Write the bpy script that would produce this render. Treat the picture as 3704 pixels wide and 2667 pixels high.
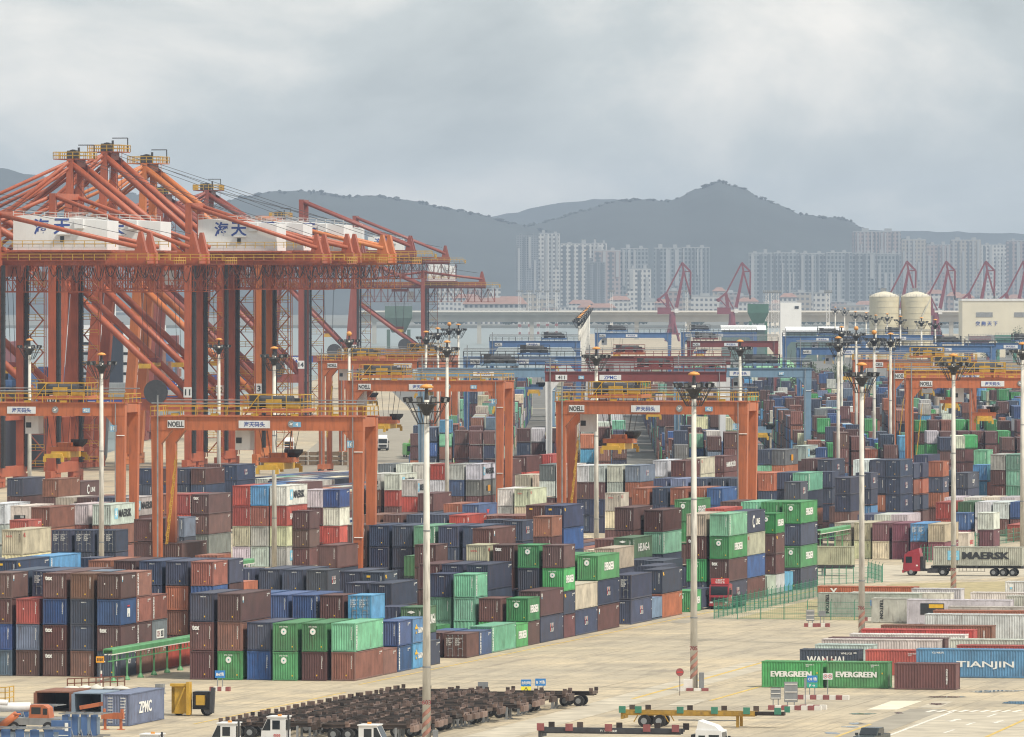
import bpy, bmesh, math, random
from mathutils import Vector, Matrix

# ------------------------------------------------------------------ scene, camera, sky, sun
sc = bpy.context.scene
for o in list(bpy.data.objects):
    bpy.data.objects.remove(o, do_unlink=True)
C = sc.collection
CAM_H = 39.0
cam_d = bpy.data.cameras.new('camera')
cam = bpy.data.objects.new('camera', cam_d); C.objects.link(cam)
cam.location = (0, 0, CAM_H); cam.rotation_euler = (math.radians(90), 0, 0)
cam_d.sensor_width = 36.0; cam_d.sensor_fit = 'HORIZONTAL'
cam_d.lens = 29400 / 3704 * 36.0
cam_d.shift_y = (1044 - 1333.5) / 3704
cam_d.clip_start = 5.0; cam_d.clip_end = 60000.0
sc.camera = cam

SUN_EL, SUN_AZ = math.radians(52), math.radians(128)      # azimuth clockwise from +Y (away from camera)
world = bpy.data.worlds.new('World'); sc.world = world; world.use_nodes = True
wn, wl = world.node_tree.nodes, world.node_tree.links
wn.clear()
w_out = wn.new('ShaderNodeOutputWorld'); w_bg = wn.new('ShaderNodeBackground'); w_bg.inputs['Strength'].default_value = 0.1
w_sky = wn.new('ShaderNodeTexSky'); w_sky.sky_type = 'NISHITA'; w_sky.sun_disc = False
w_sky.sun_elevation = SUN_EL; w_sky.sun_rotation = SUN_AZ; w_sky.dust_density = 4.0
w_tc = wn.new('ShaderNodeTexCoord')
w_map = wn.new('ShaderNodeMapping'); w_map.inputs['Scale'].default_value = (13.0, 13.0, 24.0); w_map.inputs['Location'].default_value = (3.3, 1.7, 0.45)
w_n1 = wn.new('ShaderNodeTexNoise'); w_n1.inputs['Scale'].default_value = 1.6; w_n1.inputs['Detail'].default_value = 9.0
w_n1.inputs['Roughness'].default_value = 0.56; w_n1.inputs['Distortion'].default_value = 0.2
w_ramp = wn.new('ShaderNodeValToRGB')
cr = w_ramp.color_ramp
cr.elements[0].position = 0.34; cr.elements[0].color = (4.3, 4.7, 4.75, 1)
cr.elements[1].position = 0.68; cr.elements[1].color = (9.6, 9.2, 8.5, 1)
e_ = cr.elements.new(0.50); e_.color = (5.9, 6.25, 6.15, 1)
w_mix = wn.new('ShaderNodeMixRGB'); w_mix.inputs['Fac'].default_value = 0.9
wl.new(w_tc.outputs['Generated'], w_map.inputs['Vector']); wl.new(w_map.outputs['Vector'], w_n1.inputs['Vector'])
wl.new(w_n1.outputs['Fac'], w_ramp.inputs['Fac']); wl.new(w_sky.outputs['Color'], w_mix.inputs['Color1'])
wl.new(w_ramp.outputs['Color'], w_mix.inputs['Color2']); wl.new(w_mix.outputs['Color'], w_bg.inputs['Color'])
wl.new(w_bg.outputs['Background'], w_out.inputs['Surface'])

sun_d = bpy.data.lights.new('sun', 'SUN'); sun_d.energy = 3.3; sun_d.angle = math.radians(7); sun_d.color = (1.0, 0.93, 0.80)
sun = bpy.data.objects.new('sun', sun_d); C.objects.link(sun)
sv = Vector((math.sin(SUN_AZ) * math.cos(SUN_EL), math.cos(SUN_AZ) * math.cos(SUN_EL), math.sin(SUN_EL)))
sun.rotation_euler = sv.to_track_quat('Z', 'Y').to_euler()
sun.location = (400, 300, 600)

sc.view_settings.view_transform = 'Standard'; sc.view_settings.look = 'None'
sc.view_settings.exposure = 0.36; sc.view_settings.gamma = 1.0; sc.view_settings.use_curve_mapping = False
sc.render.engine = 'CYCLES'
sc.cycles.use_denoising = True
sc.cycles.max_bounces = 5; sc.cycles.diffuse_bounces = 3; sc.cycles.glossy_bounces = 2
sc.cycles.volume_bounces = 0; sc.cycles.transparent_max_bounces = 6; sc.cycles.transmission_bounces = 2
sc.cycles.use_adaptive_sampling = False
sc.cycles.filter_width = 1.15

# ------------------------------------------------------------------ yard frames
TH = math.atan(0.2171); S1, C1 = math.sin(TH), math.cos(TH)          # near yard runs away to the right
TH2 = math.radians(0.6); S2, C2 = math.sin(TH2), math.cos(TH2)      # far yard
F_PX = 29400.0; YH = 1044.0; XC = 1852.0
def yard(u, v, z=0.0): return Vector((u * S1 + v * C1, u * C1 - v * S1, z))
def yard2(u, v, z=0.0): return Vector((u * S2 + v * C2, u * C2 - v * S2, z))
def gp(x, y, z=0.0):
    """survey helper: world point at height z on the line of sight of a measured photo point"""
    d = F_PX * (CAM_H - z) / (y - YH); return Vector(((x - XC) / F_PX * d, d, z))
def at(x, d, z=0.0): return Vector(((x - XC) / F_PX * d, d, z))

# ------------------------------------------------------------------ materials
MATS = {}
def new_mat(name):
    m = bpy.data.materials.new(name); m.use_nodes = True
    n = m.node_tree.nodes; p = n['Principled BSDF']; return m, n, m.node_tree.links, p
def mat(name, rgb, rough=0.6, var=0.18, scale=0.8, metal=0.0, grime=0.0, bump=0.0, grime_col=(0.10, 0.07, 0.05), rand=0.0):
    if name in MATS: return MATS[name]
    m, n, l, p = new_mat(name)
    p.inputs['Roughness'].default_value = rough; p.inputs['Metallic'].default_value = metal
    tc = n.new('ShaderNodeTexCoord')
    nz = n.new('ShaderNodeTexNoise'); nz.inputs['Scale'].default_value = scale; nz.inputs['Detail'].default_value = 6
    l.new(tc.outputs['Object'], nz.inputs['Vector'])
    rp = n.new('ShaderNodeMapRange'); rp.inputs[1].default_value = 0.25; rp.inputs[2].default_value = 0.75
    rp.inputs[3].default_value = 1 - var; rp.inputs[4].default_value = 1 + var
    l.new(nz.outputs['Fac'], rp.inputs[0])
    mx = n.new('ShaderNodeVectorMath'); mx.operation = 'SCALE'; mx.inputs[0].default_value = rgb
    l.new(rp.outputs[0], mx.inputs['Scale'])
    col = mx.outputs[0]
    if rand > 0:
        oi = n.new('ShaderNodeObjectInfo'); rr = n.new('ShaderNodeMapRange'); rr.inputs[3].default_value = 1 - rand; rr.inputs[4].default_value = 1 + rand; l.new(oi.outputs['Random'], rr.inputs[0])
        m2 = n.new('ShaderNodeVectorMath'); m2.operation = 'SCALE'; l.new(col, m2.inputs[0]); l.new(rr.outputs[0], m2.inputs['Scale']); col = m2.outputs[0]
    if grime > 0:
        mp = n.new('ShaderNodeMapping'); mp.inputs['Scale'].default_value = (1.6, 1.6, 0.22)
        l.new(tc.outputs['Object'], mp.inputs['Vector'])
        n2 = n.new('ShaderNodeTexNoise'); n2.inputs['Scale'].default_value = 1.7; n2.inputs['Detail'].default_value = 5
        l.new(mp.outputs['Vector'], n2.inputs['Vector'])
        r2 = n.new('ShaderNodeMapRange'); r2.inputs[1].default_value = 0.5; r2.inputs[2].default_value = 0.78; r2.inputs[3].default_value = 0; r2.inputs[4].default_value = grime
        l.new(n2.outputs['Fac'], r2.inputs[0])
        mi = n.new('ShaderNodeMixRGB'); mi.inputs['Color2'].default_value = (*grime_col, 1)
        l.new(r2.outputs[0], mi.inputs['Fac']); l.new(col, mi.inputs['Color1']); col = mi.outputs['Color']
    l.new(col, p.inputs['Base Color'])
    if bump > 0:
        bp = n.new('ShaderNodeBump'); bp.inputs['Strength'].default_value = bump; l.new(nz.outputs['Fac'], bp.inputs['Height']); l.new(bp.outputs['Normal'], p.inputs['Normal'])
    MATS[name] = m; return m

def paint_nodes(m, n, l, p, src, rust=0.35):
    """weathered container paint: colour from src, faded patches, rust runs"""
    tc = n.new('ShaderNodeTexCoord')
    oi = n.new('ShaderNodeObjectInfo')
    off = n.new('ShaderNodeVectorMath'); off.operation = 'ADD'
    rs = n.new('ShaderNodeMath'); rs.operation = 'MULTIPLY'; rs.inputs[1].default_value = 57.0
    l.new(oi.outputs['Random'], rs.inputs[0]); l.new(tc.outputs['Object'], off.inputs[0]); l.new(rs.outputs[0], off.inputs[1])
    n1 = n.new('ShaderNodeTexNoise'); n1.inputs['Scale'].default_value = 0.55; n1.inputs['Detail'].default_value = 7; n1.inputs['Roughness'].default_value = 0.62
    l.new(off.outputs[0], n1.inputs['Vector'])
    r1 = n.new('ShaderNodeMapRange'); r1.inputs[1].default_value = 0.3; r1.inputs[2].default_value = 0.72; r1.inputs[3].default_value = 0.66; r1.inputs[4].default_value = 1.32
    l.new(n1.outputs['Fac'], r1.inputs[0])
    sc_ = n.new('ShaderNodeVectorMath'); sc_.operation = 'SCALE'; l.new(src, sc_.inputs[0]); l.new(r1.outputs[0], sc_.inputs['Scale'])
    # chalky fade
    fd = n.new('ShaderNodeMixRGB'); fd.inputs['Color2'].default_value = (0.32, 0.30, 0.29, 1)
    rf = n.new('ShaderNodeMapRange'); rf.inputs[1].default_value = 0.0; rf.inputs[2].default_value = 1.0; rf.inputs[3].default_value = 0.0; rf.inputs[4].default_value = 0.16
    l.new(oi.outputs['Random'], rf.inputs[0]); l.new(rf.outputs[0], fd.inputs['Fac']); l.new(sc_.outputs[0], fd.inputs['Color1'])
    mp = n.new('ShaderNodeMapping'); mp.inputs['Scale'].default_value = (2.6, 2.6, 0.30); l.new(off.outputs[0], mp.inputs['Vector'])
    n2 = n.new('ShaderNodeTexNoise'); n2.inputs['Scale'].default_value = 1.5; n2.inputs['Detail'].default_value = 6; n2.inputs['Roughness'].default_value = 0.7
    l.new(mp.outputs['Vector'], n2.inputs['Vector'])
    r2 = n.new('ShaderNodeMapRange'); r2.inputs[1].default_value = 0.53; r2.inputs[2].default_value = 0.74; r2.inputs[3].default_value = 0; r2.inputs[4].default_value = rust
    l.new(n2.outputs['Fac'], r2.inputs[0])
    mi = n.new('ShaderNodeMixRGB'); mi.inputs['Color2'].default_value = (0.085, 0.042, 0.026, 1)
    l.new(r2.outputs[0], mi.inputs['Fac']); l.new(fd.outputs['Color'], mi.inputs['Color1'])
    l.new(mi.outputs['Color'], p.inputs['Base Color'])
    p.inputs['Roughness'].default_value = 0.62
def container_mat(name, rust, dark=1.0):
    m, n, l, p = new_mat(name)
    oi = n.new('ShaderNodeObjectInfo')
    s = n.new('ShaderNodeVectorMath'); s.operation = 'SCALE'; s.inputs['Scale'].default_value = dark
    l.new(oi.outputs['Color'], s.inputs[0]); paint_nodes(m, n, l, p, s.outputs[0], rust); MATS[name] = m; return m
container_mat('container_paint', 0.7); container_mat('container_frame', 0.85, 0.85)
def attr_mat(name, rust):
    m, n, l, p = new_mat(name); a = n.new('ShaderNodeAttribute'); a.attribute_name = 'col'
    paint_nodes(m, n, l, p, a.outputs['Color'], rust); MATS[name] = m; return m
attr_mat('far_container_paint', 0.45)

mat('orange', (0.46, 0.135, 0.054), 0.5, 0.14, 0.35, grime=0.55, grime_col=(0.12, 0.05, 0.035))
mat('sts_orange', (0.38, 0.092, 0.040), 0.5, 0.22, 0.25, grime=0.6, grime_col=(0.16, 0.05, 0.035))
mat('sts_red', (0.24, 0.058, 0.042), 0.5, 0.14, 0.25, grime=0.4, grime_col=(0.13, 0.04, 0.03))
mat('maroon_steel', (0.19, 0.045, 0.045), 0.5, 0.16, 0.4, grime=0.3)
mat('blue_steel', (0.075, 0.155, 0.33), 0.5, 0.16, 0.4, grime=0.3, grime_col=(0.05, 0.07, 0.1))
mat('light_blue_steel', (0.17, 0.27, 0.38), 0.5, 0.16, 0.4, grime=0.3, grime_col=(0.08, 0.1, 0.12))
mat('white_steel', (0.66, 0.66, 0.66), 0.5, 0.10, 0.4, grime=0.3, grime_col=(0.3, 0.26, 0.22))
mat('house_white', (0.74, 0.75, 0.76), 0.5, 0.05, 0.3, grime=0.15, grime_col=(0.45, 0.42, 0.38))
mat('yellow', (0.55, 0.33, 0.04), 0.5, 0.15, 1.2, grime=0.35)
mat('steel_dark', (0.045, 0.045, 0.05), 0.55, 0.3, 1.5)
mat('steel_grey', (0.23, 0.24, 0.25), 0.5, 0.25, 1.0, grime=0.3)
mat('black', (0.018, 0.018, 0.02), 0.6, 0.3, 2.0)
mat('glass_dark', (0.02, 0.025, 0.03), 0.12, 0.1, 1.0)
mat('tyre', (0.022, 0.022, 0.023), 0.85, 0.3, 2.0)
mat('mast_white', (0.60, 0.575, 0.52), 0.7, 0.14, 0.6, grime=0.75, grime_col=(0.15, 0.13, 0.11))
mat('print_white', (0.78, 0.78, 0.75), 0.6, 0.12, 3.0)
mat('print_black', (0.03, 0.032, 0.036), 0.6, 0.2, 3.0)
mat('print_red', (0.55, 0.05, 0.05), 0.6, 0.15, 3.0)
mat('print_blue', (0.03, 0.07, 0.30), 0.6, 0.15, 3.0)
mat('print_yellow', (0.75, 0.45, 0.03), 0.6, 0.15, 3.0)
mat('print_sky', (0.22, 0.55, 0.75), 0.6, 0.1, 3.0)
mat('plate_white', (0.68, 0.69, 0.70), 0.5, 0.08, 1.5, grime=0.2, grime_col=(0.3, 0.26, 0.22))
mat('plate_blue', (0.20, 0.42, 0.62), 0.5, 0.1, 1.5)
mat('sign_blue', (0.035, 0.20, 0.52), 0.45, 0.08, 1.5)
mat('sign_green', (0.03, 0.35, 0.27), 0.5, 0.08, 1.5)
mat('sign_yellow', (0.78, 0.70, 0.06), 0.5, 0.08, 1.5)
mat('sign_orange', (0.75, 0.33, 0.02), 0.5, 0.1, 1.5)
mat('kerb_red', (0.27, 0.085, 0.085), 0.7, 0.2, 2.0)
mat('kerb_white', (0.70, 0.67, 0.62), 0.7, 0.12, 2.0)
mat('fence_green', (0.045, 0.22, 0.14), 0.5, 0.2, 2.0)
mat('rail_green', (0.10, 0.30, 0.13), 0.5, 0.2, 1.0, grime=0.3, grime_col=(0.1, 0.13, 0.08))
mat('mast_stripe', (0.33, 0.16, 0.12), 0.7, 0.25, 2.0)
mat('trailer_yellow', (0.40, 0.235, 0.035), 0.6, 0.3, 1.0, grime=0.6)
mat('green_grey', (0.10, 0.155, 0.14), 0.6, 0.2, 0.3)
mat('cap_orange', (0.68, 0.30, 0.07), 0.5, 0.15, 2.0)
mat('truck_red', (0.33, 0.035, 0.05), 0.35, 0.1, 1.0)
mat('truck_white', (0.72, 0.72, 0.72), 0.4, 0.06, 1.0, grime=0.15, grime_col=(0.4, 0.36, 0.3))
mat('chassis_brown', (0.070, 0.050, 0.040), 0.75, 0.5, 1.1, grime=0.5, grime_col=(0.018, 0.016, 0.016), rand=0.75)
mat('chassis_rust', (0.125, 0.085, 0.070), 0.75, 0.5, 1.1, grime=.4, rand=0.8)
mat('pickup_paint', (0.035, 0.045, 0.048), 0.25, 0.1, 1.0)
mat('spreader_blue', (0.06, 0.13, 0.30), 0.5, 0.25, 1.0, grime=0.2)
mat('zpmc_blue', (0.20, 0.26, 0.34), 0.55, 0.12, 0.6, grime=0.25, grime_col=(0.12, 0.13, 0.15))
mat('tarp_blue', (0.16, 0.26, 0.50), 0.6, 0.3, 1.0)
mat('tarp_green', (0.22, 0.45, 0.26), 0.6, 0.2, 1.0)
mat('bag_white', (0.6, 0.58, 0.52), 0.8, 0.25, 1.0)
mat('bark', (0.07, 0.055, 0.045), 0.9, 0.3, 2.0)
mat('foliage', (0.05, 0.075, 0.035), 0.8, 0.4, 0.5)
mat('hill_green', (0.026, 0.033, 0.031), 0.95, 0.35, 0.006)
mat('silo_cream', (0.62, 0.55, 0.38), 0.6, 0.10, 0.3, grime=0.25, grime_col=(0.35, 0.28, 0.2))
mat('cream_wall', (0.62, 0.58, 0.47), 0.7, 0.10, 0.1)
mat('roof_red', (0.27, 0.15, 0.115), 0.8, 0.2, 0.3)
mat('portal_red', (0.17, 0.025, 0.04), 0.55, 0.15, 0.3)
mat('green_steel', (0.05, 0.21, 0.14), 0.55, 0.2, 0.3)
mat('bridge_concrete', (0.42, 0.40, 0.36), 0.8, 0.15, 0.1)
mat('hull_navy', (0.022, 0.028, 0.045), 0.5, 0.2, 0.2, grime=0.3)
mat('hull_green', (0.05, 0.12, 0.10), 0.5, 0.2, 0.2, grime=0.3)
mat('hull_grey', (0.26, 0.27, 0.28), 0.5, 0.2, 0.2, grime=0.4)
mat('timber', (0.20, 0.14, 0.085), 0.85, 0.4, 1.0)
mat('road_white', (0.66, 0.62, 0.55), 0.8, 0.35, 1.2)
mat('road_yellow', (0.55, 0.38, 0.10), 0.8, 0.35, 1.0)

# ------------------------------------------------------------------ mesh builder
TEXT = {}
def text_geo(s, bold=0.0):
    key = (s, bold)
    if key not in TEXT:
        cu = bpy.data.curves.new('t', 'FONT'); cu.body = s; cu.size = 1.0; cu.offset = bold; cu.resolution_u = 2
        cu.space_line = 0.95
        ob = bpy.data.objects.new('t', cu)
        me = bpy.data.meshes.new_from_object(ob)
        vs = [v.co.copy() for v in me.vertices]; fs = [tuple(p.vertices) for p in me.polygons]
        bpy.data.objects.remove(ob); bpy.data.curves.remove(cu); bpy.data.meshes.remove(me)
        if vs:
            x0 = min(v.x for v in vs); x1 = max(v.x for v in vs); y0 = min(v.y for v in vs); y1 = max(v.y for v in vs)
        else: x0 = x1 = y0 = y1 = 0
        TEXT[key] = (vs, fs, x0, x1, y0, y1)
    return TEXT[key]

class MB:
    def __init__(s): s.v = []; s.f = []
    def add(s, vs, fs):
        k = len(s.v); s.v.extend(tuple(p) for p in vs); s.f.extend(tuple(i + k for i in f) for f in fs)
    def box(s, x0, x1, y0, y1, z0, z1):
        s.add([(x0, y0, z0), (x1, y0, z0), (x1, y1, z0), (x0, y1, z0), (x0, y0, z1), (x1, y0, z1), (x1, y1, z1), (x0, y1, z1)],
              [(0, 3, 2, 1), (4, 5, 6, 7), (0, 1, 5, 4), (1, 2, 6, 5), (2, 3, 7, 6), (3, 0, 4, 7)])
    def cbox(s, c, sx, sy, sz): s.box(c[0] - sx / 2, c[0] + sx / 2, c[1] - sy / 2, c[1] + sy / 2, c[2] - sz / 2, c[2] + sz / 2)
    def frame(s, p, q):
        p, q = Vector(p), Vector(q); d = (q - p).normalized()
        up = Vector((0, 0, 1)) if abs(d.z) < 0.95 else Vector((0, 1, 0))
        a = d.cross(up).normalized(); b = a.cross(d).normalized(); return p, q, a, b
    def beam(s, p, q, w, h, w2=None, h2=None):
        p, q, a, b = s.frame(p, q); w2 = w if w2 is None else w2; h2 = h if h2 is None else h2
        vs = [p + a * i * w / 2 + b * j * h / 2 for i, j in ((-1, -1), (1, -1), (1, 1), (-1, 1))] + \
             [q + a * i * w2 / 2 + b * j * h2 / 2 for i, j in ((-1, -1), (1, -1), (1, 1), (-1, 1))]
        s.add(vs, [(0, 1, 2, 3), (7, 6, 5, 4), (0, 4, 5, 1), (1, 5, 6, 2), (2, 6, 7, 3), (3, 7, 4, 0)])
    def tube(s, p, q, r, n=8, r2=None, cap=True):
        p, q, a, b = s.frame(p, q); r2 = r if r2 is None else r2; vs = []; fs = []
        for i in range(n):
            t = 2 * math.pi * i / n; e = a * math.cos(t) + b * math.sin(t); vs.append(p + e * r); vs.append(q + e * r2)
        for i in range(n):
            j = (i + 1) % n; fs.append((2 * i, 2 * i + 1, 2 * j + 1, 2 * j))
        if cap: fs.append(tuple(2 * i for i in range(n))); fs.append(tuple(2 * i + 1 for i in reversed(range(n))))
        s.add(vs, fs)
    def lathe(s, prof, n=12, c=(0, 0, 0)):
        vs = []; fs = []; m = len(prof)
        for i in range(n):
            t = 2 * math.pi * i / n
            for r, z in prof: vs.append((c[0] + r * math.cos(t), c[1] + r * math.sin(t), c[2] + z))
        for i in range(n):
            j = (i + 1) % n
            for k in range(m - 1): fs.append((i * m + k, j * m + k, j * m + k + 1, i * m + k + 1))
        s.add(vs, fs)
    def prism(s, poly, axis, a0, a1):
        """poly: 2-D outline (counter-clockwise), extruded along axis 'x','y' or 'z'"""
        def P(u, w, a): return {'x': (a, u, w), 'y': (u, a, w), 'z': (u, w, a)}[axis]
        n = len(poly); vs = [P(u, w, a0) for u, w in poly] + [P(u, w, a1) for u, w in poly]
        fs = [tuple(range(n)), tuple(reversed(range(n, 2 * n)))] + [(i, i + n, (i + 1) % n + n, (i + 1) % n) for i in range(n)]
        s.add(vs, fs)
    def text(s, t, o, right, up, h, bold=0.0, align='c', wmax=None, stretch=1.0):
        """flat lettering: h = height of the whole text block, o = anchor of its middle (or left edge)"""
        vs, fs, x0, x1, y0, y1 = text_geo(t, min(bold, .022))
        if not fs: return
        o, right, up = Vector(o), Vector(right).normalized(), Vector(up).normalized(); nrm = right.cross(up)
        k = h / max(1e-6, y1 - y0); kx = k * stretch
        if wmax and (x1 - x0) * kx > wmax: kx = wmax / (x1 - x0)
        ox = {'c': (x0 + x1) / 2, 'l': x0, 'r': x1}[align]
        reps = (0,) if bold < .03 else (0, -1, 1)
        for i, q in enumerate(reps):
            oo = o + right * (q * bold * .45 * kx) + nrm * (.0025 * i)
            s.add([oo + right * ((v.x - ox) * kx) + up * ((v.y - (y0 + y1) / 2) * k) for v in vs], fs)
    def rail(s, pts, h=1.1, step=2.0, r=0.035, bars=2):
        for a, b in zip(pts, pts[1:]):
            a, b = Vector(a), Vector(b); L = (b - a).length; n = max(1, round(L / step))
            for i in range(n + 1):
                p = a.lerp(b, i / n); s.beam(p, p + Vector((0, 0, h)), 2 * r, 2 * r)
            for k in range(bars):
                z = Vector((0, 0, h * (k + 1) / bars)); s.beam(a + z, b + z, 2 * r, 2 * r)
    def mesh(s, name, smooth=False):
        me = bpy.data.meshes.new(name); me.from_pydata(s.v, [], s.f); me.update()
        if smooth:
            for p in me.polygons: p.use_smooth = True
        return me
    def build(s, name, m, parent=None, smooth=False, loc=None, rz=None):
        me = s.mesh(name, smooth); me.materials.append(MATS[m] if isinstance(m, str) else m)
        return link(name, me, parent, loc, rz)
def link(name, me, parent=None, loc=None, rz=None):
    o = bpy.data.objects.new(name, me); C.objects.link(o)
    if parent is not None: o.parent = parent
    if loc is not None: o.location = loc
    if rz is not None: o.rotation_euler = (0, 0, rz)
    return o
def tag(o, label=None, cat=None, group=None, kind=None):
    if label: o['label'] = label
    if cat: o['category'] = cat
    if group: o['group'] = group
    if kind: o['kind'] = kind
    return o
def empty(name, loc, rz=0.0, label=None, cat=None, group=None):
    o = bpy.data.objects.new(name, None); C.objects.link(o); o.location = loc; o.rotation_euler = (0, 0, rz)
    o.empty_display_size = 0.5
    return tag(o, label, cat, group)
KIDS = {}
def kids(o):
    return [x for x in bpy.data.objects if x.parent == o]
def copy_tree(o, loc=None, rz=None, label=None, group=None, parent=None):
    c = o.copy(); C.objects.link(c); c.parent = parent
    if loc is not None: c.location = loc
    if rz is not None: c.rotation_euler = (0, 0, rz)
    if label: c['label'] = label
    if group: c['group'] = group
    for ch in o.children: copy_tree(ch, parent=c)
    return c
ORD = ['zeroth', 'first', 'second', 'third', 'fourth', 'fifth', 'sixth', 'seventh', 'eighth', 'ninth', 'tenth', 'eleventh', 'twelfth', 'thirteenth', 'fourteenth',
       'fifteenth', 'sixteenth', 'seventeenth', 'eighteenth', 'nineteenth', 'twentieth', 'twenty-first', 'twenty-second', 'twenty-third', 'twenty-fourth', 'twenty-fifth', 'twenty-sixth',
       'twenty-seventh', 'twenty-eighth', 'twenty-ninth', 'thirtieth', 'thirty-first', 'thirty-second', 'thirty-third', 'thirty-fourth', 'thirty-fifth', 'thirty-sixth', 'thirty-seventh', 'thirty-eighth', 'thirty-ninth', 'fortieth']
NUM = ['zero', 'one', 'two', 'three', 'four', 'five', 'six', 'seven', 'eight', 'nine', 'ten', 'eleven', 'twelve']

# ================================================================== SETTING
# ground: port land as one sheet with quay walls, city shore beyond the basin, sea under all
def ground_mat():
    m, n, l, p = new_mat('yard_concrete')
    tc = n.new('ShaderNodeTexCoord')
    rot = n.new('ShaderNodeMapping'); rot.inputs['Rotation'].default_value = (0, 0, TH); l.new(tc.outputs['Object'], rot.inputs['Vector'])
    def noise(scale, detail=5, vec=None, rough=0.6):
        k = n.new('ShaderNodeTexNoise'); k.inputs['Scale'].default_value = scale; k.inputs['Detail'].default_value = detail; k.inputs['Roughness'].default_value = rough
        l.new(vec or rot.outputs['Vector'], k.inputs['Vector']); return k.outputs['Fac']
    def rng(src, a, b, c, d):
        k = n.new('ShaderNodeMapRange'); k.inputs[1].default_value = a; k.inputs[2].default_value = b; k.inputs[3].default_value = c; k.inputs[4].default_value = d
        l.new(src, k.inputs[0]); return k.outputs[0]
    def mix(fac, a, b):
        k = n.new('ShaderNodeMixRGB')
        if isinstance(fac, float): k.inputs['Fac'].default_value = fac
        else: l.new(fac, k.inputs['Fac'])
        for s, v in (('Color1', a), ('Color2', b)):
            if isinstance(v, tuple): k.inputs[s].default_value = (*v, 1)
            else: l.new(v, k.inputs[s])
        return k.outputs['Color']
    strip = n.new('ShaderNodeMapping'); strip.inputs['Scale'].default_value = (1.0, 0.16, 1.0); l.new(rot.outputs['Vector'], strip.inputs['Vector'])
    big = noise(0.022, 4); mid = noise(0.13, 6); tracks = noise(0.42, 5, strip.outputs['Vector'], 0.7); fine = noise(1.3, 6, None, 0.72)
    rutm = n.new('ShaderNodeMapping'); rutm.inputs['Scale'].default_value = (1.9, 0.03, 1.0); l.new(rot.outputs['Vector'], rutm.inputs['Vector'])
    ruts = noise(1.0, 3, rutm.outputs['Vector'], 0.6); rutx = n.new('ShaderNodeMapping'); rutx.inputs['Scale'].default_value = (0.05, 0.45, 1.0); l.new(rot.outputs['Vector'], rutx.inputs['Vector']); ruty = noise(1.0, 4, rutx.outputs['Vector'], 0.65)
    spots = noise(2.4, 2)
    slab = n.new('ShaderNodeTexBrick'); slab.inputs['Scale'].default_value = 1.0; slab.inputs['Mortar Size'].default_value = 0.05
    slab.inputs['Brick Width'].default_value = 5.0; slab.inputs['Row Height'].default_value = 5.0; slab.offset = 0.0
    slab.inputs['Color1'].default_value = (0.95, 0.95, 0.95, 1); slab.inputs['Color2'].default_value = (1.06, 1.05, 1.03, 1); slab.inputs['Mortar'].default_value = (0.62, 0.6, 0.56, 1)
    l.new(rot.outputs['Vector'], slab.inputs['Vector'])
    c = mix(rng(big, 0.40, 0.60, 0, 1), (0.52, 0.43, 0.295), (0.43, 0.37, 0.275))
    c = mix(rng(mid, 0.44, 0.66, 0, 0.85), c, (0.33, 0.285, 0.215))
    c = mix(rng(tracks, 0.50, 0.70, 0, 0.75), c, (0.235, 0.205, 0.165))
    c = mix(rng(fine, 0.52, 0.70, 0, 0.7), c, (0.24, 0.205, 0.155))
    c = mix(rng(fine, 0.42, 0.25, 0, 0.35), c, (0.70, 0.63, 0.48))
    c = mix(rng(ruts, 0.56, 0.70, 0, 0.55), c, (0.20, 0.17, 0.13)); c = mix(rng(ruty, 0.55, 0.70, 0, 0.6), c, (0.22, 0.19, 0.15))
    c = mix(rng(spots, 0.70, 0.76, 0, 0.7), c, (0.10, 0.085, 0.07))
    mu = n.new('ShaderNodeMixRGB'); mu.blend_type = 'MULTIPLY'; mu.inputs['Fac'].default_value = 1.0; l.new(c, mu.inputs['Color1']); l.new(slab.outputs['Color'], mu.inputs['Color2'])
    l.new(mu.outputs['Color'], p.inputs['Base Color']); p.inputs['Roughness'].default_value = 0.9
    bp = n.new('ShaderNodeBump'); bp.inputs['Strength'].default_value = 0.25; bp.inputs['Distance'].default_value = 0.05; l.new(fine, bp.inputs['Height']); l.new(bp.outputs['Normal'], p.inputs['Normal'])
    MATS['yard_concrete'] = m
ground_mat()
mat('asphalt', (0.29, 0.26, 0.21), 0.85, 0.25, 0.25)
mat('paving_grey', (0.44, 0.39, 0.305), 0.85, 0.3, 0.35)
mat('yard_asphalt', (0.135, 0.13, 0.12), 0.9, 0.3, 0.08)
mat('paving_pale', (0.66, 0.60, 0.47), 0.85, 0.15, 0.3)
mat('dry_grass', (0.36, 0.30, 0.165), 0.95, 0.4, 0.5)
mat('city_ground', (0.16, 0.16, 0.14), 0.95, 0.3, 0.02)
def water_mat():
    m, n, l, p = new_mat('sea'); p.inputs['Base Color'].default_value = (0.16, 0.20, 0.19, 1); p.inputs['Roughness'].default_value = 0.3
    nz = n.new('ShaderNodeTexNoise'); nz.inputs['Scale'].default_value = 0.15; nz.inputs['Detail'].default_value = 5
    tc = n.new('ShaderNodeTexCoord'); l.new(tc.outputs['Object'], nz.inputs['Vector'])
    bp = n.new('ShaderNodeBump'); bp.inputs['Strength'].default_value = 0.5; l.new(nz.outputs['Fac'], bp.inputs['Height']); l.new(bp.outputs['Normal'], p.inputs['Normal']); MATS['sea'] = m
water_mat()
mat('puddle', (0.07, 0.08, 0.09), 0.05, 0.1, 1.0)
RAIL_V = -433.6
bend = (-97.0, 1797.0)
land = [(-600, -300), (420, -300), (1500, 3000), (2600, 7000), (60, 7000), (30, 3750), (-82, 3750), (-88, 2900), bend, tuple(yard(300, -466).xy), ]
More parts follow.
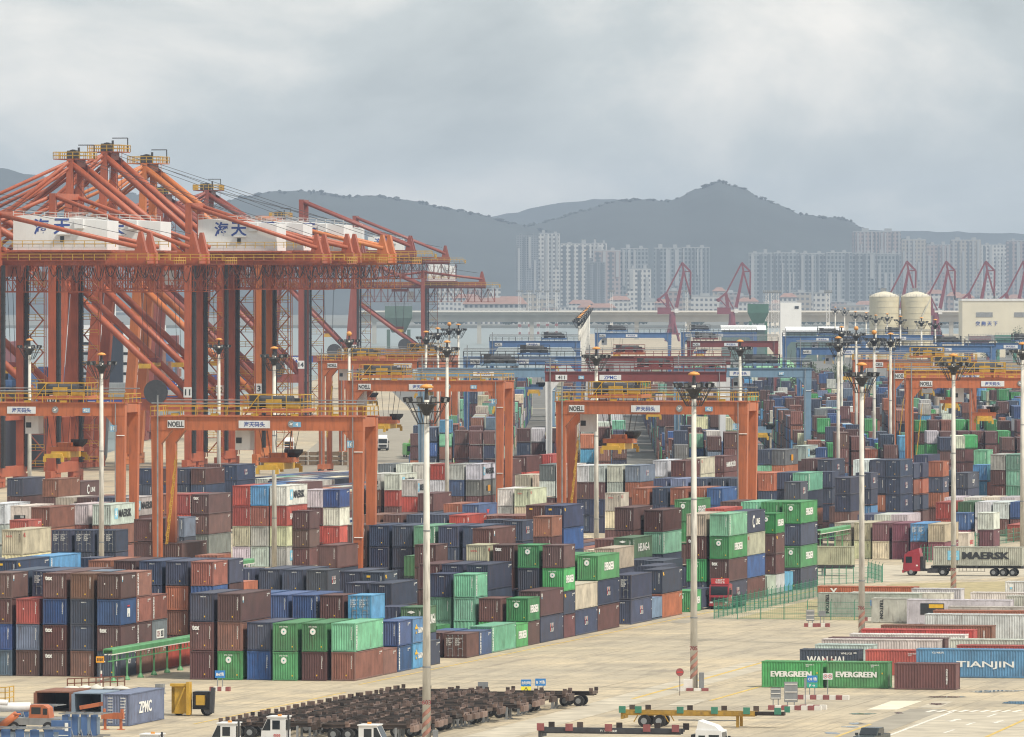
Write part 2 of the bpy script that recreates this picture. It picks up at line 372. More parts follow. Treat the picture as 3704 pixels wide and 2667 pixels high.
def sheet(name, pts, z, m, wall=None, label=None):
    b = MB(); n = len(pts); b.add([(x, y, z) for x, y in pts], [tuple(range(n))])
    if wall:
        k = len(pts); b.add([(x, y, z) for x, y in pts] + [(x, y, wall) for x, y in pts], [(i, i + k, (i + 1) % k + k, (i + 1) % k) for i in range(k)])
    o = b.build(name, m); return tag(o, kind='structure')
def ccw(p):
    a = sum(p[i][0] * p[(i + 1) % len(p)][1] - p[(i + 1) % len(p)][0] * p[i][1] for i in range(len(p))); return p if a > 0 else p[::-1]
sheet('ground', ccw(land), 0.0, 'yard_concrete', wall=-5.0)
sheet('city_ground', ccw([(-4000, 8600), (4000, 8600), (5000, 19500), (-5000, 19500)]), 0.0, 'city_ground', wall=-5.0)
sheet('water', [(-6000, -900), (6000, -900), (6000, 19900), (-6000, 19900)], -3.0, 'sea')
# asphalt roads on the quay and behind the near yard, laid as sheets just above the concrete
sheet('quay_road', ccw([tuple(at(1000, 1690).xy), tuple(at(1560, 1640).xy), tuple(at(1500, 2600).xy), tuple(at(1290, 2600).xy)]), 0.006, 'asphalt')
sheet('yard_paving', ccw([tuple(at(1560, 1420).xy), tuple(at(4200, 1420).xy), tuple(at(4200, 2640).xy), tuple(at(1500, 2640).xy)]), 0.008, 'yard_asphalt')
sheet('yard_paving', ccw([tuple(at(1480, 2650).xy), tuple(at(4200, 2650).xy), tuple(at(4200, 4600).xy), tuple(at(2110, 4600).xy), tuple(at(2080, 3740).xy), tuple(at(1350, 3740).xy)]), 0.008, 'yard_asphalt')
sheet('service_road', ccw([tuple(gp(2700, 2125).xy), tuple(gp(3800, 2085).xy), tuple(gp(3800, 2040).xy), tuple(gp(2700, 2050).xy)]), 0.006, 'paving_grey')
sheet('verge', ccw([tuple(gp(3060, 2160).xy), tuple(gp(3800, 2170).xy), tuple(gp(3800, 2100).xy), tuple(gp(3230, 2112).xy)]), 0.006, 'dry_grass')
sheet('verge', ccw([tuple(gp(2660, 2238).xy), tuple(gp(3420, 2250).xy), tuple(gp(3420, 2170).xy), tuple(gp(2960, 2165).xy)]), 0.006, 'dry_grass')
sheet('road', ccw([tuple(gp(2980, 2800).xy), tuple(gp(4300, 2800).xy), tuple(gp(4000, 2570).xy), tuple(gp(3370, 2580).xy)]), 0.006, 'paving_grey')
# track lane between the kerb lines in front of the containers
def strip(name, x0, y0, x1, y1, w, m, z=0.010):
    a, b = gp(x0, y0), gp(x1, y1); d = (b - a).normalized(); nrm = Vector((-d.y, d.x, 0)) * w / 2
    return sheet(name, ccw([tuple((a + nrm).xy), tuple((a - nrm).xy), tuple((b - nrm).xy), tuple((b + nrm).xy)]), z, m)
strip('paved_lane', 1680, 2690, 2780, 2395, 4.5, 'paving_grey')
strip('road_marking', 2230, 2545, 2790, 2388, 0.45, 'road_yellow', 0.014)
strip('road_marking', 2570, 2535, 2800, 2470, 0.40, 'road_yellow', 0.014)
strip('road_marking', 1300, 2477, 2950, 2136, 0.30, 'road_yellow', 0.014)
strip('road_marking', 700, 2620, 1250, 2505, 0.30, 'road_yellow', 0.014)
strip('paved_lane', 3000, 2700, 3360, 2565, 3.4, 'asphalt', 0.014)
strip('road_marking', 2960, 2690, 3150, 2620, 0.3, 'road_yellow', 0.018)
strip('road_marking', 3200, 2667, 3447, 2575, 0.35, 'road_white', 0.018)
strip('road_marking', 3560, 2670, 3720, 2598, 0.35, 'road_yellow', 0.018)
for x0, y0, x1, y1 in ((3415, 2652, 3452, 2640), (3492, 2625, 3527, 2613), (3572, 2594, 3605, 2583)): strip('road_marking', x0, y0, x1, y1, 0.28, 'road_white', 0.018)
for i in range(9): strip('road_marking', 3352 + 39 * i, 2577, 3384 + 39 * i, 2569, 0.5, 'road_white', 0.018)
def arrow(x, y):
    b = MB(); o = gp(x, y); z = 0.018
    u = Vector((S1, C1, 0)); v = Vector((C1, -S1, 0))
    def P(a, c): q = o + u * a + v * c; return (q.x, q.y, z)
    b.add([P(-2.6, -.18), P(-2.6, .18), P(0.6, .18), P(0.6, -.18)], [(0, 1, 2, 3)])
    b.add([P(-0.5, -.9), P(-1.1, -.18), P(-0.2, -.18)], [(0, 1, 2)]); b.add([P(2.4, 0), P(0.6, -.55), P(0.6, .55)], [(0, 1, 2)])
    tag(b.build('road_arrow', 'road_white'), kind='structure')
arrow(3455, 2606); arrow(3612, 2612)
def blob(name, x, y, rx, ry, m, z, seed):
    rnd = random.Random(seed); o = gp(x, y); pts = []
    for i in range(18):
        t = 2 * math.pi * i / 18; k = 0.7 + 0.5 * rnd.random(); pts.append((o.x + rx * k * math.cos(t), o.y + ry * k * math.sin(t)))
    sheet(name, ccw(pts), z, m)
for i, (x, y, rx, ry) in enumerate(((3690, 2543, 2.2, 5), (3420, 2522, 2.6, 2.2), (3610, 2500, 3.0, 2.0), (3100, 2618, 1.0, 3.2), (3010, 2653, .9, 3.0), (3075, 2630, 1.0, 2), (3120, 2583, 1.6, 2.4), (3250, 2580, .6, 2.5), (3390, 2548, 1.1, 3), (3560, 2504, 2.0, 2.0))):
    blob('puddle', x, y, rx * .75, ry * .55, 'puddle', 0.022, i)
def patch(pts, m, z=0.016): sheet('paving_patch', ccw([tuple(gp(x, y).xy) for x, y in pts]), z, m)
patch([(3135, 2568), (3245, 2568), (3340, 2536), (3225, 2536)], 'paving_pale')
patch([(3318, 2562), (3395, 2562), (3450, 2538), (3380, 2538)], 'paving_grey')
patch([(2200, 2552), (2280, 2552), (2340, 2530), (2270, 2528)], 'paving_grey')
patch([(2415, 2552), (2505, 2552), (2560, 2531), (2475, 2531)], 'paving_grey')
patch([(2425, 2252), (2480, 2256), (2520, 2245), (2465, 2243)], 'asphalt')

# hills -------------------------------------------------------------------
from mathutils import noise as mnoise
def interp(pts, x):
    if x <= pts[0][0]: return pts[0][1]
    for (a, ya), (b, yb) in zip(pts, pts[1:]):
        if x <= b:
            t = (x - a) / (b - a); t = t * t * (3 - 2 * t) * 0.6 + t * 0.4; return ya + (yb - ya) * t
    return pts[-1][1]
RIDGE_A = [(-900, 640), (-300, 590), (0, 605), (100, 625), (250, 650), (420, 690), (600, 715), (800, 735), (880, 708), (980, 690), (1080, 686), (1150, 690), (1250, 706), (1380, 706), (1500, 724), (1600, 746), (1750, 776), (1850, 802), (1930, 822), (2060, 850), (2300, 930), (2600, 1000)]
RIDGE_B = [(1500, 1000), (1700, 900), (1850, 836), (1935, 806), (2000, 790), (2100, 760), (2230, 722), (2330, 718), (2400, 724), (2450, 714), (2520, 680), (2600, 652), (2680, 676), (2750, 710), (2830, 745), (2900, 772), (3000, 784), (3060, 790), (3120, 824), (3200, 852), (3400, 885), (3704, 905), (4400, 930)]
RIDGE_C = [(900, 800), (1500, 790), (1750, 786), (1850, 768), (1950, 745), (2050, 728), (2200, 716), (2350, 730), (2600, 760), (3100, 830), (4400, 860)]
def hill(name, ridge, D, depth, x0, x1, nx=170, ny=22, rough=1.0):
    b = MB(); vs = []; fs = []
    for i in range(nx + 1):
        x = x0 + (x1 - x0) * i / nx
        for j in range(ny + 1):
            t = -1 + 2 * j / ny
            Y = D + t * depth; X = (x - XC) / F_PX * D * (1 + 0.25 * t * depth / D)
            top = CAM_H + (YH - interp(ridge, x)) * D / F_PX
            prof = max(0.0, 1 - abs(t)) ** 1.25
            if t > 0: prof *= 0.92
            nz = mnoise.fractal(Vector((X * 0.0022, Y * 0.0022, D * 0.01)), 0.9, 2.1, 5)
            z = top * prof * (1 + 0.35 * nz * (1 - prof)) + nz * 26 * rough * (1 - abs(t)) * (1 - prof)
            if abs(t) < 0.02: z = top + 3.5 * rough * mnoise.noise(Vector((X * 0.03, 0, D)))
            vs.append((X, Y, max(-4.0, z - 2)))
    for i in range(nx):
        for j in range(ny):
            a = i * (ny + 1) + j; fs.append((a, a + ny + 1, a + ny + 2, a + 1))
    b.add(vs, fs); o = b.build(name, 'hill_green', smooth=True); tag(o, kind='structure')
    return o
hill('hills', RIDGE_A, 14200, 2300, -900, 2600)
hill('hills', RIDGE_B, 14600, 2500, 1500, 4400)
hill('hills', RIDGE_C, 18600, 1000, 900, 4400, nx=90, ny=8)
rnd = random.Random(4)
tb = MB()
for ridge, D, x0, x1, n in ((RIDGE_A, 14200, 300, 2030, 190), (RIDGE_B, 14600, 1880, 3700, 230)):
    for i in range(n):
        x = x0 + (x1 - x0) * rnd.random(); X = (x - XC) / F_PX * D; z = CAM_H + (YH - interp(ridge, x)) * D / F_PX - 4
        dn = 0.5 + 0.5 * mnoise.noise(Vector((x * 0.012, D, 0)))
        hh = (2 + 8 * rnd.random() ** 2 * dn); r = 2.5 + 3.5 * rnd.random()
        y = D - 40 + 60 * rnd.random()
        pts = [(r * (0.7 + 0.6 * rnd.random()), hh * k) for k in (0.35, 0.62, 0.85)]
        tb.lathe([(0.5, -6), (pts[0][0] * .6, hh * .2), pts[0], pts[1], (pts[2][0] * .55, pts[2][1]), (0.05, hh)], 5, (X, y, z))
tag(tb.build('ridge_woods', 'hill_green'), 'dark trees standing along the crest of the far hills', 'trees', kind='stuff')

# haze: the damp air over the whole port -----------------------------------
hb = MB(); hb.box(-5800, 5800, -850, 19800, -4.2, 300)
hz, hn, hl, hp = new_mat('haze'); hn.clear()
ho = hn.new('ShaderNodeOutputMaterial'); hv = hn.new('ShaderNodeVolumePrincipled')
hv.inputs['Color'].default_value = (0.60, 0.73, 0.93, 1); hv.inputs['Density'].default_value = 5.4e-5; hv.inputs['Anisotropy'].default_value = 0.0
hl.new(hv.outputs['Volume'], ho.inputs['Volume']); MATS['haze'] = hz
tag(hb.build('haze', 'haze'), 'pale blue damp haze over the whole port', 'haze', kind='stuff')

# ================================================================== CITY AND FAR SHORE
def facade_mat(name, wall, dark, floor=3.1, bay=3.4, wfrac=0.55, hfrac=0.5, tint=None):
    m, n, l, p = new_mat(name); tc = n.new('ShaderNodeTexCoord'); sp = n.new('ShaderNodeSeparateXYZ'); l.new(tc.outputs['Object'], sp.inputs[0])
    def M(op, a, b):
        k = n.new('ShaderNodeMath'); k.operation = op
        for i, v in enumerate((a, b)):
            if isinstance(v, (int, float)): k.inputs[i].default_value = v
            else: l.new(v, k.inputs[i])
        return k.outputs[0]
    fx = M('FRACT', M('DIVIDE', M('ADD', sp.outputs['X'], sp.outputs['Y']), bay), 0); fz = M('FRACT', M('DIVIDE', sp.outputs['Z'], floor), 0)
    w = M('MULTIPLY', M('LESS_THAN', fx, wfrac), M('LESS_THAN', fz, hfrac))
    mx = n.new('ShaderNodeMixRGB'); l.new(w, mx.inputs['Fac']); mx.inputs['Color1'].default_value = (*wall, 1); mx.inputs['Color2'].default_value = (*dark, 1)
    l.new(mx.outputs['Color'], p.inputs['Base Color']); p.inputs['Roughness'].default_value = 0.8; MATS[name] = m
facade_mat('facade_white', (0.50, 0.49, 0.47), (0.10, 0.11, 0.13), 6.0, 5.5)
facade_mat('facade_grey', (0.20, 0.22, 0.24), (0.06, 0.07, 0.09))
facade_mat('facade_pattern', (0.22, 0.245, 0.26), (0.05, 0.065, 0.08), 6.2, 5.2, 0.55, 0.6)
facade_mat('facade_pink', (0.32, 0.26, 0.245), (0.10, 0.11, 0.13), 6.2, 6.0)
facade_mat('facade_beige', (0.36, 0.325, 0.28), (0.12, 0.13, 0.15), 6.2, 6.0)
mat('facade_fin', (0.33, 0.34, 0.345), 0.8, 0.05, 0.1); mat('facade_dark', (0.10, 0.115, 0.13), 0.7, 0.1, 0.1)
def tower(x0, x1, ytop, d, style, label, seed, core=True):
    rnd = random.Random(seed); w = (x1 - x0) / F_PX * d; H = CAM_H + (YH - ytop) * d / F_PX; c = at((x0 + x1) / 2, d)
    r = empty('tower_block', c, 0.0, label, 'building', 'high-rises across the water')
    dep = min(26, w * 0.5); b = MB(); b.box(-w / 2, w / 2, 0, dep, -1, H); b.build('wall', style, r)
    n = max(3, int(w / rnd.choice((5, 7, 9, 11)))); fins = MB(); dk = MB(); top = MB()
    for i in range(n):
        a = -w / 2 + w * (i + 0.5) / n
        if rnd.random() < 0.6:
            z0 = H * rnd.choice((0.02, 0.02, 0.2, 0.45, 0.6)); z1 = H * rnd.choice((0.99, 0.99, 0.85, 0.7)) if z0 < .5 * H else H * .99
            fins.box(a - w / n * 0.22, a + w / n * 0.22, -1.3, 0, z0, max(z1, z0 + H * .25))
        else: dk.box(a - w / n * 0.2, a + w / n * 0.2, -0.5, 0, 0, H * 0.985)
    if fins.f: fins.build('white_bay', 'facade_fin', r)
    if dk.f: dk.build('window_strip', 'facade_dark', r)
    if core:
        for k in range(2):
            a = -w * 0.25 + w * 0.5 * k + rnd.uniform(-2, 2); top.box(a - w * .07, a + w * .07, 3, dep - 4, H, H + rnd.uniform(3, 7))
    top.box(-w / 2, w / 2, 0.2, 0.9, H, H + 1.4); top.build('roof_house', 'facade_fin' if style != 'facade_grey' else 'facade_grey', r)
    return r
TW = [(1867, 1945, 855, 11600, 'facade_grey', 'tall grey residential tower with white window bays, leftmost of the high-rises'),
      (1948, 2025, 848, 11650, 'facade_white', 'tall pale residential tower joined to the leftmost grey tower'),
      (2028, 2140, 884, 11700, 'facade_white', 'white hotel slab with thin vertical fins beside the leftmost towers'),
      (2141, 2195, 882, 11720, 'facade_white', 'white end wing of the finned hotel slab with blank upper wall'),
      (2150, 2245, 908, 11500, 'facade_pink', 'brownish block standing in front of the white hotel wing'),
      (2246, 2345, 902, 11550, 'facade_pattern', 'dark patterned apartment slab right of the brownish block'),
      (2366, 2465, 900, 11560, 'facade_pattern', 'patterned grey apartment slab behind the first red harbour crane'),
      (2466, 2568, 898, 11580, 'facade_pattern', 'patterned apartment slab between the two left harbour cranes'),
      (2117, 2190, 952, 10700, 'facade_grey', 'low grey block under construction below the finned hotel'),
      (2270, 2355, 976, 10600, 'facade_white', 'low white terraced block in front of the dark patterned slab'),
      (2708, 2795, 918, 11400, 'facade_pattern', 'patterned slab just right of the second harbour crane'),
      (2798, 2890, 917, 11410, 'facade_pattern', 'second slab of the long patterned row above the white cube building'),
      (2893, 2985, 919, 11420, 'facade_pattern', 'third slab of the long patterned row'),
      (2988, 3080, 916, 11430, 'facade_pattern', 'fourth slab of the long patterned row, left of the pink twin tower'),
      (3083, 3168, 918, 11440, 'facade_pattern', 'fifth slab of the long patterned row, below the pink twin tower'),
      (3171, 3258, 920, 11450, 'facade_pattern', 'last slab of the long patterned row, behind the silos'),
      (3085, 3258, 840, 12600, 'facade_pink', 'tall pinkish twin-core tower rising at the foot of the hill'),
      (3262, 3350, 868, 12900, 'facade_beige', 'stepped beige high-rise right of the pinkish twin-core tower'),
      (3353, 3438, 888, 12700, 'facade_pink', 'rosy high-rise behind the harbour crane over the silos'),
      (3440, 3548, 870, 12900, 'facade_beige', 'broad beige high-rise above the warehouse with domed cores'),
      (3550, 3640, 888, 12500, 'facade_white', 'pale grid-fronted high-rise behind the third silo-side crane'),
      (3642, 3725, 873, 12700, 'facade_pink', 'rosy tower at the edge of the skyline')]
for i, t in enumerate(TW): tower(*t, seed=i + 3)
# houses with red roofs on the far shore
rnd = random.Random(21); HOUSES = []
for i in range(46):
    x = 1640 + i * 45 + rnd.uniform(-18, 18)
    if 3130 < x < 3380: continue
    d = 9300 + rnd.random() * 1500; HOUSES.append((x, d))
for i, (x, d) in enumerate(HOUSES):
    w = rnd.uniform(16, 34); dep = rnd.uniform(12, 16); H = rnd.uniform(14, 36) if x > 1800 else rnd.uniform(18, 42)
    red = rnd.random() < 0.42; wall = rnd.choice(('facade_white', 'facade_white', 'facade_beige', 'facade_pink'))
    r = empty('far_house', at(x, d), 0.0, '%s %s house, %s from the left in the row across the basin' % ('red-roofed' if red else 'flat-roofed', {'facade_white': 'white', 'facade_beige': 'beige', 'facade_pink': 'rosy'}[wall], ORD[i + 1] if i + 1 < len(ORD) else 'last but few'), 'house', 'low houses on the far shore')
    b = MB(); b.box(-w / 2, w / 2, 0, dep, -1, H); b.build('wall', wall, r)
    b = MB()
    if red: b.add([(-w / 2 - 1, -1, H), (w / 2 + 1, -1, H), (w / 2 + 1, dep + 1, H), (-w / 2 - 1, dep + 1, H), (-w / 2 + 5, dep / 2, H + 5), (w / 2 - 5, dep / 2, H + 5)], [(0, 1, 5, 4), (2, 3, 4, 5), (1, 2, 5), (3, 0, 4), (3, 2, 1, 0)]); b.build('roof', 'roof_red', r)
    else: b.box(-w / 2 - .4, w / 2 + .4, -.4, dep + .4, H, H + 1.2); b.box(-w / 6, w / 6, 3, 8, H + 1.2, H + 4); b.build('roof', 'facade_fin', r)
# long hall with red roof by the viaduct, left
r = empty('long_hall', at(1790, 8900), 0, 'long white hall with red roof and arcade windows behind the viaduct', 'building')
b = MB(); b.box(-34, 34, 0, 15, -1, 22); b.build('wall', 'facade_white', r)
b = MB(); b.add([(-36, -2, 22), (36, -2, 22), (36, 17, 22), (-36, 17, 22), (-30, 7, 29), (30, 7, 29)], [(0, 1, 5, 4), (2, 3, 4, 5), (1, 2, 5), (3, 0, 4), (3, 2, 1, 0)]); b.build('roof', 'roof_red', r)
# shore woods
tb = MB()
for i in range(420):
    x = 1500 + 2200 * rnd.random(); d = 8700 + 250 * rnd.random() + (500 if rnd.random() < .3 else 0); p = at(x, d)
    if mnoise.noise(Vector((x * .006, 3, 0))) < -0.05: continue
    hh = 6 + 9 * rnd.random(); rr = 3 + 3 * rnd.random()
    tb.lathe([(0.4, 0), (rr * .7, hh * .25), (rr, hh * .5), (rr * .75, hh * .78), (0.1, hh)], 6, (p.x, p.y, 0))
tag(tb.build('shore_woods', 'foliage'), 'dark belt of trees along the far shore behind the viaduct', 'trees', kind='stuff')
# viaduct ------------------------------------------------------------------
VD = 6200
r = empty('viaduct', (0, VD, 0), 0.0, 'long concrete road viaduct crossing the basin', 'bridge')
b = MB(); b.box(-120, 460, -6, 6, 18.6, 21.2); b.build('deck', 'bridge_concrete', r)
b = MB(); b.box(-120, 460, -7.5, -5.9, 20.9, 22.1); b.box(-120, 460, 5.9, 7.5, 20.9, 22.1); b.build('parapet', 'kerb_white', r)
b = MB(); b.box(-120, 460, -3.2, 3.2, 13.5, 18.6); b.build('girder', 'bridge_concrete', r)
for k in range(15):
    b = MB(); b.box(-105 + 40 * k - 1.6, -105 + 40 * k + 1.6, -2.5, 2.5, -5, 13.5); b.build('pier', 'bridge_concrete', r)
# white lattice floodlight masts
LM = [(1880, 6350), (1916, 6380), (1947, 6410), (1980, 6440), (2013, 6470), (2212, 6500), (2484, 6480), (2775, 5200), (2795, 5230), (2812, 5260), (2995, 5300)]
def lattice(x, d, label):
    r = empty('lattice_mast', at(x, d), 0, label, 'light mast', 'white lattice masts by the basin')
    b = MB()
    for sx in (-1, 1):
        for sy in (-1, 1): b.beam((sx * 1.1, sy * 1.1, -3), (sx * .8, sy * .8, 36), .28, .28)
    for k in range(12):
        z = 3 * k; s = 1 if k % 2 else -1
        for sy in (-1, 1): b.beam((-1.1 * s, sy, z), (1.0 * s, sy, z + 3), .18, .18); b.beam((-1, sy, z), (1, sy, z), .16, .16)
    b.build('lattice', 'white_steel', r)
    b = MB(); b.box(-2.6, 2.6, -1, 1, 36, 36.6)
    for k in range(5): b.box(-2.6 + k * 1.15, -1.9 + k * 1.15, -1.3, -.6, 36.6, 37.8)
    b.build('lamp_head', 'steel_grey', r)
    b = MB()
    for k in range(3): b.box(-1.15, 1.15, -1.15, 1.15, 3 + 6 * k, 5 + 6 * k)
    b.build('warning_band', 'kerb_red' if x < 2100 else 'kerb_white', r)
for i, (x, d) in enumerate(LM): lattice(x, d, 'white lattice floodlight mast, %s from the left beside the viaduct' % ORD[i + 1])
# level-luffing harbour cranes -----------------------------------------------
def portal_crane(x, d, label):
    r = empty('harbour_crane', at(x, d), 0, label, 'crane', 'dark red luffing cranes on the far quay')
    b = MB()
    for sx in (-5, 5):
        for sy in (-5, 5): b.beam((sx, sy, 0), (sx * .35, sy * .35, 13), 1.2, 1.2)
    b.box(-5.5, 5.5, -5.5, -4.2, 5, 6.2); b.build('portal', 'portal_red', r)
    b = MB(); b.tube((0, 0, 5), (0, 0, 22), 3.0, 10, 2.2); b.build('column', 'portal_red', r)
    b = MB(); b.box(-11, -1, -2.6, 2.6, 20, 25); b.build('machinery_house', 'portal_red', r)
    b = MB(); b.box(1.6, 4.4, -2.8, -.6, 21, 24); b.build('cab', 'white_steel', r)
    b = MB(); b.beam((-3, 0, 25), (-4.5, 0, 35), 2.4, 1.6); b.beam((1, 0, 24), (-4, 0, 34), .9, .9); b.beam((-3.5, -1, 25), (-9, 0, 31), .8, .8); b.build('a_frame', 'portal_red', r)
    b = MB(); b.beam((-10.5, 0, 30.5), (-4.0, 0, 36), 1.8, 1.4); b.lathe([(0, -1.6), (1.6, -.8), (1.6, .8), (0, 1.6)], 8, (-10, 0, 30.5)); b.build('counterweight', 'portal_red', r)
    b = MB(); b.beam((3.0, 0, 25), (8.4, 0, 52), 2.6, 2.8, 1.5, 1.7); b.build('boom', 'portal_red', r)
    b = MB(); b.beam((-4.4, 0, 35.5), (7.2, 0, 58), 1.15, 1.15); b.build('tie_bar', 'portal_red', r)
    b = MB(); b.beam((7.0, 0, 58), (13.5, 0, 51.5), 1.7, 1.7, 1.2, 1.2); b.beam((7.2, 0, 58), (8.4, 0, 51.5), 1.3, 1.3); b.beam((8.4, 0, 51.5), (13.5, 0, 51.5), .8, .8)
    b.beam((13.5, 0, 51.5), (13.2, 0, 34), 1.2, 1.2); b.beam((8.4, 0, 51.5), (13.0, 0, 35), 1.2, 1.2); b.build('jib', 'portal_red', r)
    b = MB(); b.box(12.6, 14, -.6, .6, 31, 34); b.build('hook_block', 'steel_dark', r)
for x, l in ((2432, 'dark red luffing crane beside the patterned slabs, jib folded, leftmost of its kind'), (2648, 'second dark red luffing crane, left of the green hopper'), (3243, 'dark red luffing crane rising behind the left silo'),
             (3385, 'dark red luffing crane standing right of the right silo'), (3528, 'dark red luffing crane above the warehouse roof'), (3664, 'dark red luffing crane at the edge of the frame over the warehouse')):
    portal_crane(x, 6000 if x < 3000 else 5700, l)
# silos, warehouse, white cube, green hopper ----------------------------------
def silo(x, label, pipe):
    r = empty('storage_silo', at(x, 4500), 0, label, 'silo', 'cream storage silos'); R = 8.3
    b = MB(); b.lathe([(R, -1), (R, 34.6)], 28); b.build('shell', 'silo_cream', r, smooth=True)
    for k in range(10):
        b = MB(); b.lathe([(R + .02, 1.5 + 3.4 * k), (R + .12, 1.5 + 3.4 * k), (R + .12, 1.75 + 3.4 * k), (R + .02, 1.75 + 3.4 * k)], 28); b.build('hoop', 'silo_cream', r)
    b = MB(); b.lathe([(R + .2, 34.5), (R * .6, 36.4), (0.01, 37.6)], 28); b.build('roof', 'paving_pale', r)
    b = MB(); b.rail([(R * math.cos(t), R * math.sin(t), 34.6) for t in [math.pi * k / 8 for k in range(17)]], 1.3, 2.0, .06); b.build('railing', 'white_steel', r)
    b = MB(); b.box(-2, 1, -1, 1, 37.2, 39.2); b.box(4.5, 5.4, -3, -2, 35, 37); b.build('roof_vent', 'steel_grey', r)
    if pipe:
        b = MB(); b.tube((7.5, -R, 33), (-5.5, -R - .8, 6), .35); b.build('chute', 'cream_wall', r)
silo(3199, 'left cream corrugated storage silo with railing on top', False); silo(3313, 'right cream storage silo with a slanting chute pipe', True)
r = empty('warehouse', at(3600, 4700), 0, 'cream flat-roofed warehouse with blue lettering at the frame edge', 'warehouse')
b = MB(); b.box(-19, 30, 0, 40, -1, 31.8); b.build('wall', 'cream_wall', r)
b = MB(); b.box(-19.4, 30.4, -.4, 40, 31.8, 33); b.build('roof', 'white_steel', r)
for x0, x1, z0, z1 in ((-11, -1.5, 22.5, 25.2), (11, 20, 22.5, 25.2), (-5, 0, 9, 12)):
    b = MB(); b.box(x0, x1, -.25, 0, z0, z1); b.build('window', 'steel_grey', r)
b = MB(); b.text('交 融 天 下', (-5, -.3, 18.8), (1, 0, 0), (0, 0, 1), 2.6, .02); b.build('lettering', 'print_blue', r)
r = empty('white_cube_building', at(2861, 4800), 0, 'plain white cube building with small windows beside lattice masts', 'building')
b = MB(); b.box(-6.2, 6.2, 0, 12, -1, 30.6); b.build('wall', 'house_white', r)
for z in (10.5, 27): b = MB(); b.box(2.2, 4.6, -.2, 0, z, z + 1.6); b.build('window', 'glass_dark', r)
mat('hopper_green', (0.04, 0.12, 0.085), 0.6, 0.2, 0.3)
def hopper(x, d, m, label, k=1.0):
    r = empty('unloading_hopper', at(x, d), 0, label, 'hopper')
    b = MB()
    for sx in (-4.5, 4.5):
        for sy in (-4, 4): b.box(sx - .7, sx + .7, sy - .7, sy + .7, 0, 16 * k)
    b.build('legs_frame', m, r)
    b = MB(); b.add([(-3, -3, 15 * k), (3, -3, 15 * k), (3, 3, 15 * k), (-3, 3, 15 * k), (-6, -5, 20 * k), (6, -5, 20 * k), (6, 5, 20 * k), (-6, 5, 20 * k)], [(0, 1, 5, 4), (1, 2, 6, 5), (2, 3, 7, 6), (3, 0, 4, 7), (0, 3, 2, 1)]); b.box(-6, 6, -5, 5, 20 * k, 24 * k); b.build('funnel', m, r)
    b = MB(); b.rail([(-6, -5, 24 * k), (6, -5, 24 * k)], 1.1, 1.5, .06); b.build('railing', 'steel_grey', r)
hopper(2742, 4700, 'hopper_green', 'big green unloading hopper left of the white cube building', 1.25)
hopper(3544, 4400, 'maroon_steel', 'small red hopper parked in front of the warehouse', .55); hopper(3640, 4300, 'green_steel', 'small green hopper in front of the warehouse wall', .6)
hopper(1442, 3600, 'green_grey', 'grey-green unloading tower behind the far ship-to-shore cranes', 1.3)
# white sheds roofs behind the RTGs
for i, (x, w, d, z) in enumerate(((2690, 50, 4300, 17), (2900, 36, 4350, 16), (3010, 30, 4380, 16))):
    r = empty('storage_shed', at(x, d), 0, ['long white-roofed shed left of the white cube building', 'white-roofed shed in front of the white cube building', 'white-roofed shed right of the white cube building'][i], 'shed')
    b = MB(); b.box(-w / 2 * .45, w / 2 * .45, 0, 20, -1, z); b.build('wall', 'green_grey', r); b = MB(); b.add([(-w * .24, -1, z), (w * .24, -1, z), (w * .24, 10, z + 2.5), (-w * .24, 10, z + 2.5)], [(0, 1, 2, 3)]); b.build('roof', 'house_white', r)
# heap under green netting and the trees behind the far yard
for i, (x, w, hh) in enumerate(((2560, 16, 13), (2780, 18, 15), (2690, 12, 11))):
    b = MB(); b.lathe([(w, 0), (w * .8, hh * .45), (w * .45, hh * .85), (0.05, hh)], 14); o = b.build('netted_heap', 'tarp_green', smooth=True, loc=at(x, 2950))
    tag(o, ['heap under pale green netting behind the red-brown gantry', 'largest heap under green netting, right of the red-brown gantry', 'low heap under green netting between the gantry legs'][i], 'heap')
def leaf_tree(loc, H, R, label, seed, n=900):
    rnd = random.Random(seed); r = empty('tree', loc, 0, label, 'tree', 'trees behind the far yard')
    b = MB(); b.tube((0, 0, 0), (0.2, 0, H * .55), .35, 7, .18)
    for k in range(6):
        t = 2 * math.pi * k / 6; b.tube((0.1, 0, H * (.3 + .04 * k)), (R * .6 * math.cos(t), R * .6 * math.sin(t), H * (.55 + .05 * k)), .13, 5, .05)
    b.build('trunk', 'bark', r)
    b = MB(); cl = [(rnd.uniform(-.62, .62) * R, rnd.uniform(-.62, .62) * R, H * rnd.uniform(.42, .88), R * rnd.uniform(.28, .5)) for _ in range(11)]
    for i in range(n):
        cx, cy, cz, cr_ = rnd.choice(cl); v = Vector((rnd.gauss(0, 1), rnd.gauss(0, 1), rnd.gauss(0, .8))); v = v.normalized() * cr_ * rnd.random() ** .4
        p = Vector((cx, cy, cz)) + v; s = rnd.uniform(.22, .5); a = Vector((rnd.uniform(-1, 1), rnd.uniform(-1, 1), rnd.uniform(-1, 1))).normalized(); c = a.orthogonal().normalized()
        b.add([p - a * s, p + c * s * .5, p + a * s, p - c * s * .5], [(0, 1, 2, 3)])
    b.build('crown', 'foliage', r)
for i, x in enumerate((2505, 2545, 2580, 2625, 2660, 2830, 2862, 2895, 2930, 2965, 3000, 3030, 3060, 3092)):
    leaf_tree(at(x, 2650 + 40 * (i % 3)), 13 + 4 * ((i * 7) % 5) / 5, 4.2 + (i % 4) * .5, '%s dark tree from the left in the belt behind the far container yard' % ORD[i + 1], i)
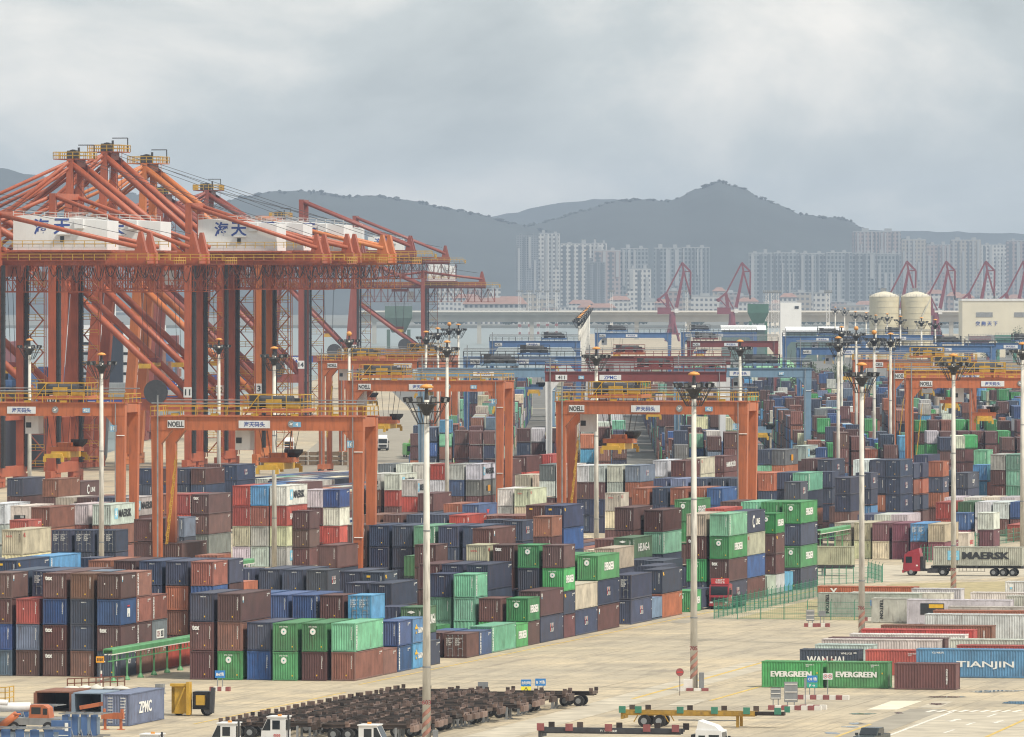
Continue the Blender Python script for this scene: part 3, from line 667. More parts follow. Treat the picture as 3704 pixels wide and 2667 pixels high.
leaf_tree(at(3705, 4100), 22, 7.5, 'round dark tree in front of the warehouse at the frame edge', 40); leaf_tree(at(3585, 4150), 12, 5.5, 'low bushy tree below the warehouse lettering', 41)

# ================================================================== CONTAINERS
PAL = {'M': (0.105, 0.043, 0.040), 'B': (0.235, 0.095, 0.066), 'R': (0.40, 0.060, 0.046), 'O': (0.33, 0.105, 0.052), 'N': (0.030, 0.043, 0.088), 'U': (0.030, 0.085, 0.235),
       'L': (0.075, 0.25, 0.45), 'K': (0.125, 0.165, 0.25), 'G': (0.050, 0.275, 0.085), 'D': (0.040, 0.120, 0.050), 'T': (0.165, 0.40, 0.285), 'W': (0.53, 0.54, 0.52),
       'C': (0.56, 0.51, 0.385), 'Y': (0.135, 0.150, 0.158), 'V': (0.185, 0.050, 0.075)}
CNAME = {'M': 'maroon', 'B': 'reddish-brown', 'R': 'bright red', 'O': 'orange-brown', 'N': 'navy', 'U': 'blue', 'L': 'light blue', 'K': 'grey-blue', 'G': 'green', 'D': 'dark green', 'T': 'teal', 'W': 'pale grey', 'C': 'cream', 'Y': 'dark grey', 'V': 'wine-red'}
LEN = {'4': 12.19, '2': 6.06}; CW = 2.438; CH = 2.6
def corrugate(b, p0, p1, out, z0, z1, pitch, depth):
    """trapezoid-corrugated panel between plan points p0 and p1"""
    p0, p1, out = Vector(p0), Vector(p1), Vector(out); L = (p1 - p0).length; n = max(2, round(L / pitch)); t = (p1 - p0) / n; pts = [p0]
    for i in range(n):
        for k, o in ((.12, 0), (.32, 1), (.68, 1), (.88, 0)): pts.append(p0 + t * (i + k) - out * depth * o)
    pts.append(p1); m = len(pts)
    b.add([(q.x, q.y, z0) for q in pts] + [(q.x, q.y, z1) for q in pts], [(i, i + 1, i + 1 + m, i + m) for i in range(m - 1)])
def container_meshes(L, reefer=False, door=False):
    h = L / 2; w = CW / 2; b = MB()
    pit = .28 if not reefer else .6; dp = .036 if not reefer else .006
    corrugate(b, (w - .02, -h + .1), (w - .02, h - .1), (1, 0), .15, CH - .09, pit, dp)
    corrugate(b, (-w + .02, h - .1), (-w + .02, -h + .1), (-1, 0), .15, CH - .09, pit, dp)
    if not door: corrugate(b, (-w + .1, -h + .03), (w - .1, -h + .03), (0, -1), .15, CH - .09, .25 if not reefer else 3, .045 if not reefer else .003)
    else: b.add([(-w, -h + .09, .1), (w, -h + .09, .1), (w, -h + .09, CH - .1), (-w, -h + .09, CH - .1)], [(0, 1, 2, 3)])
    b.add([(-w + .1, h - .05, .15), (w - .1, h - .05, .15), (w - .1, h - .05, CH - .1), (-w + .1, h - .05, CH - .1)], [(3, 2, 1, 0)])
    # roof with shallow transverse ribs
    n = 20 if L > 7 else 10; vs = []; fs = []
    for i in range(n * 2 + 1):
        y = -h + .06 + (L - .12) * i / (2 * n); z = CH - .035 - (.02 if i % 2 else 0); vs += [(-w + .05, y, z), (w - .05, y, z)]
    b.add(vs, [(2 * i, 2 * i + 1, 2 * i + 3, 2 * i + 2) for i in range(2 * n)])
    b.add([(-w + .05, -h + .05, .12), (w - .05, -h + .05, .12), (w - .05, h - .05, .12), (-w + .05, h - .05, .12)], [(3, 2, 1, 0)])
    body = b.mesh('container_walls'); body.materials.append(MATS['container_paint'])
    f = MB(); p = .13
    for sx in (-1, 1):
        for sy in (-1, 1):
            x, y = sx * (w - p / 2), sy * (h - p / 2)
            f.box(x - p / 2, x + p / 2, y - p / 2, y + p / 2, .12, CH - .12)
            for z in (.0, CH - .125): f.box(x - p / 2 - .012, x + p / 2 + .012, y - p / 2 - .015, y + p / 2 + .03, z, z + .12)
        f.box(sx * w - (.09 if sx > 0 else 0), sx * w + (.09 if sx < 0 else 0), -h + p, h - p, .03, .17); f.box(sx * w - (.07 if sx > 0 else 0), sx * w + (.07 if sx < 0 else 0), -h + p, h - p, CH - .1, CH - .015)
    for sy in (-1, 1):
        y = sy * h; f.box(-w + p, w - p, y - (.09 if sy > 0 else 0), y + (.09 if sy < 0 else 0), .03, .17); f.box(-w + p, w - p, y - (.09 if sy > 0 else 0), y + (.09 if sy < 0 else 0), CH - .12, CH - .015)
    fr = f.mesh('frame'); fr.materials.append(MATS['container_frame'])
    return body, fr
CM = {(l, r, d): container_meshes(LEN[l], r, d) for l in '42' for r in (False, True) for d in (False, True)}
def door_meshes(L):
    h = L / 2; out = []
    for sx in (-1, 1):
        b = MB(); x0, x1 = (-1.08, -.01) if sx < 0 else (.01, 1.08)
        for k in range(5): z = .2 + .455 * k; b.box(x0, x1, -h + .02, -h + .07, z, z + .20); b.box(x0, x1, -h + .045, -h + .07, z + .20, z + .455)
        b.box(x0, x0 + .1, -h + .015, -h + .07, .2, 2.47); b.box(x1 - .1, x1, -h + .015, -h + .07, .2, 2.47)
        me = b.mesh('door'); me.materials.append(MATS['container_paint'])
        c = MB()
        for k in (.28, .72): x = x0 + (x1 - x0) * k; c.tube((x, -h - .005, .1), (x, -h - .005, 2.5), .022, 6); [c.box(x - .06, x + .06, -h - .03, -h + .03, z, z + .08) for z in (.25, .9, 1.7, 2.35)]
        c.box(x0 + .3, x1 - .3, -h - .04, -h - .01, 1.0, 1.06)
        rod = c.mesh('lock_rod'); rod.materials.append(MATS['steel_grey']); out.append((me, rod))
    return out
DOOR = {l: door_meshes(LEN[l]) for l in '42'}
# ---- painted marks; (material, list of drawing calls) in container space
PRINT = {}
def prints(code, l):
    key = (code, l)
    if key in PRINT: return PRINT[key]
    h = LEN[l] / 2; X = CW / 2 + .008; Yf = -h - .012; R_, U_ = (0, 1, 0), (0, 0, 1); E_ = (1, 0, 0); g = {}
    def B(m): return g.setdefault(m, MB())
    def side(m, t, y, z, hh, bold=.03, wmax=None, st=1.0): B(m).text(t, (X, y, z), R_, U_, hh, bold, 'c', wmax, st)
    def sidev(m, t, y, z, hh, ln): B(m).text(t, (X, y, z), (0, 0, -1), (0, 1, 0), hh, .07, 'c', ln)
    def end(m, t, x, z, hh, bold=.02, wmax=None): B(m).text(t, (x, Yf, z), E_, U_, hh, bold, 'c', wmax)
    def endv(m, t, x, z, ln): B(m).text('\n'.join(t), (x, Yf, z), E_, U_, ln, .07, 'c', None, 1.7)
    def ebox(m, x0, x1, z0, z1): B(m).add([(x0, Yf, z0), (x1, Yf, z0), (x1, Yf, z1), (x0, Yf, z1)], [(0, 1, 2, 3)])
    def sbox(m, y0, y1, z0, z1, dx=0.0): B(m).add([(X + dx, y0, z0), (X + dx, y1, z0), (X + dx, y1, z1), (X + dx, y0, z1)], [(0, 1, 2, 3)])
    col, p = code[0], code[1:]
    if p == 'e':
        end('print_white', 'EITU 1743306', -.1, 2.25, .11, .02, 1.4); k = []
        for i in range(20): t = 2 * math.pi * i / 20; k.append((-.1 + .29 * math.cos(t), Yf, 1.82 + .29 * math.sin(t)))
        B('print_white').add(k, [tuple(range(20))]); k = []
        for i in range(8): t = 2 * math.pi * i / 8; k.append((-.1 + .08 * math.cos(t), Yf - .004, 1.82 + .08 * math.sin(t)))
        B('sign_green').add(k, [tuple(range(8))])
        side('print_white', 'EVERGREEN', .2, 1.35, .85, .10, 5.2 if l == '4' else 4.0, 1.3); ebox('print_yellow', .72, .84, .4, .52)
    elif p == 'd':
        for x in (.35, -.6): end('print_white', 'CAXU 7\n22G1\n30.480\n2.200', x, 1.75, .8)
    elif p == 'r':
        if col == 'W': ebox('print_black', -.75, .75, .9, 1.45); ebox('plate_white', .1, .55, 1.1, 1.4); ebox('print_black', -.8, .8, .55, .62)
        ebox('print_yellow', .1, .35, .3, .5); side('print_red', 'GESEACO' if col == 'C' else '', .4, 1.3, .55, .03)
    else:
        rnd = random.Random(hash(code + l) % 9973 if False else sum(map(ord, code + l)))
        if col in 'MBORVTKDYU' or p in ('t',): endv('print_white', 'TGHU4527810', .83, 1.65, 1.15)
        elif col == 'N': (end('print_white', 'DFSU 213', .15, 2.28, .10, .03, 1.1) if p in ('x', '', 'p') else endv('print_white', 'CXDU218936', .83, 1.65, 1.1))
        else: endv('print_black' if col in 'WC' else 'print_white', 'MSKU80541', .84, 1.7, .9)
        if col in 'MBORVNU' and p in ('', 't', 'v', 'l', 'k', 's'): side('print_white', 'TGHU 4527810\n22G1', h - 1.15, 2.14, .30, .03, 1.5)
        if col in 'MBORN' and rnd.random() < .5: ebox('print_white', -.5, -.38, 1.5, 1.62)
        if col in 'MNBG': ebox('print_yellow', .3 - .06, .3 + .06, .42, .55)
        if col in 'TN': sbox('print_white', h - .55, h - .25, 2.2, 2.3); sbox('print_white', h - .4, h - .3, 1.2, 1.35)
    if p == 't': end('print_white', 'tex', -.60, 2.08, .42, .08, .72)
    elif p == 'm':
        c = 0 if l == '4' else -.3; k = 1.0 if l == '4' else .55
        sbox('print_sky', c - 4.1 * k, c - 2.5 * k, .75, 2.05); st = []
        for i in range(14): t = math.pi * i / 7 + math.pi / 2; r = .62 if i % 2 == 0 else .24; st.append((X + .006, c - 3.3 * k + r * k * math.cos(t), 1.4 + r * math.sin(t)))
        B('print_white').add(st + [(X + .006, c - 3.3 * k, 1.4)], [(14, i, (i + 1) % 14) for i in range(14)]); side('print_black', 'MAERSK', c + 1.15 * k, 1.4, .98, .09, 6.4 * k, 1.7)
    elif p == 'h': side('print_white', 'HAMBURG SÜD', 0, 1.3, .95, .07, 8.2 if l == '4' else 4.2, 1.2); B('print_white').beam((X, 1.0, .6), (X, .6, 2.0), .004, .12)
    elif p == 'v': sidev('print_white', 'CHINA SHIPPING', -h + .6, 1.3, .5, 2.2)
    elif p == 'x':
        for i, (y, z, w_) in enumerate(((-.75, 1.62, .5), (-.1, 1.62, .2), (.4, 1.62, .55), (-.6, 1.12, .6), (.15, 1.12, .5), (.7, 1.12, .22))):
            sbox('print_white', y - w_ * .5, y + w_ * .5, z - .19, z - .09); sbox('print_white', y - w_ * .5, y - w_ * .5 + .12, z - .2, z + .2); sbox('print_white', y + w_ * .3, y + w_ * .5, z - .2, z + .2)
        sbox('print_red', -.95, -.75, 1.0, 1.75, .004); sbox('print_red', .3, .45, 1.3, 1.75, .004)
    elif p == 'l': sbox('print_white', -h + .5, -h + .95, 1.95, 2.3); sbox('print_sky', -h + .6, -h + .85, 1.75, 1.95); end('print_white', '', 0, 0, .1)
    elif p == 'o': end('print_red', 'OOCL', -.35, 1.9, .2, .03, .8); side('print_red', 'OL', -h + .9, 2.05, .42, .05); end('print_black', 'OOLU 85', -.1, 2.25, .08)
    elif p == 'k': sbox('print_yellow', -h + .35, -h + .95, 2.1, 2.3); sbox('print_yellow', -h + .5, -h + 1.15, 1.95, 2.1); ebox('print_yellow', -.75, -.35, 2.05, 2.25)
    elif p == 'g':
        side('print_white', 'HEUNG-A', .8, 1.35, .95, .04, 7.0 if l == '4' else 3.6, 1.3); B('print_white').add([(-.55, Yf, 2.1), (-.1, Yf, 1.95), (.35, Yf, 2.1), (-.1, Yf, 2.25)], [(0, 1, 2, 3)]); sidev('print_white', 'HA', -h + .5, 2.0, .3, .5)
    elif p == 'i': side('print_white', 'C', -1.9, 1.3, 1.5, .05, 1.6); side('print_white', 'LINE', 1.0, 1.25, .72, .05, 3.6, 1.4)
    elif p == 'p': side('print_white', 'DLSP', 0, 1.15, .6, .06, 2.6, 1.2); B('print_white').beam((X, .2, 1.9), (X, .8, 2.25), .004, .12); B('print_white').beam((X, .1, .4), (X, .7, .75), .004, .12)
    elif p == 's': side('print_white', 'CATG' if col == 'K' else ('bgk' if col == 'U' else 'ANCO'), .1, 1.3, .55, .05, 2.6, 1.2)
    elif p == 'b': side('print_white', 'BARMA', .9, 1.3, .6, .05, 2.8, 1.2); side('print_yellow', '*', -1.4, 1.35, 1.2, .06)
    elif p == 'f': sbox('print_white', -.5, .6, .75, 1.65); sbox('spreader_blue', -.05, .2, .75, 1.1, .004); sbox('print_red', -.4, .6, 1.8, 1.95)
    elif p == 'q': sbox('print_white', -1.4, 1.7, .7, 1.6); side('kerb_red', 'CH', -.6, 1.15, .6, .04, 1.2); B('print_black').text('BSI', (X + .005, .9, 1.15), R_, U_, .62, .05, 'c', 1.1)
    elif p == 'c': (side if col == 'N' else end)('print_white', 'ONOY' if col == 'N' else 'CRONOS', 0 if col == 'N' else -.1, 1.5 if col == 'N' else 2.1, .5 if col == 'N' else .2, .03, 2.2 if col == 'N' else 1.4)
    elif p == 'j': sbox('print_black', -1.6, -.6, .8, 1.6); sbox('sign_orange', -.5, 1.4, .7, 1.7); side('print_white', 'OCIA', .4, .45, .25)
    elif p == 'y': B('print_red').add([(X, -.9, 1.75), (X, .1, 1.0), (X, 1.1, 1.75)], [(0, 1, 2)])
    elif p == 'T': sidev('print_black', 'TRITON', -h + 1.2, 1.45, .42, 2.0)
    elif p == 'E': side('print_white', 'EVERGREEN', -.1, 1.35, .56, .10, 4.0, 1.3); side('print_white', 'EITU 0475 3\n22G1', h - 1.3, 2.2, .26); sbox('print_yellow', h - .62, h - .5, 1.4, 1.55)
    elif p == 'J': side('print_white', 'TIANJIN', .9, 1.15, .72, .02, 8.5, 2.2); side('print_white', 'ICLU 408.275', -h + 2.2, 2.25, .16)
    elif p == 'H': side('print_white', 'WAN HAI', -.4, 1.5, .8, .03, 3.8, 1.4); side('print_white', 'WHLU 25', h - 1.3, 2.2, .2); side('print_red', 'A   A', -.1, 1.55, .35)
    elif p == 'Y': side('print_white', 'Y', -h + 2, 1.9, .9, .05)
    elif p == 'B': sbox('print_black', -h + 1.6, -h + 4.4, 1.0, 2.2); sbox('print_yellow', -h + 2.6, -h + 4.3, 1.7, 2.1, .004)
    elif p == 'N': sidev('print_white', 'CXDU 21874 6', h - .9, 1.3, .18, 1.7)
    out = []
    for m, mb in g.items():
        if mb.f:
            me = mb.mesh('lettering'); me.materials.append(MATS[m]); out.append((m, me))
    PRINT[key] = out; return out
crnd = random.Random(77)
def shade(c):
    k = crnd.uniform(.72, 1.32); j = [crnd.uniform(.90, 1.10) for _ in range(3)]
    return tuple(min(.8, a * k * b) for a, b in zip(PAL[c], j)) + (1.0,)
def put_container(code, loc, rz, hh, label, group):
    col, l, p = code[0], code[1], code[2:]
    door = p == 'd' or (p == 'x' and False); reefer = p in ('r', 'T', 'B') 
    body, fr = CM[(l, reefer, door)]
    o = link('shipping_container', body, None, loc, rz); o.scale = (1, 1, (hh - .02) / CH); o.color = shade(col); tag(o, label, 'container', group)
    f = link('frame', fr, o); f.color = o.color
    if door:
        for me, rod in DOOR[l]:
            d = link('door', me, o); d.color = o.color; link('lock_rod', rod, d)
    for m, me in prints(col + p, l): link('lettering' if 'print' in m else 'marking', me, o)
    return o
WORDS = {'t': 'tex-lettered', 'e': 'white-roundel', 'm': 'star-logo lettered', 'h': 'white-lettered', 'v': '', 'x': 'red-white-marked', 'd': 'door-end', 'g': 'white-lettered', 'o': 'red-lettered', 'k': 'yellow-marked'}
STACKS = '''1 784.8 -192.29 2.88 G4e*,G4e*
1 785.2 -189.41 2.88 M4*,G4e*
1 785.2 -198.05 2.88 G4e*,B4*,M4l*
1 785.3 -200.93 2.88 M4*,M4t*,N4*
1 785.8 -186.53 2.88 B4*,T4v*
1 785.8 -195.17 2.88 U4*,N4*
1 788.2 -211.28 2.60 N2c*,M2t*,U2f*,M2l*
1 788.6 -214.16 2.60 B2*,N2*,N2*,B2*
1 788.6 -217.04 2.60 M2t*,M2t*,U2*,M2t*
1 788.9 -219.92 2.60 M2*,K2*,R2*
1 788.9 -222.80 2.60 K2*,U2*,M2*,M2l*
1 794.4 -211.28 2.60 B2*,M2v*,B2v*,B2v*
1 795.0 -219.92 2.60 M4,M4,N4,N4d*
1 795.1 -222.80 2.60 M4,M4,N4,N4
1 794.8 -217.04 2.60 M4,M4,N4,M4
1 794.8 -214.16 2.60 M2,M2,N2,K2
1 798.1 -186.53 2.60 B2*
1 800.6 -211.28 2.60 B2*,Y2q*,B2v*
1 804.6 -186.53 2.60 U2v*,U2v*
1 804.6 -195.17 2.60 N4,U4,U4v*
1 804.7 -192.29 2.60 N2,M2,M2*
1 804.8 -198.05 2.60 M4,U4,U4*
1 805.0 -189.41 2.60 U2,U2,L2d*
1 805.3 -200.93 2.60 N4,U4,U4
1 806.9 -211.28 2.60 R4*
1 808.4 -227.70 2.75 M4,M4,N4,N4k*
1 811.3 -186.53 2.60 L2b*,L2b*
1 817.9 -186.53 2.60 N2*
1 820.7 -227.62 2.75 M4,M4,L4,L4v*
1 825.7 -211.28 2.60 N2,M2,U2,B2l*
1 826.3 -214.16 2.60 M4,B4*,O4*,N4*
1 826.3 -217.04 2.60 M4,M4,N4,N4*
1 826.8 -219.92 2.60 N4,N4,M4,M4*
1 827.2 -222.80 2.60 N4,M4,M4,B4*
1 833.0 -225.68 2.60 M2,M2,N2,N2d
1 828.8 -189.41 2.84 N2,D2g*
1 830.2 -192.29 2.80 N2,N2
1 832.5 -211.28 2.60 M2,N2,M2,N2*
1 838.6 -214.16 2.65 M2,N2,M2,O2
1 836.6 -186.53 2.60 M2d*
1 837.9 -189.41 2.60 M2d
1 838.8 -211.28 2.59 M2,M2,O2
1 838.9 -195.17 2.59 N4,M4,N4*
1 839.9 -198.05 2.59 N2,M2,N2*
1 842.9 -186.53 2.60 U2v*
1 844.1 -189.41 2.60 U2
1 847.9 -198.05 2.88 N2,N2,N2k*
1 848.1 -192.29 2.90 G2e
1 849.0 -186.53 2.88 T4v*
1 849.5 -200.93 2.88 N4,N4,N4*
1 861.4 -186.53 2.60 G2e*
1 866.6 -189.41 2.60 G2,M2*
1 866.9 -192.29 2.60 T2,T2*,T2v*
1 867.5 -186.53 2.60 M2*,G2e*
1 867.6 -195.17 2.60 T2,T2*,N2*
1 873.4 -192.29 2.88 N4,N4,N4*
1 873.8 -195.17 2.88 M4,N4,N4*
1 874.0 -186.53 2.88 N4x*,M4l*
1 874.9 -198.05 2.88 N4,M4,M4*
1 876.8 -211.28 2.60 M2,N2,N2x*
1 876.8 -219.92 2.60 M2,N2,N2
1 877.3 -214.16 2.60 N4,N4,N4*
1 878.0 -217.04 2.60 M4,N4,N4*
1 885.4 -200.93 2.60 N2,M2,M2,M2*
1 886.1 -195.17 2.60 M2,N2,N2,C2o*
1 886.5 -186.53 2.60 M2*,N2k*,G2e*,M2*
1 886.7 -189.41 2.60 M2,N2,N2*,G2e*
1 886.9 -192.29 2.60 M2,N2,M2,M2t*
1 891.0 -250.37 2.90 N4,M4,C4,C4o*
1 892.8 -186.53 2.88 N4x*,C4*
1 905.3 -186.53 2.88 M4l*,N4x*,G4e*
1 905.5 -189.41 2.88 N4,N4,G4e
1 915.3 -200.93 2.84 M4,N4,M4,M4l*
1 924.5 -186.53 2.88 N4x*,N4d*
1 925.0 -211.28 2.59 M2,N2,D2
1 936.8 -186.53 2.60 K2s
1 941.5 -225.68 2.81 M4,N4,M4*
1 943.0 -186.53 2.88 O4*,N4k*
1 954.0 -189.41 2.88 N4,N4x
1 955.1 -217.04 2.60 M4,N4,N4,T4v*
1 955.3 -251.96 2.75 N4,M4,M4*,M4l*
1 955.4 -248.42 2.70 N4,M4,M4*
1 955.8 -214.16 2.60 N4,N4,N4,N4*
1 956.1 -219.92 2.60 N4,N4,N4*,N4*
1 956.2 -222.80 2.60 N4,N4,N4*,N4*
1 956.4 -211.28 2.60 N4,N4,N4,N4*
1 956.8 -195.17 2.60 N4,N4,C4*
1 956.9 -225.68 2.60 N4,M4,M4,M4*
1 961.2 -186.53 2.60 G2e*
1 967.5 -186.53 2.60 N2
1 969.0 -271.50 2.60 M2,M2,R2,R2*
1 972.8 -192.29 2.88 N4,N4
1 975.2 -195.17 2.88 N4,N4
1 979.5 -211.28 2.60 M2,M2,N2,N2x*
1 981.3 -214.16 2.60 M2,M2,N2,N2d
1 982.6 -198.05 2.76 N4,M4,D4g*
1 985.0 -200.93 2.65 N4,M4,M4t
1 985.2 -189.41 2.80 N4,G4e*,M4t*,C4*
1 985.4 -186.53 2.80 N4x*,M4t*,G4e*,T4v*
1 997.3 -200.93 2.90 M4,N4,M4,M4s*
1 991.1 -272.25 2.83 N2,N2d,N2d*
1 991.7 -269.39 2.83 N2,N2d,N2d*
1 992.3 -266.62 2.83 M2,N2d,N2d*
1 997.5 -189.41 2.88 N4,M4,M4,R4
1 996.9 -211.28 2.61 M2,N2,M2c,B2*
1 997.7 -186.53 2.80 M4*,U4*,C4o*,N4i*
1 1001.6 -198.05 2.80 M4,N4,T4v*,M4*
1 1004.1 -211.28 2.90 M4,N4,U4*,N4k*
1 1004.5 -278.67 2.75 M4,M4,B4,B4*
1 1005.9 -214.16 2.90 M4,N4,M4,M4k*
1 1010.3 -283.05 2.75 M4,B4,W4,W4r*
1 1011.3 -186.53 2.60 W2
1 1017.5 -186.53 2.60 W2h,M2*,M2k*,G2e*
1 1019.0 -274.49 2.75 M4,B4,B4,W4m*
1 1020.0 -288.99 2.75 W4,W4,W4,W4*
1 1021.0 -278.01 2.75 M4,B4,B4,W4*
1 1023.6 -186.53 2.60 L2s
1 1035.3 -186.53 2.85 N4*,G4e*,N4*,G4e*
1 1035.8 -189.41 2.83 N4,N4,M4,G4d
1 1036.2 -200.93 2.90 N4,M4,G4e,G4e*
1 1037.0 -192.29 2.83 N4,G4,M4,T4
1 1037.8 -195.17 2.83 N4,N4,M4,M4t
1 1056.4 -247.55 2.92 M4,N4,B4
1 1057.2 -244.67 2.92 M4,N4,M4t
1 1058.5 -241.79 2.92 M4,N4,N4
1 1058.8 -236.03 2.92 N4,R4,R4l*
1 1059.5 -238.91 2.92 M4,N4,N4
1 1062.8 -275.99 2.70 M2,N2,K2*
1 1071.4 -280.24 2.75 M4,M4,B4,B4*
1 1072.0 -277.63 2.75 M4,M4,R4,R4v*
1 1072.5 -275.05 2.75 M4,Y4*,M4t*,M4t*
1 1073.0 -235.42 2.75 N4,M4,B4
1 1073.6 -232.65 2.75 N4,M4,B4
1 1074.1 -230.18 2.75 N4,M4,B4
1 1074.2 -294.71 2.60 N4,M4,M4,C4
1 1074.8 -291.86 2.60 N4,N4,M4,M4t
1 1075.4 -289.09 2.60 M4,M4,N4,N4
1 1075.9 -286.54 2.60 M4,N4,M4,W4m*
1 1104.4 -277.39 2.85 W4*,C4*,R4v*,R4v*
1 1104.9 -274.89 2.85 W4*,W4*,B4*,L4*
1 1105.5 -272.28 2.85 W4m*,C4*,R4h*,W4m*
1 1108.8 -269.81 2.60 M2*,M2*,M2*
1 1124.5 -271.79 2.60 M2,R2,M2,W2*
1 1125.0 -269.32 2.60 M2,R2*,W2*,U2*
1 1139.5 -278.29 2.75 M4,M4,M4,M4
1 1146.7 -253.86 2.60 M4,U4,U4y*
1 1149.1 -257.18 2.60 M4,N4,O4
1 1151.7 -186.53 2.62 V4*,C4*
1 1153.6 -189.41 2.62 V4*,L4d*
1 1154.7 -192.29 2.62 V4*,V4*
1 1154.8 -195.17 2.62 C4*,V4*
1 1155.9 -198.05 2.62 C4*,C4*
1 1156.2 -200.93 2.62 C4*,C4*
1 1158.4 -320.02 2.72 N4,M4,M4,B4*
1 1159.8 -208.99 2.75 M2,M2,N2,N2x*
1 1162.3 -326.54 2.72 N4,M4,M4,N4*
1 1187.6 -188.91 2.90 C2r*
1 1189.8 -270.36 2.75 M4,N4,M4*
1 1192.7 -273.50 2.55 N2,M2,R2,W2m*
1 1193.1 -242.33 2.80 M2,C2,C2o*
1 1198.6 -204.92 2.60 C4,N4
1 1199.1 -202.45 2.60 C4,W4
1 1199.6 -199.98 2.60 C4,W4
1 1208.8 -224.57 2.78 M4,N4,N4,O4*
1 1209.3 -222.00 2.78 M4,N4,N4,O4*
1 1210.4 -216.89 2.78 M4,O4,N4x,T4v*
1 1210.5 -192.56 2.60 V2,U2s*
1 1211.7 -219.53 2.78 M4,O4,N4,N4
1 1212.2 -210.75 2.60 M4,M4,N4*,N4*
1 1212.8 -189.01 2.60 V2*,W2*
1 1214.9 -260.94 2.80 W4,C4o,C4o*
1 1216.0 -263.83 2.80 W4,W4,W4*
1 1229.5 -284.79 2.55 N4,M4,R4h*,W4m*
1 1230.7 -288.03 2.55 N4,M4,B4*,W4r*
1 1236.0 -215.79 2.70 N4,M4l
1 1239.5 -247.55 2.66 M4,N4,O4*
1 1241.0 -241.79 2.66 M4,N4,O4*
1 1241.2 -244.67 2.66 M4,N4,N4*
1 1241.3 -236.03 2.66 N4,U4,U4*
1 1241.3 -188.88 2.60 R4*
1 1243.3 -238.91 2.66 M4,N4,O4
1 1245.5 -213.32 2.60 N2,L2,N2x,N2x*
1 1250.0 -220.25 2.60 M2,N2,N2,N2x
1 1250.1 -329.79 2.60 M4,M4,N4,N4*
1 1250.7 -327.05 2.60 M4,N4,N4,M4*
1 1251.3 -324.26 2.60 M4,M4,N4,N4*
1 1251.9 -321.59 2.60 M4,M4,N4,M4*
1 1254.8 -342.86 2.72 N4,M4,M4i*
1 1263.5 -203.67 2.70 R4,R4*
1 1264.2 -200.27 2.70 W4,D4
1 1264.8 -197.59 2.70 W4,W4
1 1265.4 -194.88 2.70 M4,W4*
1 1266.0 -192.20 2.70 M4,U4
1 1268.5 -262.95 2.70 N4,N4,M4*,W4*
1 1269.1 -260.46 2.70 N4*,N4*,M4*,W4*
1 1269.7 -257.70 2.70 N4,M4,W4,W4*
1 1270.3 -254.86 2.70 N4,M4,O4,K4x*
1 1270.6 -247.55 2.90 M4,O4,K4
1 1271.1 -250.43 2.90 M4,O4,N4
1 1272.6 -244.67 2.90 M4,O4,N4
1 1274.4 -241.79 2.90 M4,N4,N4
1 1274.6 -238.91 2.90 M4,O4,N4
1 1275.3 -269.94 2.70 N4,M4,W4,Y4*
1 1275.9 -267.34 2.70 N4,M4,W4*,W4*
1 1278.5 -323.20 2.60 M4,M4,N4,N4x*
1 1281.8 -327.16 2.60 M4,M4,N4,M4
1 1286.3 -299.11 2.62 N4,M4,M4,Y4
1 1286.9 -296.25 2.62 N4,M4,R4,W4
1 1287.5 -293.62 2.62 N4,M4,M4,W4*
1 1288.1 -290.81 2.62 N4,M4,W4,R4v*
1 1288.7 -287.87 2.62 N4,M4,U4*,W4*
1 1289.3 -285.15 2.62 N4,M4,Y4j*,W4m*
1 1292.8 -277.73 2.88 C4,C4o,C4o
1 1293.5 -274.96 2.88 C4,C4o,C4o
1 1294.9 -222.28 2.83 N4,M4,N4,W4
1 1295.5 -219.66 2.83 M4,O4,N4,N4*
1 1296.0 -217.17 2.83 N4,N4x*,N4x*,N4x*
1 1297.3 -252.75 2.75 M4,N4,M4,M4*
1 1299.9 -208.18 2.60 W4,W4
1 1300.5 -205.12 2.60 C4,W4
1 1300.8 -256.43 2.75 N4,M4,C4,W4*
1 1301.2 -202.28 2.60 W4,C4
1 1301.8 -199.44 2.60 W4,W4
1 1308.3 -217.02 2.60 M2,N2p,O2,N2x
1 1310.8 -285.60 2.70 M4,N4,M4t,M4*
1 1314.5 -216.60 2.60 M2,N2p,O2,N2
1 1319.0 -254.38 2.75 M4,M4,C4,C4o*
1 1320.1 -232.61 2.70 M4,M4,N4,N4x*
1 1323.8 -236.00 2.70 M4,N4,N4,M4
1 1329.7 -218.18 2.85 M4,N4p,O4,N4x
1 1329.8 -215.71 2.60 M2,O2,N2x*,O2*
1 1335.0 -253.52 2.75 N4,N4,M4,M4h*
1 1337.5 -287.85 2.70 N4,M4,R4,M4*
1 1349.8 -285.99 2.70 N4,M4,R4,R4h
1 1345.5 -217.82 2.80 M4,O4,N4p
1 1347.3 -254.30 2.70 M4,N4,N4
1 1347.2 -214.31 2.70 M4,N4p,N4p*
1 1368.1 -211.31 2.70 M4,M4,M4,W4*
1 1368.7 -208.74 2.70 M4,T4,T4*,T4*
1 1380.2 -213.78 2.90 M2,B2k,L2s
1 1381.8 -216.50 2.90 M2,L2,L2
1 1389.4 -255.59 2.75 M4,N4,T4,N4
1 1389.9 -253.12 2.75 M4,N4,O4,Y4j*
1 1405.0 -220.03 2.70 M2,M2,M2,T2*
1 1424.9 -255.77 2.75 M4,N4,M4,W4m*
1 1455.4 -270.23 2.70 M2,N2,U2s
1 821.1 -236.03 2.60 N4,Y4,U4,Y4
2 1557.9 68.11 2.60 M4,M4,M4t,N4
2 1575.4 71.29 2.60 M4,M4,M4,C4
2 1581.4 74.03 2.60 N4,M4,M4,G4e
2 1558.0 80.03 2.60 N4,M4,M4,M4
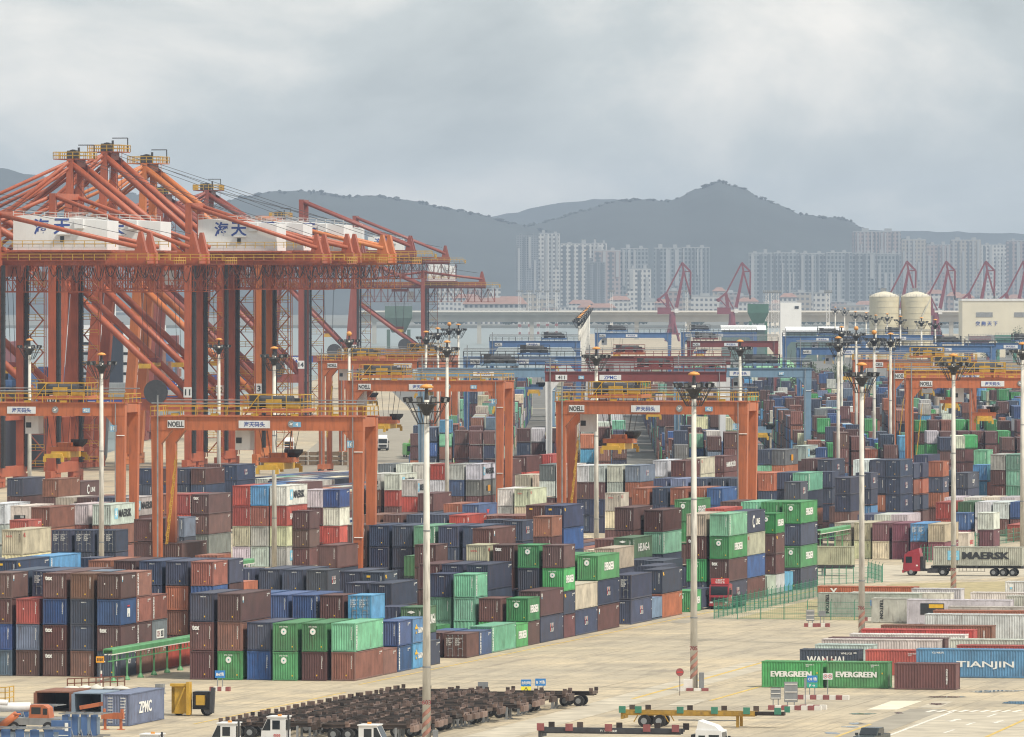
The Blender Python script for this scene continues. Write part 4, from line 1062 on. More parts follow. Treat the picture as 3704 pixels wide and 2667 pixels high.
2 1558.1 82.89 2.60 N4,N4,M4,M4
2 1627.2 68.43 2.60 N4,M4,G4e,W4
2 1624.1 71.01 2.60 M4,N4,M4,M4
2 1627.2 74.74 2.60 M4,N4,N4,M4
2 1627.3 77.39 2.60 M4,N4,M4,M4
2 1624.2 80.00 2.60 N4,M4,M4,M4
2 1630.5 82.86 2.60 N4,M4,M4,G4e
2 1759.9 71.32 2.60 N4,G4,M4,G4e
2 1763.6 74.35 2.60 M4,M4,M4,M4
2 1763.7 77.11 2.60 N4,M4,M4,B4
2 1767.4 80.21 2.60 N4,M4,G4,G4e
2 1763.7 82.98 2.60 N4,M4,M4,G4e
2 1767.5 87.12 2.60 M4,N4,M4,G4e
2 1752.8 89.26 2.60 M4,M4,M4,M4
2 1484.1 -23.57 2.60 M4,N4,M4,M4,M4
2 1478.4 -20.91 2.60 M4,N4,N4,M4,M4
2 1478.4 -18.25 2.60 M4,N4,M4,N4,M4
2 1478.5 -15.33 2.60 M4,N4,M4,W4,M4
2 1504.7 -12.43 2.60 M4,N4,M4,N4,M4
2 1507.7 -9.74 2.60 M4,N4,M4,M4,W4
2 1504.7 -6.65 2.60 M4,M4,N4,N4,M4
2 1600.0 -34.36 2.60 U2,O2,M2,M2
2 1606.4 -34.36 2.88 W2,W2,U2
2 1612.8 -34.36 2.60 W4,W4,W4
2 1625.4 -34.36 2.88 U4,N4,M4,N4
2 1663.0 -34.36 2.88 N4,Y4,N4,N4
2 1688.1 -34.36 2.88 M4,M4,M4,O4
2 1700.7 -34.36 2.60 M4,M4,M4,N4
2 1725.7 -34.36 2.60 W4,N4,N4,T4
2 1738.3 -34.36 2.60 M4,M4,M4,N4
2 1750.8 -34.36 2.60 M4,M4,W4,M4
2 1851.7 -34.36 2.88 N4,B4,M4,B4,N4
2 1864.3 -34.36 2.75 M4,O4,M4,N4,N4
2 1876.8 -34.36 2.75 B4,M4,M4,M4,M4
2 1895.8 -34.36 2.60 W4,W4,W4,B4,O4
2 1908.3 -34.36 2.75 M4,B4,M4,M4,M4
2 1920.8 -34.36 2.75 G4,T4,M4,T4,B4
2 1958.8 -34.36 2.60 T4,M4,T4,K4,T4
2 1971.3 -34.36 2.60 Y4,Y4,Y4,W4,Y4
2 1983.8 -34.36 2.88 W4,T4,W4,W4,W4
2 2071.6 -34.36 2.60 W4,M4,B4,B4,M4
2 2096.7 -34.36 2.60 M4,N4,M4,M4,G4
2 2109.2 -34.36 2.88 M2,W2,M2,M2,M2
2 2197.9 -34.36 2.88 T4,T4,T4,T4,T4
2 2254.5 -34.36 2.75 N4,N4,N4,C4
2 2336.2 -34.36 2.60 B2,N2,N2,N2,N2
2 1600.0 -31.48 2.88 N4,N4,U4,N4
2 1612.5 -31.48 2.88 C4,Y4,Y4,Y4
2 1820.2 -31.48 2.60 W4,T4,N4,T4
2 1832.7 -31.48 2.60 N4,N4,N4,U4
2 1870.4 -31.48 2.60 L4,L4,L4
2 1882.9 -31.48 2.60 G4,C4,C4
2 1895.4 -31.48 2.88 M2,M2,M2
2 1901.8 -31.48 2.60 G4,L4,M4,T4,T4
2 1914.4 -31.48 2.88 T2,T2,T2
2 1920.8 -31.48 2.88 K4,T4,K4,K4
2 1933.3 -31.48 2.60 M4,B4,N4,M4
2 1945.9 -31.48 2.88 C2,M2,K2
2 1952.3 -31.48 2.60 M4,M4,M4,M4,M4
2 2260.5 -31.48 2.75 L4,M4,L4,W4
2 2310.7 -31.48 2.60 M2,U2,M2,U2,U2
2 2486.8 -31.48 2.88 W4,W4,U4,W4
2 2499.3 -31.48 2.75 N4,N4,N4,B4,N4
2 1600.0 -28.60 2.60 B4,Y4,B4,T4,L4
2 1612.5 -28.60 2.60 M4,C4,N4,N4
2 1669.1 -28.60 2.75 N2,N2,M2,M2
2 1675.5 -28.60 2.75 O4,O4,N4,O4
2 1763.6 -28.60 2.88 M4,M4,M4
2 1832.8 -28.60 2.60 M4,B4,O4
2 1933.3 -28.60 2.88 B4,U4,M4,M4,N4
2 2185.1 -28.60 2.60 O4,B4,W4,B4
2 2216.5 -28.60 2.75 K2,C2,N2,C2,C2
2 2336.1 -28.60 2.60 U4,N4,U4,U4,U4
2 1600.0 -25.72 2.60 M4,G4,M4,N4
2 1914.9 -25.72 2.75 M4,M4,M4,M4,C4
2 2003.0 -25.72 2.88 T4,T4,T4,T4
2 2034.5 -25.72 2.60 W2,O2,W2,M2,O2
2 2053.4 -25.72 2.88 C2,W2,W2,W2,W2
2 2066.2 -25.72 2.88 B4,W4,W4,W4,W4
2 2078.8 -25.72 2.60 L4,L4,L4,M4
2 2122.8 -25.72 2.88 M2,B2,B2,Y2,O2
2 2141.7 -25.72 2.75 W4,B4,B4,B4,U4
2 2299.0 -25.72 2.60 T4,M4,M4,M4,M4
2 2311.5 -25.72 2.88 C4,N4,M4,U4,C4
2 2361.8 -25.72 2.75 W2,W2,W2,W2,W2
2 2368.2 -25.72 2.88 M2,N2,M2,N2,N2
2 2387.1 -25.72 2.88 T4,M4,M4,N4,M4
2 1619.0 -22.84 2.88 W4,W4,W4,M4
2 1631.5 -22.84 2.60 Y2,Y2,G2,Y2,B2
2 1637.9 -22.84 2.60 M4,W4,K4,K4,K4
2 1650.4 -22.84 2.60 W4,N4,T4,N4,C4
2 1663.0 -22.84 2.60 B2,B2,B2,B2,B2
2 1669.4 -22.84 2.60 W4,L4,W4,W4,W4
2 1681.9 -22.84 2.60 M4,T4,M4,M4,M4
2 1694.5 -22.84 2.88 T4,U4,C4,M4,C4
2 1707.0 -22.84 2.60 K4,N4,N4,N4,M4
2 1763.6 -22.84 2.88 O4,O4,O4,M4
2 1788.7 -22.84 2.75 Y2,Y2,Y2,Y2,T2
2 1795.1 -22.84 2.75 W4,B4,B4,B4,B4
2 1807.7 -22.84 2.75 M4,M4,M4,M4,M4
2 1820.2 -22.84 2.75 M2,K2,M2,M2,M2
2 1826.6 -22.84 2.60 M4,O4,M4,U4,N4
2 1839.2 -22.84 2.88 M4,W4,M4,T4
2 1858.1 -22.84 2.75 C4,C4,M4,C4
2 1870.6 -22.84 2.60 M4,M4,M4,N4
2 2052.9 -22.84 2.88 N4,N4,M4,N4,N4
2 2228.8 -22.84 2.88 U4,M4,N4,M4,M4
2 2241.3 -22.84 2.75 M4,K4,M4,M4,M4
2 2253.9 -22.84 2.75 M4,T4,T4,T4,T4
2 2272.8 -22.84 2.60 M2,M2,B2,M2,M2
2 2493.3 -22.84 2.75 Y4,Y4,Y4,N4,M4
2 1631.6 -19.96 2.60 C2,C2,C2,Y2,K2
2 1638.0 -19.96 2.60 U4,L4,U4,U4,U4
2 1650.5 -19.96 2.60 C4,W4
2 1839.5 -19.96 2.60 L4,N4,T4,N4
2 1852.0 -19.96 2.75 N2,N2,N2,M2,Y2
2 1858.4 -19.96 2.88 L2,W2,M2,B2,M2
2 1940.6 -19.96 2.88 B4,M4,M4
2 1953.2 -19.96 2.75 G4
2 1965.7 -19.96 2.88 B2,T2,B2,B2,B2
2 1972.1 -19.96 2.60 M2,M2,M2,W2
2 1978.5 -19.96 2.60 C4,C4
2 2003.6 -19.96 2.75 B4,N4
2 2016.2 -19.96 2.60 T2,C2
2 2022.6 -19.96 2.60 Y4,K4,Y4
2 2035.1 -19.96 2.60 M4,K4,T4,T4
2 2060.2 -19.96 2.60 M4,M4,M4,M4
2 2072.7 -19.96 2.60 U4,U4
2 2085.3 -19.96 2.75 B4,B4
2 2097.8 -19.96 2.75 B4,O4,T4
2 2122.9 -19.96 2.60 B4,T4,T4
2 2135.5 -19.96 2.75 K2,W2,M2
2 2141.9 -19.96 2.88 W4,W4,M4
2 2167.0 -19.96 2.60 C4,W4,C4
2 2179.5 -19.96 2.75 M4,M4
2 2192.1 -19.96 2.60 C4,C4,C4,C4
2 2204.6 -19.96 2.88 N4,U4,U4,U4
2 2229.7 -19.96 2.60 G4,W4
2 2254.8 -19.96 2.88 K2,C2,K2,T2
2 2261.2 -19.96 2.88 K4,K4,K4,K4
2 2273.8 -19.96 2.60 N4,M4,N4,N4,M4
2 2286.3 -19.96 2.75 U4,W4,U4,U4,U4
2 2298.8 -19.96 2.75 N4,M4,B4,N4,N4
2 2311.4 -19.96 2.75 U4,U4
2 2330.3 -19.96 2.75 U4,N4,N4
2 2342.9 -19.96 2.60 K4,K4,K4,K4,B4
2 2355.4 -19.96 2.60 U2,U2,U2,U2
2 2361.8 -19.96 2.60 T4,T4,T4,T4,T4
2 2374.3 -19.96 2.60 M4,B4,M4,M4
2 2386.9 -19.96 2.88 L4,L4,B4,M4
2 2412.0 -19.96 2.88 N4,T4,U4,M4
2 2430.9 -19.96 2.88 U4,K4,K4
2 2456.0 -19.96 2.60 B4,M4
2 2468.5 -19.96 2.88 T4,U4,G4,G4
2 2493.6 -19.96 2.88 C4,C4,C4,C4
2 1519.5 -9.16 2.88 B4,N4,M4
2 1538.4 -9.16 2.60 N2,M2,N2,W2
2 1544.8 -9.16 2.75 B2,B2,B2,B2
2 1551.2 -9.16 2.88 U2,N2,M2,C2
2 1828.5 -9.16 2.75 K4,M4,K4,M4
2 1841.1 -9.16 2.60 T4,N4,N4,N4,W4
2 1853.6 -9.16 2.88 N4,M4,N4,M4
2 1866.1 -9.16 2.75 M4,B4,T4,T4,W4
2 1885.1 -9.16 2.75 W4,C4,W4,Y4,W4
2 1897.6 -9.16 2.75 N2,N2,N2,N2,Y2
2 1904.0 -9.16 2.88 M4,M4,N4,M4
2 2218.1 -9.16 2.88 N4,W4,M4
2 2362.8 -9.16 2.60 C2,C2,C2,C2,C2
2 2388.1 -9.16 2.88 G4,N4,N4,N4,N4
2 2463.7 -9.16 2.75 G4,M4,W4,M4,C4
2 1513.1 -6.28 2.60 G4,M4,N4,N4,C4
2 1525.6 -6.28 2.60 N4,N4,W4,N4,N4
2 1538.1 -6.28 2.60 M4,L4,Y4,M4,K4
2 1550.7 -6.28 2.88 W4,M4,M4,W4,W4
2 1575.8 -6.28 2.75 M2,W2,W2,N2,T2
2 1594.7 -6.28 2.88 M4,M4,M4,M4,M4
2 1613.7 -6.28 2.60 U4,Y4,N4
2 1638.7 -6.28 2.88 Y2,M2,Y2,Y2
2 1808.8 -6.28 2.88 B4,O4,B4,B4
2 1846.4 -6.28 2.75 G4,G4,G4,N4,G4
2 1858.9 -6.28 2.60 N4,N4,N4,T4,N4
2 1940.9 -6.28 2.60 W4,N4,G4,W4,M4
2 2028.7 -6.28 2.60 M2,W2,W2,W2,M2
2 2035.1 -6.28 2.88 U4,U4,U4,M4,U4
2 2079.1 -6.28 2.88 T4,T4,T4,T4
2 2091.6 -6.28 2.60 N4,N4,N4,N4,N4
2 2104.2 -6.28 2.88 C4,L4,L4,M4,B4
2 2116.7 -6.28 2.60 M4,M4,M4,M4,M4
2 2129.2 -6.28 2.88 G4,N4,N4,W4,M4
2 2223.7 -6.28 2.60 O2,O2,T2,O2
2 2236.6 -6.28 2.60 K4,M4,M4,T4,N4
2 2255.5 -6.28 2.75 U4,N4,N4,N4,N4
2 2280.6 -6.28 2.88 K4,T4,K4,K4,N4
2 2463.5 -6.28 2.60 Y4,N4,K4,N4
2 2482.4 -6.28 2.60 U2,U2,W2,U2,U2
2 1475.2 -3.40 2.88 N4,N4,B4
2 1519.2 -3.40 2.75 W2,G2,N2,W2,C2
2 1538.2 -3.40 2.75 N2,T2,T2,T2
2 1557.1 -3.40 2.60 W4,W4,M4,W4,W4
2 1569.7 -3.40 2.75 N2,N2,N2,N2,B2
2 1601.5 -3.40 2.60 N4,M4,M4,M4
2 1639.2 -3.40 2.60 C4,T4,W4,M4
2 1701.9 -3.40 2.75 L2,B2,B2,M2
2 1708.3 -3.40 2.75 L4,L4,L4,L4,L4
2 1821.2 -3.40 2.75 L4,M4,W4,L4,L4
2 1978.6 -3.40 2.75 G4,G4,U4
2 2028.8 -3.40 2.88 O4,U4,O4,O4
2 2041.3 -3.40 2.88 B4,B4,B4,B4
2 2066.4 -3.40 2.88 M2,K2,M2,M2,M2
2 2085.4 -3.40 2.88 N2,N2,W2,N2,M2
2 2167.3 -3.40 2.60 Y2,L2,W2,M2
2 2293.8 -3.40 2.60 M4,M4,M4,M4
2 2306.4 -3.40 2.60 B2,M2,M2,N2,N2
2 2325.3 -3.40 2.60 M4,M4,M4,M4,M4
2 2337.8 -3.40 2.60 M4,N4,M4,U4,M4
2 2350.4 -3.40 2.60 M4,M4,M4,W4,M4
2 2362.9 -3.40 2.60 B4,B4,M4,B4,B4
2 2375.5 -3.40 2.60 L4,M4,L4,L4,M4
2 2450.7 -3.40 2.60 C2,L2,T2,C2,N2
2 1444.0 -0.52 2.60 M4,L4,M4,L4,O4
2 1475.8 -0.52 2.75 W2,W2,G2,W2,W2
2 1488.6 -0.52 2.88 W4,Y4,T4,T4,B4
2 1501.1 -0.52 2.88 N4,N4,N4,N4,O4
2 1696.2 -0.52 2.60 N4,M4,W4,M4,M4
2 1708.8 -0.52 2.88 B4,B4,K4,B4,N4
2 1771.8 -0.52 2.75 B4,B4,T4,M4,B4
2 1928.9 -0.52 2.88 W4,W4,W4,W4,W4
2 2212.6 -0.52 2.60 M4,M4,M4,M4
2 2250.2 -0.52 2.60 L4,N4,U4,U4,C4
2 2262.8 -0.52 2.88 M4,T4,M4,M4,C4
2 2357.0 -0.52 2.75 U4,M4,M4,N4,U4
2 2369.5 -0.52 2.75 B2,B2,B2,B2,B2
2 2451.4 -0.52 2.88 W4,W4,G4,K4,M4
2 1437.5 2.36 2.75 M2,M2,B2,B2
2 1519.5 2.36 2.60 T4,M4,M4,M4,M4
2 1532.0 2.36 2.75 U4,U4,C4,U4,W4
2 1688.9 2.36 2.75 B4,M4,M4,M4,W4
2 1915.0 2.36 2.60 M4,N4,M4,M4,M4
2 1927.5 2.36 2.60 N4,M4,M4,M4,G4
2 1940.0 2.36 2.60 K4,K4,K4,K4,M4
2 2154.8 2.36 2.60 M4,N4,M4,M4
2 2167.3 2.36 2.88 B4,O4,O4,O4
2 2299.4 2.36 2.75 C4,M4,C4,C4,C4
2 2312.0 2.36 2.75 N4,G4,N4,N4,N4
2 2324.5 2.36 2.88 N4,N4,N4,N4,K4
2 2343.5 2.36 2.88 B4,M4,M4,M4,B4
2 1437.5 5.24 2.88 N2,N2,N2,M2
2 1444.0 5.24 2.75 N4,N4,K4,N4,N4
2 1494.1 5.24 2.88 M2,M2,M2
2 1500.5 5.24 2.60 U2,W2,U2,N2
2 1506.9 5.24 2.88 U4,T4,O4,T4,T4
2 1538.4 5.24 2.75 Y4,Y4,Y4,M4
2 1607.5 5.24 2.60 U4,U4
2 1639.0 5.24 2.60 Y4,Y4,Y4,Y4
2 1651.6 5.24 2.75 M4,M4,M4,M4,W4
2 1664.1 5.24 2.88 L4,B4,N4,C4,Y4
2 1676.6 5.24 2.60 M4,M4,M4,K4,M4
2 1689.2 5.24 2.75 W2,M2,M2,M2,O2
2 1695.6 5.24 2.88 M4,M4,M4,M4,M4
2 1739.6 5.24 2.60 W4,W4,W4,W4
2 1752.2 5.24 2.88 G4,G4,M4,G4
2 1764.7 5.24 2.88 Y2,Y2,Y2,M2,Y2
2 1928.8 5.24 2.60 W4,B4,O4
2 1941.3 5.24 2.60 M4,M4,M4,M4
2 1953.8 5.24 2.75 U4,U4,U4,U4,U4
2 1966.4 5.24 2.88 C4,M4,N4,N4,N4
2 1991.5 5.24 2.60 G4,G4,G4,G4,N4
2 2016.5 5.24 2.75 G4,L4,B4,G4,B4
2 2167.6 5.24 2.75 B4,U4,B4,B4
2 2249.7 5.24 2.60 M4,W4,W4,W4
2 2262.2 5.24 2.60 N4,K4,T4,Y4,Y4
2 2274.7 5.24 2.60 N4,M4,N4,N4,N4
2 2343.8 5.24 2.88 M4,W4,W4
2 1425.0 16.04 2.88 L4,Y4,Y4,Y4
2 1437.5 16.04 2.75 N4,B4,U4,N4,N4
2 1450.1 16.04 2.60 M2,B2,M2,M2
2 1456.5 16.04 2.75 N2,N2,N2,N2
2 1462.9 16.04 2.60 K4,K4,K4,K4
2 1475.4 16.04 2.88 M4,M4,M4,M4
2 1500.5 16.04 2.75 T4,T4,N4
2 1513.1 16.04 2.88 N4,C4,Y4
2 1544.5 16.04 2.60 L4,B4,B4,B4
2 1557.1 16.04 2.88 W4,W4,W4,U4
2 1588.6 16.04 2.88 L4,L4
2 1601.1 16.04 2.88 M4,M4,M4,M4,M4
2 1613.7 16.04 2.88 B4,B4,B4,B4
2 1626.2 16.04 2.75 M4,C4,N4,C4
2 1638.7 16.04 2.88 C4,M4
2 1651.3 16.04 2.75 B4,B4
2 1663.8 16.04 2.60 M4,M4
2 1688.9 16.04 2.60 M4,M4
2 1701.4 16.04 2.88 U4,U4,U4
2 1726.5 16.04 2.60 M2,G2
2 1732.9 16.04 2.60 G4,G4,B4
2 1745.5 16.04 2.60 T4,B4
2 1758.0 16.04 2.75 T4,C4
2 1770.5 16.04 2.88 B2,B2
2 1777.0 16.04 2.88 M4,K4,N4,M4,M4
2 1789.5 16.04 2.88 N2,N2,N2,M2,N2
2 1821.0 16.04 2.60 B2,B2,M2
2 1840.0 16.04 2.60 M2,M2,T2,M2,M2
2 1859.0 16.04 2.60 M4,M4,M4,M4
2 1871.5 16.04 2.60 W4,W4,W4,W4,W4
2 1884.1 16.04 2.88 T2,T2,N2,T2,W2
2 1890.5 16.04 2.88 Y4,Y4,Y4
2 1903.0 16.04 2.60 G4,G4,G4,G4
2 1915.6 16.04 2.88 L4,T4,L4,L4,N4
2 1928.1 16.04 2.60 M4,M4,M4,M4
2 1940.6 16.04 2.75 B4,B4,M4
2 1966.0 16.04 2.60 U4,M4,U4
2 1978.5 16.04 2.60 T4,T4
2 1991.1 16.04 2.60 U4,U4,U4
2 2003.6 16.04 2.60 M4,G4,M4
2 2016.2 16.04 2.60 M4,N4,M4,T4
2 2028.7 16.04 2.88 B2,T2,M2,B2
2 2047.7 16.04 2.60 M4,W4,M4,M4
2 2060.2 16.04 2.60 U4,U4,U4
2 2091.7 16.04 2.75 W2,N2
2 2098.1 16.04 2.60 K4,K4,K4,K4
2 2110.6 16.04 2.60 M4,M4,M4,M4
2 2123.2 16.04 2.60 M2,M2,M2,M2
2 2129.6 16.04 2.75 M4,M4,T4,M4,B4
2 2154.7 16.04 2.88 M4
2 2167.2 16.04 2.75 N2,N2,N2,G2
2 2173.6 16.04 2.60 W4,N4,W4
2 2186.2 16.04 2.88 B4,B4,B4,M4
2 2198.7 16.04 2.60 U4,N4,N4
2 2211.2 16.04 2.88 B2,T2,B2,M2
2 2224.1 16.04 2.88 N4,M4,M4
2 2249.1 16.04 2.88 N2,N2,M2,M2
2 2255.5 16.04 2.60 N2,K2,M2
2 2280.9 16.04 2.88 U4,U4,U4
2 2306.0 16.04 2.88 M4,M4,N4
2 2324.9 16.04 2.75 U4,C4
2 2337.5 16.04 2.60 M2,N2,N2
2 2343.9 16.04 2.75 L2,L2,M2
2 2362.8 16.04 2.60 M2
2 2369.2 16.04 2.60 U4,N4
2 2381.8 16.04 2.60 U4
2 2394.3 16.04 2.75 L2,N2
2 2413.3 16.04 2.88 K4,G4
2 2425.8 16.04 2.60 M4,M4,M4
2 2450.9 16.04 2.60 M4,M4,M4
2 2463.4 16.04 2.60 G4,M4,G4,G4,M4
2 2476.0 16.04 2.75 K2,M2,M2,M2,M2
2 2482.4 16.04 2.88 N4,M4,M4,N4,M4
2 1450.2 18.92 2.60 U2,U2,U2,U2,T2
2 1456.6 18.92 2.60 N4,N4,N4,N4,B4
2 1469.1 18.92 2.75 N4,M4,M4,M4,M4
2 1626.3 18.92 2.88 M4,M4,N4,N4
2 1638.9 18.92 2.75 N2,N2,N2,W2
2 1915.7 18.92 2.88 N4,B4,B4,C4
2 1972.2 18.92 2.60 T4,T4,W4,T4,M4
2 1984.8 18.92 2.60 G4,G4,G4,G4,G4
2 2205.4 18.92 2.60 M4,B4,T4,U4,T4
2 2331.4 18.92 2.88 M4,M4,M4,M4,C4
2 2394.4 18.92 2.60 W4,M4,U4,N4,W4
2 2406.9 18.92 2.60 B2,C2,T2,N2,C2
2 2438.4 18.92 2.60 M2,M2,W2,B2,M2
2 2469.9 18.92 2.88 B4,C4,C4,M4,C4
2 1425.0 21.80 2.60 K4,T4,K4,K4,M4
2 1437.5 21.80 2.75 W4,C4,N4,W4,W4
2 1450.1 21.80 2.60 N4,N4,N4,N4
2 1462.6 21.80 2.88 B4,B4,B4,B4
2 1475.2 21.80 2.60 L2,T2,L2,L2,N2
2 1481.6 21.80 2.60 T4,M4,L4,U4,M4
2 1494.1 21.80 2.60 M4,M4,M4,K4,N4
2 1595.3 21.80 2.75 N2,N2,M2,N2,C2
2 1664.7 21.80 2.88 N4,N4,N4,N4
2 1740.2 21.80 2.88 B4,N4,B4,M4
2 1765.3 21.80 2.88 W2,W2,M2,T2
2 1771.7 21.80 2.60 N4,N4,N4,N4,M4
2 1784.3 21.80 2.60 N4,M4,W4,M4
2 1796.8 21.80 2.60 M4,N4,N4,U4,N4
2 1821.9 21.80 2.60 B4,N4,M4,N4
2 1834.5 21.80 2.60 T4,T4,Y4,T4
2 1847.0 21.80 2.60 L4,N4,N4,N4
2 1859.5 21.80 2.60 W4,O4,W4,W4
2 1884.7 21.80 2.60 W2,N2,W2,N2,W2
2 1903.7 21.80 2.60 Y2,T2,U2
2 1910.1 21.80 2.60 C4,N4,K4,K4
2 1922.6 21.80 2.60 N2,W2,N2,N2,M2
2 1929.0 21.80 2.60 M4,B4,M4,B4
2 1960.5 21.80 2.60 M2,N2,W2,M2
2 2023.5 21.80 2.88 N2,N2,W2,M2
2 2042.5 21.80 2.60 B4,M4,M4,Y4,M4
2 2055.0 21.80 2.75 M4,B4,N4,M4,M4
2 2067.5 21.80 2.60 M2,N2,M2,M2,N2
2 2073.9 21.80 2.88 C4,G4,U4,N4,C4
2 2262.3 21.80 2.75 B4,B4,B4,B4
2 2274.9 21.80 2.75 W4,N4,T4,W4,M4
2 2312.5 21.80 2.75 T2,M2,M2,M2,M2
2 2381.9 21.80 2.88 C4,C4,C4,C4,M4
2 1425.0 24.68 2.75 M4,M4,M4,M4,M4*
2 1450.1 24.68 2.88 U4,U4,U4,U4
2 1487.8 24.68 2.88 T4,N4,N4,N4
2 1594.8 24.68 2.88 T4,M4,M4,N4,M4
2 1607.3 24.68 2.60 N4,N4,N4,N4,N4
2 1619.8 24.68 2.75 M4,M4,M4,M4,N4
2 1644.9 24.68 2.75 N4,N4,N4,N4,Y4
2 1670.0 24.68 2.60 G2,N2,G2,G2,G2
2 1682.8 24.68 2.75 G2,G2,M2,C2,G2
2 1701.8 24.68 2.60 B4,N4,M4,T4,M4
2 1758.3 24.68 2.88 N2,N2,M2,N2,N2
2 1852.8 24.68 2.88 N4,N4,N4,N4
2 1934.5 24.68 2.60 M2,M2,N2,B2,M2
2 1998.1 24.68 2.60 Y4,O4,B4,O4,M4
2 2035.7 24.68 2.75 W4,W4,W4,M4,W4
2 2048.3 24.68 2.60 G2,M2,N2,G2,M2
2 2061.1 24.68 2.60 U2,M2,U2,U2,U2
2 2073.9 24.68 2.88 M4,M4,M4,M4,M4
2 2086.4 24.68 2.75 N4,M4,M4,W4,M4
2 2331.4 24.68 2.88 B4,N4,M4,B4,B4
2 2438.7 24.68 2.75 T2,B2,N2,N2,N2
2 2445.1 24.68 2.75 N4,N4,N4,N4,N4
2 1513.1 27.56 2.88 M4,K4,W4,Y4
2 1588.6 27.56 2.75 M4,C4,B4,T4,C4
2 1613.7 27.56 2.75 L4,T4,B4,T4,T4
2 1632.7 27.56 2.88 U2,U2,U2,M2,B2
2 1733.4 27.56 2.60 T2,M2,T2,T2,T2
2 1859.0 27.56 2.88 W4,K4,M4,M4,M4
2 1890.5 27.56 2.60 T4,T4,O4,T4,T4
2 1928.2 27.56 2.88 N2,N2,N2,N2,W2
2 1941.0 27.56 2.75 W4,W4,W4,W4,W4
2 1960.0 27.56 2.88 M2,M2,U2,W2,N2
2 1966.4 27.56 2.88 M4,C4,M4,M4,M4
2 2004.3 27.56 2.60 T4,T4,M4,T4,T4
2 2023.2 27.56 2.88 B4,U4,B4,B4,M4
2 2067.3 27.56 2.75 M4,W4,B4,B4,M4
2 2105.2 27.56 2.88 Y4,M4,L4,B4,U4
2 2231.1 27.56 2.88 M2,M2,M2,M2,M2
2 2237.5 27.56 2.88 N2,N2,N2,M2,N2
2 2306.6 27.56 2.60 K4,N4,U4,T4,U4
2 2369.6 27.56 2.60 U4,U4,M4,U4,K4
2 2432.4 27.56 2.60 T2,T2,B2,T2,K2
2 2457.7 27.56 2.60 M4,M4,B4,W4,M4
2 2470.3 27.56 2.60 K4,N4,C4,O4,W4
2 1475.4 30.44 2.88 M2,M2
2 1488.3 30.44 2.60 M4,M4,M4,Y4
2 1507.2 30.44 2.60 B4,B4,B4,B4
2 1519.8 30.44 2.60 N4,N4,C4,Y4
2 1532.3 30.44 2.60 M2,C2,B2,W2
2 1538.7 30.44 2.75 K4,C4,M4,U4,M4
2 1570.2 30.44 2.88 M4,M4,M4,M4
2 1614.2 30.44 2.60 C4,C4,C4,C4
2 1664.4 30.44 2.60 M4,L4,N4,L4
2 1714.5 30.44 2.75 M4,T4,B4,T4
2 1758.6 30.44 2.88 M4,L4,N4,M4,M4
2 1834.1 30.44 2.60 M4,M4,M4,M4,M4
2 1846.6 30.44 2.88 N4,N4,N4,N4,M4
2 1884.2 30.44 2.75 M4,M4,M4,M4
2 1972.1 30.44 2.60 K2,C2,K2,N2
2 1978.5 30.44 2.75 N4,Y4,U4,N4
2 2022.5 30.44 2.75 C4,N4,N4,N4
2 2054.0 30.44 2.75 Y4,L4,U4,N4,N4
2 2110.9 30.44 2.88 M4,M4,M4,M4,M4
2 2167.5 30.44 2.75 K2,U2,M2,M2,K2
2 2199.2 30.44 2.88 Y4,N4,N4,N4,N4
2 2262.2 30.44 2.88 C4,O4,U4,G4,O4
2 2343.9 30.44 2.88 G2,M2,N2,N2,N2
2 2362.8 30.44 2.75 M4,N4,O4,N4,M4
2 1456.5 41.24 2.60 M4,M4,M4,U4
2 1494.4 41.24 2.75 M4,U4,U4,B4
2 1519.8 41.24 2.60 C2,C2,C2,C2
2 1570.3 41.24 2.75 O2,N2,C2,C2
2 1595.7 41.24 2.75 B2,B2,M2
2 1602.1 41.24 2.75 U4,M4,M4,M4
2 1627.1 41.24 2.88 B2,B2,L2,B2,B2
2 1633.5 41.24 2.60 U4,K4,U4,U4
2 1646.1 41.24 2.60 M4,M4,M4,M4,M4
2 1658.6 41.24 2.60 U4,T4,K4,U4,K4
2 1671.2 41.24 2.60 M4,M4,M4,N4,M4
2 1683.7 41.24 2.75 M4,O4,M4,M4,M4
2 1696.2 41.24 2.88 U4,M4,M4,M4
2 1708.8 41.24 2.60 N4,O4,N4,N4,B4
2 1721.3 41.24 2.75 M4,M4,O4
2 1733.9 41.24 2.60 M4,M4,M4,M4,M4
2 1746.4 41.24 2.60 M4,M4,N4,L4,L4
2 1759.0 41.24 2.60 T4,T4,T4,T4
2 1771.5 41.24 2.60 G4,M4,M4,M4,M4
2 1784.0 41.24 2.60 U4,U4,T4,U4,U4
2 1796.6 41.24 2.75 C4,U4,C4
2 1821.7 41.24 2.88 C4,C4,C4,C4
2 1834.2 41.24 2.88 N4,N4,T4
2 1846.8 41.24 2.60 M2,M2,N2,M2
2 1853.2 41.24 2.60 M4,M4,M4,N4
2 1865.7 41.24 2.60 M4,N4,O4
2 1878.3 41.24 2.60 U2,U2,U2
2 1884.7 41.24 2.60 M2,T2,B2,M2,M2
2 1891.1 41.24 2.60 T4,M4,N4,M4,M4
2 1903.6 41.24 2.75 G4,N4
2 1916.2 41.24 2.60 M2,M2,M2
2 1922.6 41.24 2.60 L4,L4,L4,L4
2 1935.1 41.24 2.60 M2,M2,M2
2 1941.5 41.24 2.75 N4,N4,L4
2 1954.1 41.24 2.75 O4,T4,N4
2 1966.6 41.24 2.88 N4,N4,M4
2 1979.2 41.24 2.75 Y4,O4,Y4
2 1991.7 41.24 2.88 O4,O4,T4
2 2010.6 41.24 2.88 U4,M4,M4
2 2035.7 41.24 2.60 T4,T4,T4
2 2048.3 41.24 2.88 N2,O2,N2
